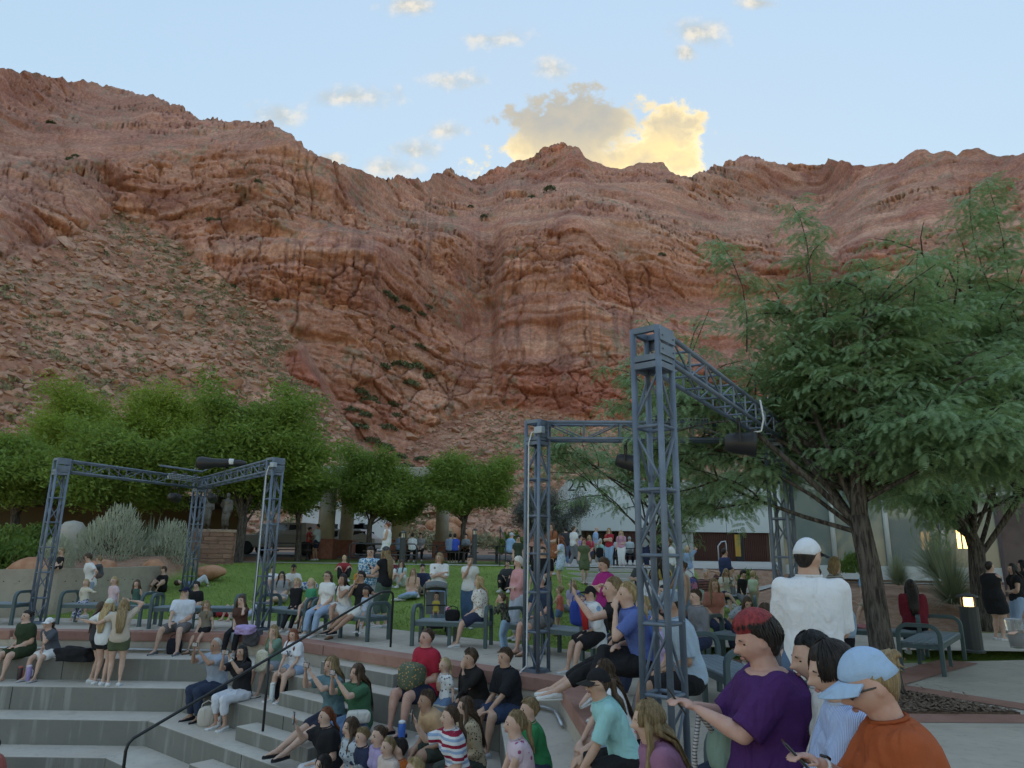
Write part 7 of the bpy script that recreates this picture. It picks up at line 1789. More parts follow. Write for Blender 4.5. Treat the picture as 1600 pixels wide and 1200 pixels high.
# bench couple group
BEN('blond boy in a black shirt on the bench behind the tower', 466, 901, 15.95, 195, 6, kind='c', top=(BLACK_,), sleeve=1.8, bottom=(BLACK_,), arms=('lap', 'lap'), hair=('blond', 'short'))
BEN('blond girl in a green T-shirt on the bench', 491, 901, 15.75, -140, 10, kind='c', top=((.05, .30, .17),), bottom=(BLACK_,), blen=.6, arms=('knee', 'knee'), hair=('lblond', 'pony'), legs='cross', shoe=SAN)
BEN('teenage girl in a white T-shirt with tied brown hair on the bench', 514, 889, 15.25, -150, 4, top=(WHITE,), bottom=(LDEN,), arms=('lap', 'lap'), hair=('brown', 'pony'), glasses='thin')
BEN('woman with long dark hair and sunglasses on her head in white', 541, 894, 14.95, -150, 10, top=((.68, .65, .62),), sleeve=.2, bottom=((.70, .70, .70),), blen=.75, skirt=True, legs='cross', arms=('chin', 'lap'), hair=('dark', 'long'), skin='tan', shoe=SAN)
BEN('man in a black T-shirt and glasses with crossed ankles on the bench', 568, 889, 14.8, -140, 6, kind='m', top=(BLACK_,), bottom=((.68, .68, .66),), blen=.8, legs='out', arms=('out', 'chin'), hair=('black', 'short'), glasses='thin', skin='tan', shoe=SB)
BEN('toddler in a pale blue shirt sitting at the bench end', 575, 911, 14.45, -150, 6, kind='c', zb=.50, top=((.42, .52, .66),), bottom=((.25, .3, .36),), blen=.7, arms=('lap', 'bench'), hair=('dark', 'short'), skin='tan', h=.92, shoe=SW)
STA('man in a blue and white tropical shirt standing on the lawn', 577, 849, 17.3, 165, kind='m', top=((.62, .72, .78), 'camo', (.04, .22, .40), 1.3), bottom=((.5, .52, .55),), arms=('belly', 'belly'), hair=('dark', 'short'), build=1.15, head=(20, 8))
STA('woman with very long brown hair and a dark cap standing on the lawn', 601, 849, 16.8, -60, top=(BLACK_,), sleeve=.3, bottom=((.10, .15, .12),), blen=1.5, arms=('low', 'low'), hair=('dblond', 'long'), hat=((.06, .065, .075), 'front'), phone='r')
STA('woman in a white tank dress standing near the path', 601, 813, 25.0, -100, top=(WHITE,), sleeve=0, bottom=(WHITE,), blen=.8, skirt=True, arms=('belly', 'side'), hair=('red', 'bun'), build=1.3)
FLO('blond woman in a red shirt sitting on the lawn', 536, 866, 23.0, 160, 4, top=((.34, .04, .05),), bottom=(BLACK_,), legs='up', arms=('knee', 'knee'), hair=('lblond', 'short'))
FLO('boy in dark clothes sitting on the lawn beside a girl in pale blue', 614, 869, 22.8, 200, 4, top=((.16, .03, .04),), bottom=(WHITE,), legs='up', arms=('shin', 'shin'), hair=('brown', 'short'), h=1.5)
FLO('girl with long brown hair in pale blue sitting on the lawn', 629, 876, 22.2, -150, 8, top=((.45, .62, .68),), sleeve=.2, bottom=((.62, .66, .7),), blen=.9, legs='up', arms=('clasp', 'clasp'), hair=('brown', 'long'), h=1.55)
stw = STA('woman with long hair in a white T-shirt leaning on the stroller', 686, 859, 16.5, 172, top=(WHITE,), sleeve=.95, bottom=(LDEN,), arms=('fold', 'fold'), hair=('dblond', 'long'), head=(40, 4), loose=1.5)
STA('woman in a white button top and jeans with her hand to her mouth', 734, 863, 16.0, -160, top=((.68, .68, .66),), sleeve=.4, bottom=((.06, .12, .21),), arms=('side', 'chin'), hair=('dark', 'bun'), head=(-30, 0), skin='light', build=1.1)
flw = BEN('blonde woman with long curls in a floral blouse on the bench', 752, 899, 13.75, -95, 4, top=((.68, .66, .62), 'floral', (.30, .10, .09), 1.4), sleeve=.95, bottom=(NAVY,), blen=.9, legs='sit', arms=('lap', 'lap'), hair=('blond', 'long'), build=1.25, loose=1.6)
STA('girl in a camouflage jacket and jeans leaning on the bench arm', 791, 921, 13.05, -70, 0.0, kind='c', top=((.10, .11, .085), 'camo', (.028, .03, .026), 1.2), sleeve=1.85, bottom=((.26, .40, .55),), arms=('chin', 'chin'), hair=('brown', 'pony'), lean=14, shoe=SAN)
FLO('laughing girl in a charcoal T-shirt sitting on the lawn', 794, 872, 20.0, 195, 6, top=((.05, .055, .06),), bottom=(BLACK_,), legs='up', arms=('clasp', 'shin'), hair=('dark', 'bun'))
STA('dark haired boy standing behind the laughing girl', 809, 851, 21.8, 170, top=((.05, .07, .05),), bottom=(BLACK_,), hair=('dark', 'short'), kind='c', h=1.35)
STA('white haired woman in a pink cardigan behind the bench', 810, 865, 14.6, -120, top=((.68, .33, .34),), sleeve=1.8, hem=.1, bottom=((.5, .54, .62),), arms=('belly', 'belly'), hair=('white', 'curly'), build=1.1)
STA('man in a black T-shirt standing behind the tower', 848, 849, 15.6, -170, kind='m', top=(BLACK_,), bottom=(GREY,), arms=('belly', 'side'), hair=('dark', 'crop'), build=1.1)
BEN('white haired man in a navy T-shirt seated behind the tower', 850, 894, 12.95, -120, 8, kind='m', top=((.03, .05, .095),), bottom=((.19, .18, .17),), blen=.95, arms=('lap', 'knee'), hair=('white', 'thin'), build=1.2, skin='rosy', shoe=SAN)
STA('toddler in a coral tank top and denim shorts standing on the lawn edge', 874, 922, 14.6, -60, kind='c', top=((.6, .17, .13),), sleeve=0, bottom=(DENIM,), blen=.6, arms=('low', 'low'), hair=('dblond', 'bun'), h=.98, shoe=SAN)
STA('toddler in a yellow top behind the towel boy', 911, 926, 13.6, -170, kind='c', top=((.62, .52, .12),), sleeve=0, bottom=(DENIM,), hair=('dblond', 'pony'), h=.95)
STA('woman with long red hair in a pale blue floral dress', 877, 834, 20.0, -80, top=((.52, .64, .78), 'floral', (.25, .40, .66), 1.2), sleeve=.6, bottom=((.52, .64, .78), 'floral', (.25, .40, .66), 1.2), blen=.75, skirt=True, arms=('low', 'low'), hair=('red', 'long'), shoe=BARE)
STA('woman in an olive green dress walking at the far stairs', 913, 838, 24.6, 178, top=((.11, .14, .075),), sleeve=.6, bottom=((.11, .14, .075),), blen=.9, skirt=True, legs='walk', hair=('red', 'bob'), shoe=SAN)
STA('woman in teal with a black backpack on the far stairs', 939, 839, 27.4, 40, .98, top=((.28, .5, .48),), bottom=(DENIM,), arms=('belly', 'belly'), hair=('grey', 'pony'))
STA('woman in a red T-shirt holding a child at the far stairs', 953, 833, 29.3, -150, top=((.38, .03, .045),), bottom=(LDEN,), arms=('fold', 'fold'), hair=('dblond', 'long'), h=1.66)
STA('man in a black jacket by the chaste tree', 862, 819, 33.0, 20, kind='m', top=(BLACK_,), sleeve=1.9, bottom=(BLACK_,), hair=('dark', 'short'), h=1.82)
STA('person with a black top and white sling near the chaste tree', 884, 824, 32.4, -20, kind='m', top=((.05, .05, .055),), sleeve=.9, bottom=(DENIM,), hair=('black', 'short'), h=1.76)
STA('bald man in a pale blue shirt by the hall entrance', 932, 821, 36.0, 100, kind='m', top=((.30, .46, .70),), bottom=(KHAKI,), hair=('grey', 'bald'), h=1.9, head=(0, 20))
zt = gzf(4, 33)+.035
for px, py, Y, fc, hc, tc_, lab in [(985, 846, 33.6, 10, ('grey', 'crop'), (.45, .52, .55), 'grey haired man in a pale shirt sitting at the hall picnic table'), (1003, 841, 34.2, 185, ('blond', 'bob'), (.48, .32, .48), 'blond woman in mauve sitting with folded arms at the hall'), (966, 848, 34.5, 170, ('brown', 'short'), (.5, .5, .55), 'man in grey sitting behind the woman in red'),
                                    (906, 848, 32.0, 120, ('dark', 'short'), (.35, .28, .5), 'person in violet behind the olive green dress'), (922, 846, 32.5, 200, ('blond', 'long'), (.55, .06, .1), 'child in a red print top behind the olive green dress'), (1018, 849, 33.0, 160, ('brown', 'short'), (.6, .6, .62), 'person in a pale top sitting beyond the front tower')]:
    BEN(lab, px, py, Y, fc, 6, zt+.46, top=(tc_,), bottom=(NAVY,), hair=hc, arms=('lap', 'lap'), drop=.46, h=1.65)
for px, py, Y, fc, hc, tc_, lab in [(622, 838, 33.3, 5, ('dark', 'short'), (.12, .17, .25), 'man in slate blue sitting at a far picnic table'), (642, 838, 33.3, -10, ('dark', 'short'), (.62, .64, .66), 'person in white sitting at a far picnic table'), (655, 839, 34.7, 180, ('black', 'short'), (.3, .3, .32), 'person in black and white at a far picnic table'),
                                    (701, 836, 32.9, 8, ('dark', 'crop'), (.18, .25, .36), 'man in a grey-blue shirt at the tree picnic table'), (709, 839, 32.9, -5, ('dark', 'short'), (.04, .09, .45), 'person in royal blue at the tree picnic table'), (727, 836, 34.2, -170, ('dark', 'short'), (.26, .3, .34), 'person in grey at the tree picnic table')]:
    BEN(lab, px, py, Y, fc, 10, gzf(-3, Y)+.48, top=(tc_,), bottom=(BLACK_,), hair=hc, arms=('lap', 'lap'), drop=.46, h=1.68)
BEN('man in a sky blue shirt and pale cap at a far picnic table', 794, 833, 32.5, 60, 14, gzf(0, 32.5)+.48, kind='m', top=((.28, .46, .68),), bottom=(LDEN,), hair=('grey', 'crop'), hat=((.5, .55, .6), 'front'), arms=('low', 'low'), drop=.46, h=1.8, build=1.3)
STA('woman in a red top and black trousers beside the parked car', 479, 827, 35.0, 100, top=((.4, .06, .06),), bottom=(BLACK_,), arms=('belly', 'belly'), hair=('black', 'bun'), h=1.62, skin='tan')
STA('man in a grey T-shirt and dark shorts beside the parked car', 491, 820, 34.6, -80, kind='m', top=((.42, .5, .54),), bottom=(NAVY,), blen=.8, arms=('low', 'side'), hair=('black', 'crop'), h=1.78, skin='tan', shoe=SW)
# --- aisle side steps
m1 = SIT('balding man in a grey-blue T-shirt filming with his phone', 2, 2, 340, 993, -148, 8, kind='m', build=1.2, top=((.33, .38, .46),), bottom=((.035, .05, .09),), arms=('phone', 'phone'), phone='both', hair=('grey', 'thin'), shoe=SB, skin='tan', head=(0, 6), legs='tuck')
w1 = SIT('woman with long black hair in a black T-shirt and white trousers filming', 2, 2, 378, 1004, -150, 6, top=(BLACK_,), bottom=((.66, .68, .74),), blen=1.6, arms=('phone', 'phone'), phone='both', hair=('black', 'long'), skin='light', head=(-10, 0), legs='tuck', shoe=SW)
SIT('girl with long wavy hair in a green T-shirt eating popcorn', 2, 1, 430, 973, -150, 8, top=((.16, .27, .21),), bottom=((.3, .33, .38),), blen=.5, arms=('chin', 'lap'), hair=('dblond', 'long'), head=(-15, 4), shoe=((.55, .5, .45), 'sandal'))
g30 = SIT('girl in a white T-shirt numbered 30 on the steps', 2, 1, 464, 979, -150, 14, top=((.72, .74, .80),), bottom=(LDEN,), blen=.5, arms=('knee', 'clasp'), hair=('red', 'long'), head=(-10, 6), shoe=SW, loose=1.5)
SIT('woman in a teal T-shirt holding up a phone with a pop grip', 2, 2, 522, 1021, -138, 8, top=((.11, .20, .23),), bottom=((.03, .035, .06),), blen=.85, arms=('phone', 'phone'), phone='both', hair=('dblond', 'long'), legs='out', shoe=(BLACK_, 'sandal'), head=(0, 2))
SIT('woman in a green T-shirt with long brown hair filming', 2, 2, 562, 1034, -135, 8, top=((.05, .15, .085),), bottom=(DENIM,), arms=('phone', 'phone'), phone='both', hair=('brown', 'long'), build=1.2)
z3, z4 = LZ[3], LZ[4]
def LOW(label, px, py, Y, z, face, lean=12, **kw):
    zc = z+crown_frac(lean, hr_for(kw['h']))*kw['h']; dd = px_dir(px, py); Y = float(dd[1]*(zc-CH)/dd[2]); x = ray_y(px, 1000, Y).x
    k_ = min(range(7), key=lambda q: abs(LZ[q]-z)); p_ = np.array([x, Y]); fac = [((p_-np.array([0, Y1]))@np.array([0, -1.]), np.array([0, -1.])), ((p_-P0)@N2, N2), ((p_-P0)@N3, N3)]
    o_, n_ = min(fac, key=lambda q: q[0]); tg_ = min(max(o_, OFFS[k_]-.48), OFFS[k_]-.12); p_ = p_+n_*(tg_-o_)
    return person(label, (float(p_[0]), float(p_[1]), LZ[k_]), kw.pop('h'), face, 'sit', lean=lean, drop=.4, **kw)
LOW('woman in a black V-neck top with tied auburn hair filming', 528, 1101, 9.25, z3, -125, 10, top=(BLACK_,), bottom=((.6, .6, .62),), blen=.9, arms=('lap', 'phone1'), phone='r', hair=('red', 'pony'), build=1.3, shoe=SAN, h=1.66)
LOW('woman with wavy brown hair in a print top', 555, 1118, 8.75, z3, -125, 10, top=((.45, .5, .55), 'floral', (.1, .12, .15), 1.3), bottom=(LDEN,), arms=('lap', 'lap'), hair=('brown', 'long'), h=1.64)
LOW('girl with a sandy ponytail seen from behind the print top', 580, 1146, 8.25, z3, -130, 8, top=((.62, .5, .44),), bottom=(NAVY,), arms=('lap', 'lap'), hair=('dblond', 'pony'), h=1.5)
LOW('smiling woman with dark brown hair low on the steps', 556, 1166, 8.0, z4, -130, 6, top=((.08, .07, .08),), bottom=(NAVY,), arms=('lap', 'lap'), hair=('dark', 'long'), h=1.66)
LOW('woman with grey hair low on the steps', 594, 1186, 7.55, z4, -130, 6, top=((.4, .4, .42),), bottom=(NAVY,), arms=('lap', 'lap'), hair=('grey', 'short'), h=1.64)
redw = SIT('woman in a red T-shirt with a floral bag on her lap', 2, 1, 668, 979, -135, 4, top=((.42, .025, .05),), bottom=((.02, .025, .05),), blen=.85, arms=('lap', 'lap'), hair=('brown', 'bun'), build=1.3, skin='rosy', head=(0, -4), shoe=(BLACK_, 'sandal'))
SIT('small blond girl in a white print T-shirt on the steps', 2, 1, 698, 1028, -130, 6, kind='c', top=((.70, .72, .74), 'floral', (.1, .1, .12), 1.3), bottom=(DENIM,), arms=('bench', 'chest'), hair=('lblond', 'pony'), h=1.15)
SIT('young man with curly hair in a black jacket resting his chin', 2, 1, 752, 1011, -128, 22, kind='m', top=((.022, .02, .02),), sleeve=1.85, bottom=((.05, .05, .06),), blen=1.95, arms=('chin', 'knee'), hair=('brown', 'curly'), skin='light')
ym = SIT('young man in a black T-shirt and denim shorts on the steps', 2, 1, 800, 1008, -125, 12, kind='m', top=((.018, .02, .026),), sleeve=.95, bottom=((.03, .05, .10),), blen=.9, arms=('clasp', 'knee'), hair=('brown', 'short'), skin='light', shoe=((.7, .72, .76), 'sneaker'), loose=1.5)
LOW('young man in a tan T-shirt leaning forward on the steps', 688, 1076, 8.9, LZ[2], -120, 34, kind='m', top=((.52, .33, .2),), bottom=((.05, .06, .05),), blen=.9, arms=('knee', 'clasp'), hair=('brown', 'short'), skin='tan', h=1.74)
LOW('woman with long brown hair in a leopard print top', 745, 1083, 8.2, LZ[2], -118, 14, top=((.48, .38, .26), 'floral', (.05, .04, .03), 2.0), sleeve=1.5, bottom=((.06, .07, .06),), arms=('lap', 'lap'), hair=('brown', 'long'), h=1.64)
st = LOW('woman in a red white and blue striped shirt holding a phone', 722, 1106, 7.45, LZ[2]-.05, -105, 12, top=((.70, .71, .74), 'tri', (.32, .02, .05), 1.0), sleeve=.9, bottom=((.05, .06, .05),), arms=('lap', 'phone1'), phone='r', hair=('brown', 'pony'), skin='fair', h=1.62, build=1.1)
LOW('dark haired boy in an orange T-shirt', 640, 1150, 7.8, z3, -100, 8, kind='c', top=((.65, .16, .03),), bottom=(NAVY,), arms=('lap', 'lap'), hair=('dark', 'short'), h=1.4)
LOW('child with streaked blond hair beside the orange T-shirt boy', 672, 1179, 7.0, z3, -100, 6, kind='c', top=((.4, .4, .45),), bottom=(NAVY,), arms=('lap', 'lap'), hair=('blond', 'short'), h=1.4)
person('girl with a blond ponytail in a pink floral dress', (.18, 6.75, -.4), 1.42, -100, 'sit', lean=14, top=((.62, .48, .55), 'floral', (.35, .08, .2), .9), sleeve=.35, bottom=((.62, .48, .55), 'floral', (.35, .08, .2), .9), blen=.9, skirt=True, arms=('clasp', 'clasp'), hair=('dblond', 'pony'), kind='c', drop=.4, shoe=SAN)
person('boy with brown hair in a green T-shirt behind the floral dress', (.33, 7.5, -.4), 1.36, -105, 'sit', lean=16, top=((.02, .20, .08),), bottom=((.03, .04, .07),), blen=.9, arms=('knee', 'knee'), hair=('dblond', 'short'), kind='c', drop=.4)
LOW('person in red with black hair at the foot of the steps', 2, 1158, 9.9, LZ[5], -150, 16, top=((.40, .12, .10),), bottom=(BLACK_,), arms=('lap', 'lap'), hair=('black', 'short'), h=1.7, build=1.2)
# more of the crowd behind the front truss and on the lawn
for args, kw in [
    (('B', 'woman with a brown bun in a black top behind the tower posts', 990, 903, 9.6, -100), dict(top=(BLACK_,), hair=('brown', 'bun'), arms=('lap', 'chin'), h=1.62)),
    (('B', 'girl in a bright blue T-shirt behind the tower posts', 1012, 915, 9.2, -95), dict(top=((.05, .17, .5),), hair=('blond', 'pony'), arms=('lap', 'lap'), kind='c', h=1.4)),
    (('B', 'boy in a grey hood behind the man in the grey cap', 1092, 908, 10.4, -110), dict(top=((.22, .22, .24),), sleeve=1.8, hair=('brown', 'short'), arms=('lap', 'lap'), kind='c', h=1.5)),
    (('B', 'woman in a coral blouse beyond the man in the grey cap', 1112, 897, 13.6, 170), dict(top=((.5, .2, .16),), hair=('dblond', 'long'), arms=('lap', 'lap'), h=1.62)),
    (('B', 'woman in a mint T-shirt on the bench past the tower', 1085, 893, 14.8, -150), dict(top=((.4, .55, .48),), hair=('brown', 'long'), arms=('low', 'low'), h=1.6)),
    (('S', 'man in a charcoal shirt standing past the front tower', 1000, 866, 16.5, -120), dict(kind='m', top=((.08, .085, .095),), bottom=(KHAKI,), hair=('brown', 'short'), arms=('fold', 'fold'))),
    (('S', 'woman in a yellow blouse standing past the front tower', 1037, 868, 17.5, 160), dict(top=((.55, .42, .15),), bottom=(DENIM,), hair=('dark', 'long'), arms=('belly', 'side'))),
    (('F', 'girl in lavender sitting on the lawn past the old man', 895, 905, 17.0, -160), dict(top=((.42, .36, .55),), bottom=(GREY,), hair=('blond', 'long'), legs='crossed', arms=('lap', 'lap'), h=1.35)),
    (('S', 'woman in a rust coloured dress near the far path', 862, 850, 22.5, -140), dict(top=((.35, .12, .06),), bottom=((.35, .12, .06),), blen=.9, skirt=True, hair=('brown', 'long'), arms=('belly', 'belly'), h=1.64)),
    (('F', 'man in a navy shirt sitting on the lawn near the stroller', 660, 888, 20.5, 170), dict(kind='m', top=(NAVY,), bottom=(KHAKI,), blen=.9, legs='up', hair=('dark', 'short'), arms=('shin', 'shin'), h=1.7)),
    (('F', 'woman in a peach top sitting on the lawn near the stroller', 645, 890, 20.2, -170), dict(top=((.62, .38, .28),), bottom=(LDEN,), legs='side', hair=('dblond', 'long'), arms=('lap', 'lap'), h=1.6)),
    (('F', 'child in orange sitting on the lawn beside the far bollard', 560, 884, 21.8, 180), dict(kind='c', top=((.6, .25, .06),), bottom=(GREY,), blen=.7, legs='crossed', hair=('brown', 'short'), arms=('lap', 'lap'), h=1.25)),
    (('F', 'woman in a grey dress sitting near the braided woman', 440, 889, 20.0, 175), dict(top=((.3, .3, .32),), bottom=((.3, .3, .32),), skirt=True, blen=.9, legs='side', hair=('dark', 'long'), arms=('lap', 'lap'), h=1.6)),
    (('S', 'man in a white shirt walking up on the terrace', 897, 832, 31.0, 60), dict(kind='m', top=(WHITE,), bottom=(GREY,), hair=('brown', 'short'), legs='walk', h=1.78)),
    (('S', 'woman in pink standing on the terrace by the hall', 972, 834, 31.5, -160), dict(top=((.6, .3, .4),), bottom=(WHITE,), hair=('blond', 'long'), arms=('belly', 'side'), h=1.64)),
    (('S', 'man in a green cap standing on the terrace', 1012, 835, 31.0, -120), dict(kind='m', top=((.3, .32, .3),), bottom=(NAVY,), hair=('brown', 'crop'), hat=((.08, .16, .08), 'front'), h=1.76)),
    (('S', 'woman in a black dress standing on the terrace by the door', 1030, 838, 30.2, 170), dict(top=(BLACK_,), bottom=(BLACK_,), skirt=True, blen=.9, hair=('red', 'long'), arms=('fold', 'fold'), h=1.65)),
    (('L', 'woman in a lilac T-shirt low on the steps', 612, 1128, 8.6, z3, -128), dict(top=((.42, .34, .55),), bottom=(NAVY,), hair=('brown', 'bun'), arms=('lap', 'lap'), h=1.62)),
    (('L', 'boy in a navy T-shirt low on the steps', 545, 1140, 8.9, z3, -130), dict(kind='c', top=(NAVY,), bottom=(GREY,), hair=('dblond', 'short'), arms=('knee', 'knee'), h=1.5))]:
    if 'bottom' not in kw: kw['bottom'] = (NAVY,)
    {'B': BEN, 'S': STA, 'F': FLO, 'L': LOW}[args[0]](*args[1:], **kw)
for p_ in HLOG:
    if p_[2] < .9 or p_[2] > 1.92: print('HCHK', p_)
print('PEOPLE', len(PEOPLE))
# ================================================================== things people brought
def soft_box(name, size, mat, p, rz=0, lump=.12, seed=1, parent=None, rot=None, sub=4):
    bm = bmesh.new(); bmesh.ops.create_cube(bm, size=1); bmesh.ops.subdivide_edges(bm, edges=bm.edges[:], cuts=sub, use_grid_fill=True)
    for v in bm.verts:
        c_ = v.co.copy(); n_ = c_.normalized()*.62; v.co = c_.lerp(n_, .55); k = 1+lump*2*float(fbm(c_.x*3+seed, c_.y*3, c_.z*3, 3, seed)); v.co = V3((v.co.x*size[0]*k, v.co.y*size[1]*k, v.co.z*size[2]*k))
    me = bpy.data.meshes.new(name); bm.to_mesh(me); bm.free(); me.materials.append(mat); me.polygons.foreach_set('use_smooth', [True]*len(me.polygons))
    o = obj(name, me, parent, p, rot if rot else (0, 0, rz)); sm = o.modifiers.new('subdivision', 'SUBSURF'); sm.levels = 1; sm.render_levels = 1; return o
def bag(p, size, col, label, rz=0, cat='bag', name='bag', strap=True, seed=1, pat=None, col2=None, sc=1.0):
    e = empty(name, p, rz); tag(e, label, cat); m_ = cloth(col, pat, col2, sc)
    soft_box('pouch', size, m_, (0, 0, size[2]*.48), 0, .16, seed, e)
    if strap: MB().tube([(-size[0]*.42, 0, size[2]*.7), (-size[0]*.34, 0, size[2]*1.15), (0, 0, size[2]*1.32), (size[0]*.34, 0, size[2]*1.15), (size[0]*.42, 0, size[2]*.7)], .009, 6).build('strap', m_, e, smooth=True)
    return e
def bottle(p, h, r, col, lid, label, handle=True, name='water_bottle'):
    e = empty(name, p); tag(e, label, 'bottle')
    MB().lathe([(r*.8, 0), (r*.85, .01), (r, h*.4), (r, h*.82), (r*.92, h*.86)], 18).build('bottle_body', pmat('bottle_%d' % len(MATS), col, .35, spec=.5), e, smooth=True)
    l_ = MB().lathe([(r*.95, h*.86), (r*.95, h*.95), (r*.5, h), (.003, h)], 18).build('lid', pmat('lid_%d' % len(MATS), lid, .4), e, smooth=True)
    if handle: MB().tube([(r*.9, 0, h*.3), (r*1.5, 0, h*.35), (r*1.5, 0, h*.65), (r*.9, 0, h*.7)], r*.16, 6).build('handle', pmat('lid_h%d' % len(MATS), lid, .4), e, smooth=True)
    return e
def jacket(p, size, col, label, rz=0, seed=2):
    o = soft_box('jacket', size, cloth(col), p, rz, .5, seed, None, None, 7); tag(o, label, 'jacket'); return o
def world_of(info, v): return info['M']@v
p = ray_z(29, 1064, z2); bottle((p.x, p.y, z2), .27, .045, (.05, .03, .035), (.45, .12, .1), 'dark bottle with a red lid at the feet of the seated women')
p = ray_z(43, 1064, z2); bottle((p.x, p.y, z2), .29, .05, (.35, .28, .55), (.6, .55, .7), 'lilac tumbler beside the dark bottle on the steps')
p = ray_z(118, 1030, LZ[1]); jacket((p.x, p.y, LZ[1]+.09), (.65, .38, .26), BLACK_, 'black jacket heaped on the step beside the white cap woman', 0, 3)
p = ray_z(271, 1022, LZ[1]); bag((p.x, p.y, LZ[1]), (.26, .2, .30), (.025, .025, .035), 'black drawstring bag between the polo man’s feet'.replace('’', "'"), 0, seed=4)
p = ray_z(322, 1134, LZ[3]); bag((p.x, p.y, LZ[3]), (.27, .2, .30), (.56, .50, .44), 'cream leather bag on the step before the filming couple', .3, seed=5)
p = ray_z(340, 1138, LZ[3]); e = empty('paper_cup', (p.x, p.y, LZ[3])); tag(e, 'white paper cup with red print beside the cream bag', 'cup')
MB().lathe([(.035, 0), (.05, .17)], 18).build('cup', pmat('paper_white', (.75, .75, .74), .6), e, smooth=False); MB().lathe([(.053, .17), (.053, .18), (.04, .19)], 18).build('lid', MATS['paper_white'], e); MB().tube([(0, 0, .18), (.01, 0, .26)], .005, 6).build('straw', pmat('straw_red', (.5, .05, .05), .5), e)
q = MB()
for i in range(9): a_ = -2.6+i*.24; q.box((.0475*math.cos(a_), .0475*math.sin(a_), .11+.012*(i % 3)), (.012, .003, .014), a_+math.pi/2)
pr = q.build('print', MATS['straw_red'], e); pr['kind'] = 'stuff'
p = ray_z(424, 1096, LZ[2]); bottle((p.x, p.y, LZ[2]), .30, .045, (.62, .68, .70), (.7, .72, .72), 'white water bottle standing on the aisle step', False)
p = ray_z(437, 1093, LZ[2]); bag((p.x+.05, p.y+.05, LZ[2]), (.3, .22, .34), (.018, .018, .022), 'black backpack behind the white water bottle', .5, seed=6)
p = ray_z(627, 1158, LZ[2]); bottle((p.x, p.y, LZ[2]), .26, .05, (.04, .16, .55), (.72, .75, .78), 'blue tumbler with a white lid on the lower step', False, 'tumbler')
# popcorn
pc_ = ray_y(408, 1042, 13.1); e = empty('popcorn_bag', (pc_.x, 13.1, pc_.z)); tag(e, 'clear bag of pale popcorn held by the wavy haired girl', 'snack bag')
soft_box('bag', (.2, .12, .34), pmat('popcorn', (.62, .55, .38), .8, (.75, .70, .58), 40, .9, 60), (0, 0, .1), 0, .3, 7, e)
# laps
def lap(info, f=.5, up=.09, dx=0.0):
    k = info['P'].lerp((info['K']['l']+info['K']['r'])/2, f); return world_of(info, k+V3((dx, 0, up*info['h']/1.7)))
w_ = lap(redw, .62, .06); bag(tuple(w_), (.36, .32, .34), (.10, .13, .09), 'round floral bag on the lap of the woman in red', -.6, strap=False, seed=8, pat='floral', col2=(.55, .30, .12), sc=1.5)
w_ = lap(purple, .55, .10); pu = bag(tuple(w_), (.30, .15, .20), (.20, .29, .24), 'sage green handbag on the lap of the woman in purple', R(6), seed=9, strap=False)
a0 = pu.matrix_world if False else None
h0_ = purple['M']@(purple['W']['l']); ps = V3(w_)+V3((-.12, 0, .14)); tag(MB().tube([ps+V3((.02, 0, 0)), ps.lerp(h0_, .5)+V3((-.02, -.02, .03)), h0_, h0_+V3((-.04, -.02, -.2)), h0_+V3((-.03, 0, -.42))], .013, 6).build('bag_strap', cloth((.45, .42, .42), 'stripe', (.1, .1, .1), 4.0), smooth=True), 'patterned woven strap hanging from the sage green handbag', 'strap')
bag((1.08, 3.85, .02), (.24, .16, .3), (.42, .27, .29), 'dusty pink backpack standing below the woman in purple', 0, seed=10)
w_ = lap(w1, .55, .03); 
w_ = V3(ray_y(561, 1118, 10.6)); bag((w_.x, 10.55, w_.z-.08), (.30, .2, .16), (.66, .63, .58), 'white shoulder bag on the lap of the teal T-shirt woman', .4, seed=11, strap=False)
w_ = V3(ray_y(383, 975, 14.85)); jacket((w_.x, 14.85, .13), (.34, .34, .16), (.45, .33, .58), 'lilac bundle on the lap of the girl in brown', 0, 12); jacket((w_.x+.1, 15.05, -.03), (.3, .3, .3), (.09, .09, .10), 'charcoal jacket beside the girl in brown', 0, 13)
w_ = V3(ray_y(740, 1035, 10.55)); bag((w_.x-.05, w_.y+.35, LZ[1]), (.34, .24, .42), (.015, .015, .018), 'black backpack leaning on the coping behind the woman in red', -.7, seed=14)
p = V3(ray_y(707, 962, 13.7)); bag((p.x, 13.72, .452), (.26, .16, .2), (.015, .015, .017), 'black handbag on the bench beside the floral blouse woman', 0, seed=15); p = V3(ray_y(700, 950, 13.85)); bottle((p.x, 13.86, .452), .24, .05, (.62, .22, .36), (.7, .35, .45), 'pink tumbler on the bench beside the black handbag')
p = V3(ray_y(797, 846, 33.2)); bottle((p.x, 33.0, gzf(0, 33.2)+.80), .28, .07, (.66, .22, .33), (.75, .4, .5), 'pink tumbler on the far picnic table')
w_ = world_of(lace, lace['spine'](.55)+V3((.16, -.16, -.3))); bag(tuple(w_), (.34, .24, .46), (.10, .14, .42), 'blue and pink swim bag on the back of the lace top woman', .3, seed=16, pat='camo', col2=(.6, .25, .42), sc=.35)
p = V3(ray_y(905, 960, 11.6)); bag((p.x, 11.6, p.z-.15), (.28, .2, .36), (.03, .07, .35), 'bright blue backpack beside the towel boy', 0, seed=17)
p = V3(ray_y(938, 862, 27.2)); bag((p.x-.02, 27.2, p.z-.2), (.26, .16, .34), (.015, .015, .018), 'small black backpack worn at the far stairs', 0, seed=18, strap=False)
p = V3(ray_y(483, 893, 21.5)); bag((p.x, 21.5, gzf(p.x, 21.5)), (.5, .3, .24), (.6, .65, .72), 'white and blue towel bag lying on the lawn', .4, seed=19, strap=False, pat='camo', col2=(.1, .14, .3), sc=.6)
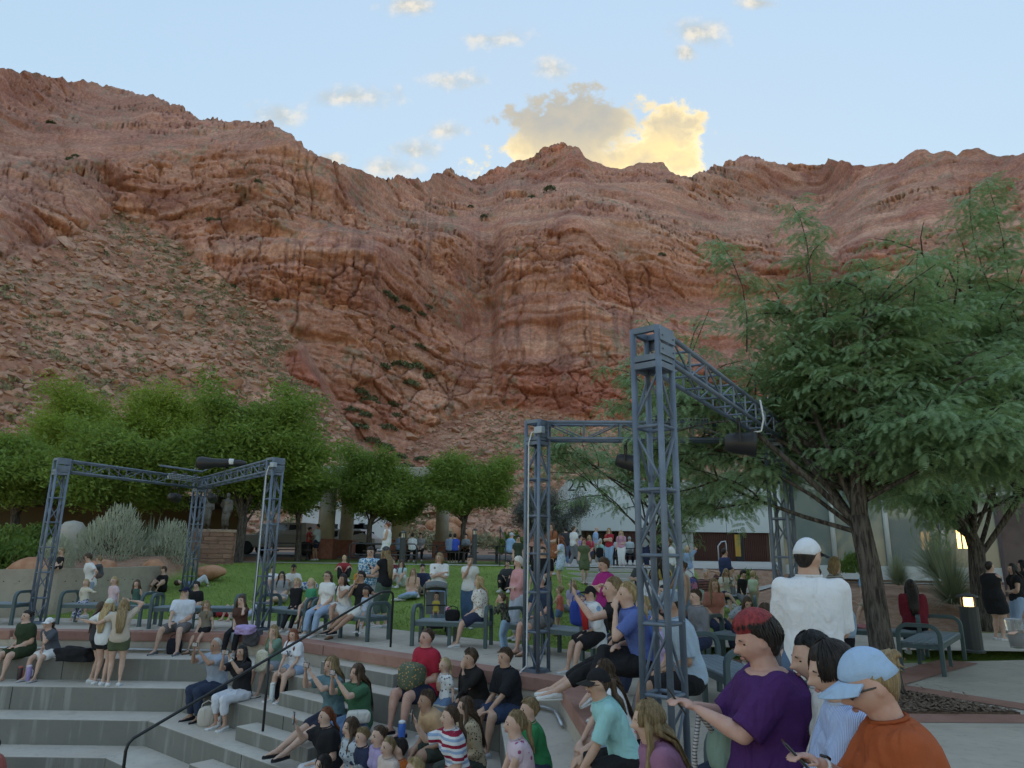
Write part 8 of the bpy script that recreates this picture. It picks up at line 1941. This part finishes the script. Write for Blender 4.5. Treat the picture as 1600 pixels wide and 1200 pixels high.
w_ = world_of(strp, strp['P']+V3((0, .06, -.12))); jacket(tuple(w_), (.36, .26, .46), (.32, .46, .62), 'denim jacket tied round the striped shirt woman', R(-95), 20)
p = V3(ray_y(1352, 985, 13.3)); jacket((p.x, 13.3, .49), (.3, .16, .07), (.5, .2, .22), 'red and white snack wrapper on the bench behind the tree', .2, 21)
rc = world_of(towel, towel['spine'](.95)+V3((0, .10, -.02))); tag(MB().tube([rc+V3((-.06, .12, .05)), rc+V3((-.05, -.06, 0)), rc+V3((-.02, -.09, -.14)), rc+V3((0, -.12, -.34))], [.03, .045, .05, .045], 8).build('scarf', cloth((.45, .03, .03)), smooth=True), 'red scarf hanging round the neck of the towel boy', 'scarf')
# clear cup at the edge
hc_ = cupw['M']@(cupw['W']['r']+cupw['HD']['r']*cupw['hl']*.7); e = empty('plastic_cup', tuple(hc_+V3((-.02, 0, -.09)))); tag(e, 'clear plastic cup held by the person in the ombre dress', 'cup')
m, t, b = matbase('clear_plastic'); b.inputs['Base Color'].default_value = (.8, .84, .88, 1); b.inputs['Roughness'].default_value = .12; b.inputs['Transmission Weight'].default_value = .75; b.inputs['IOR'].default_value = 1.15
MB().lathe([(.032, 0), (.046, .15), (.047, .155), (.042, .15)], 20).build('cup', m, e, smooth=True); MB().lathe([(.001, .01), (.031, .01), (.038, .08), (.001, .085)], 16).build('drink', pmat('pale_drink', (.55, .5, .6), .3), e, smooth=True)
# watches
M_WATCH = pmat('watch_band', (.7, .7, .7), .5)
for inf, k, lab in ((orr, 'r', 'white smart watch on the wrist of the woman in orange'), (bl, 'l', 'white smart watch on the wrist of the striped blouse woman'), (w1, 'l', 'wrist watch of the black haired woman filming')):
    wv = inf['W'][k]-(inf['W'][k]-inf['E'][k]).normalized()*.025; dv = (inf['W'][k]-inf['E'][k]).normalized(); rr_ = .0185*inf['h']
    e = empty('wrist_watch', tuple(inf['M']@wv)); tag(e, lab, 'watch'); dw_ = inf['M'].to_3x3()@dv
    MB().tube([-dw_*.012, dw_*.012], rr_, 14).build('band', M_WATCH, e, smooth=True); fm = MB().box((0, 0, 0), (.034, .012, .038)).build('watch_face', M_PHONE, e, bevel=.004); sdv = dw_.cross(V3((0, 0, 1))).normalized(); upv = sdv.cross(dw_); fm.location = upv*(rr_+.003); fm.rotation_euler = upv.to_track_quat('Y', 'Z').to_euler()
# stroller with baby
sx = ray_y(682, 900, 15.7); e = empty('stroller', (sx.x, 15.7, gzf(sx.x, 15.7)), R(8)); tag(e, 'grey baby stroller with a hooded canopy on the lawn edge', 'stroller')
MS = cloth((.17, .18, .18)); 
MB().tube([(-.24, .25, .12), (-.24, -.02, .55), (-.22, .32, 1.0), (.22, .32, 1.0), (.24, -.02, .55), (.24, .25, .12)], .014, 8).build('frame', M_DKGREY, e, smooth=True)
MB().tube([(-.24, -.38, .12), (-.24, -.02, .55)], .013, 8).build('leg', M_DKGREY, e, smooth=True); MB().tube([(.24, -.38, .12), (.24, -.02, .55)], .013, 8).build('leg', M_DKGREY, e, smooth=True)
q = MB(); V = []; 
for i in range(9):
    a_ = -.35+i/8*2.15
    for j in range(9): b2 = -1+2*j/8; V.append((b2*.23, .14-.36*math.sin(a_-.5)*1.0, .78+.30*math.cos(a_-.9)*(1-.18*b2*b2)))
q.add(V, [(i*9+j, i*9+j+1, (i+1)*9+j+1, (i+1)*9+j) for i in range(8) for j in range(8)]); co = q.build('canopy', MS, e, smooth=True); sd_ = co.modifiers.new('thickness', 'SOLIDIFY'); sd_.thickness = .012
MB().add([(-.2, -.22, .42), (.2, -.22, .42), (.2, .1, .40), (-.2, .1, .40), (-.2, .24, .85), (.2, .24, .85)], [(0, 1, 2, 3), (3, 2, 5, 4)]).build('seat', MS, e); MB().box((0, -.05, .2), (.36, .42, .14)).build('basket', cloth(BLACK_), e, bevel=.03)
MB().tube([(-.2, -.24, .60), (0, -.3, .61), (.2, -.24, .60)], .017, 8).build('bumper_bar', M_BLACK, e, smooth=True)
for xx, yy in ((-.25, -.4), (.25, -.4), (-.25, .27), (.25, .27)):
    wq = MB().lathe([(.03, -.02), (.1, -.022), (.115, 0), (.1, .022), (.03, .02)], 16).build('wheel', M_TYRE, e, smooth=True, loc=(xx, yy, .115), rot=(0, math.pi/2, 0))
bb_ = e.location+V3((.02, -.06, .45)); person('baby in a yellow outfit sitting in the stroller', tuple(bb_), .72, 175, 'sit', hr=.23, lean=-8, top=((.55, .42, .08),), bottom=((.55, .42, .08),), blen=.6, drop=.18, arms=('low', 'low'), hair=('dark', 'crop'), kind='c', shoe=BARE, skin='light', head=(20, -6))
# lettering on shirts
def shirt_text(info, txt, size, mat, f, side=0.0):
    sh_ = [o for o in info['e'].children if o.name.startswith('shirt')][0]; me = text_mesh(txt, size, mat, .0008); bm = bmesh.new(); bm.from_mesh(me); bmesh.ops.subdivide_edges(bm, edges=[e_ for e_ in bm.edges if e_.calc_length() > .012], cuts=2); bm.to_mesh(me); bm.free()
    p = info['spine'](f)+info['Fw']*.16*info['h']/1.7+V3((side, 0, 0)); o = obj('lettering', me, sh_, p); U_ = (info['spine'](1)-info['spine'](0)).normalized(); o.matrix_basis = Matrix.Translation(p)@Matrix((V3((-1, 0, 0)), U_, V3((-1, 0, 0)).cross(U_))).transposed().to_4x4()
    s_ = o.modifiers.new('wrap', 'SHRINKWRAP'); s_.target = sh_; s_.wrap_method = 'PROJECT'; s_.use_negative_direction = True; s_.use_positive_direction = True; s_.use_project_z = True; s_.offset = .014; return o
shirt_text(wt, 'AND F', .075, cloth((.10, .10, .06)), .66); shirt_text(g30, '30', .15, cloth(NAVY), .62)
# statues
def bronze(lbl, dx, hh, face, **kw):
    q_ = ped.matrix_basis@V3((dx, 0, 1.25)); inf = person(lbl, tuple(q_), hh, face, 'stand', hr=.15, hair=('grey', 'short'), shoe=SB, **kw); e_ = inf['e']; e_.name = 'bronze_statue'; e_['category'] = 'statue'
    def setm(o):
        for c_ in o.children:
            if c_.type == 'MESH':
                for sl__ in c_.material_slots: sl__.link = 'OBJECT'; sl__.material = M_BRONZE
            setm(c_)
    setm(e_)
bronze('taller bronze statue of a standing man on the stone pedestal', -.32, 1.5, 150, kind='m', arms=('side', 'low'), sleeve=1.8)
bronze('shorter bronze statue of a man in a coat on the stone pedestal', .34, 1.38, 185, kind='m', arms=('side', 'hip'), sleeve=1.9, build=1.2, hem=.2)
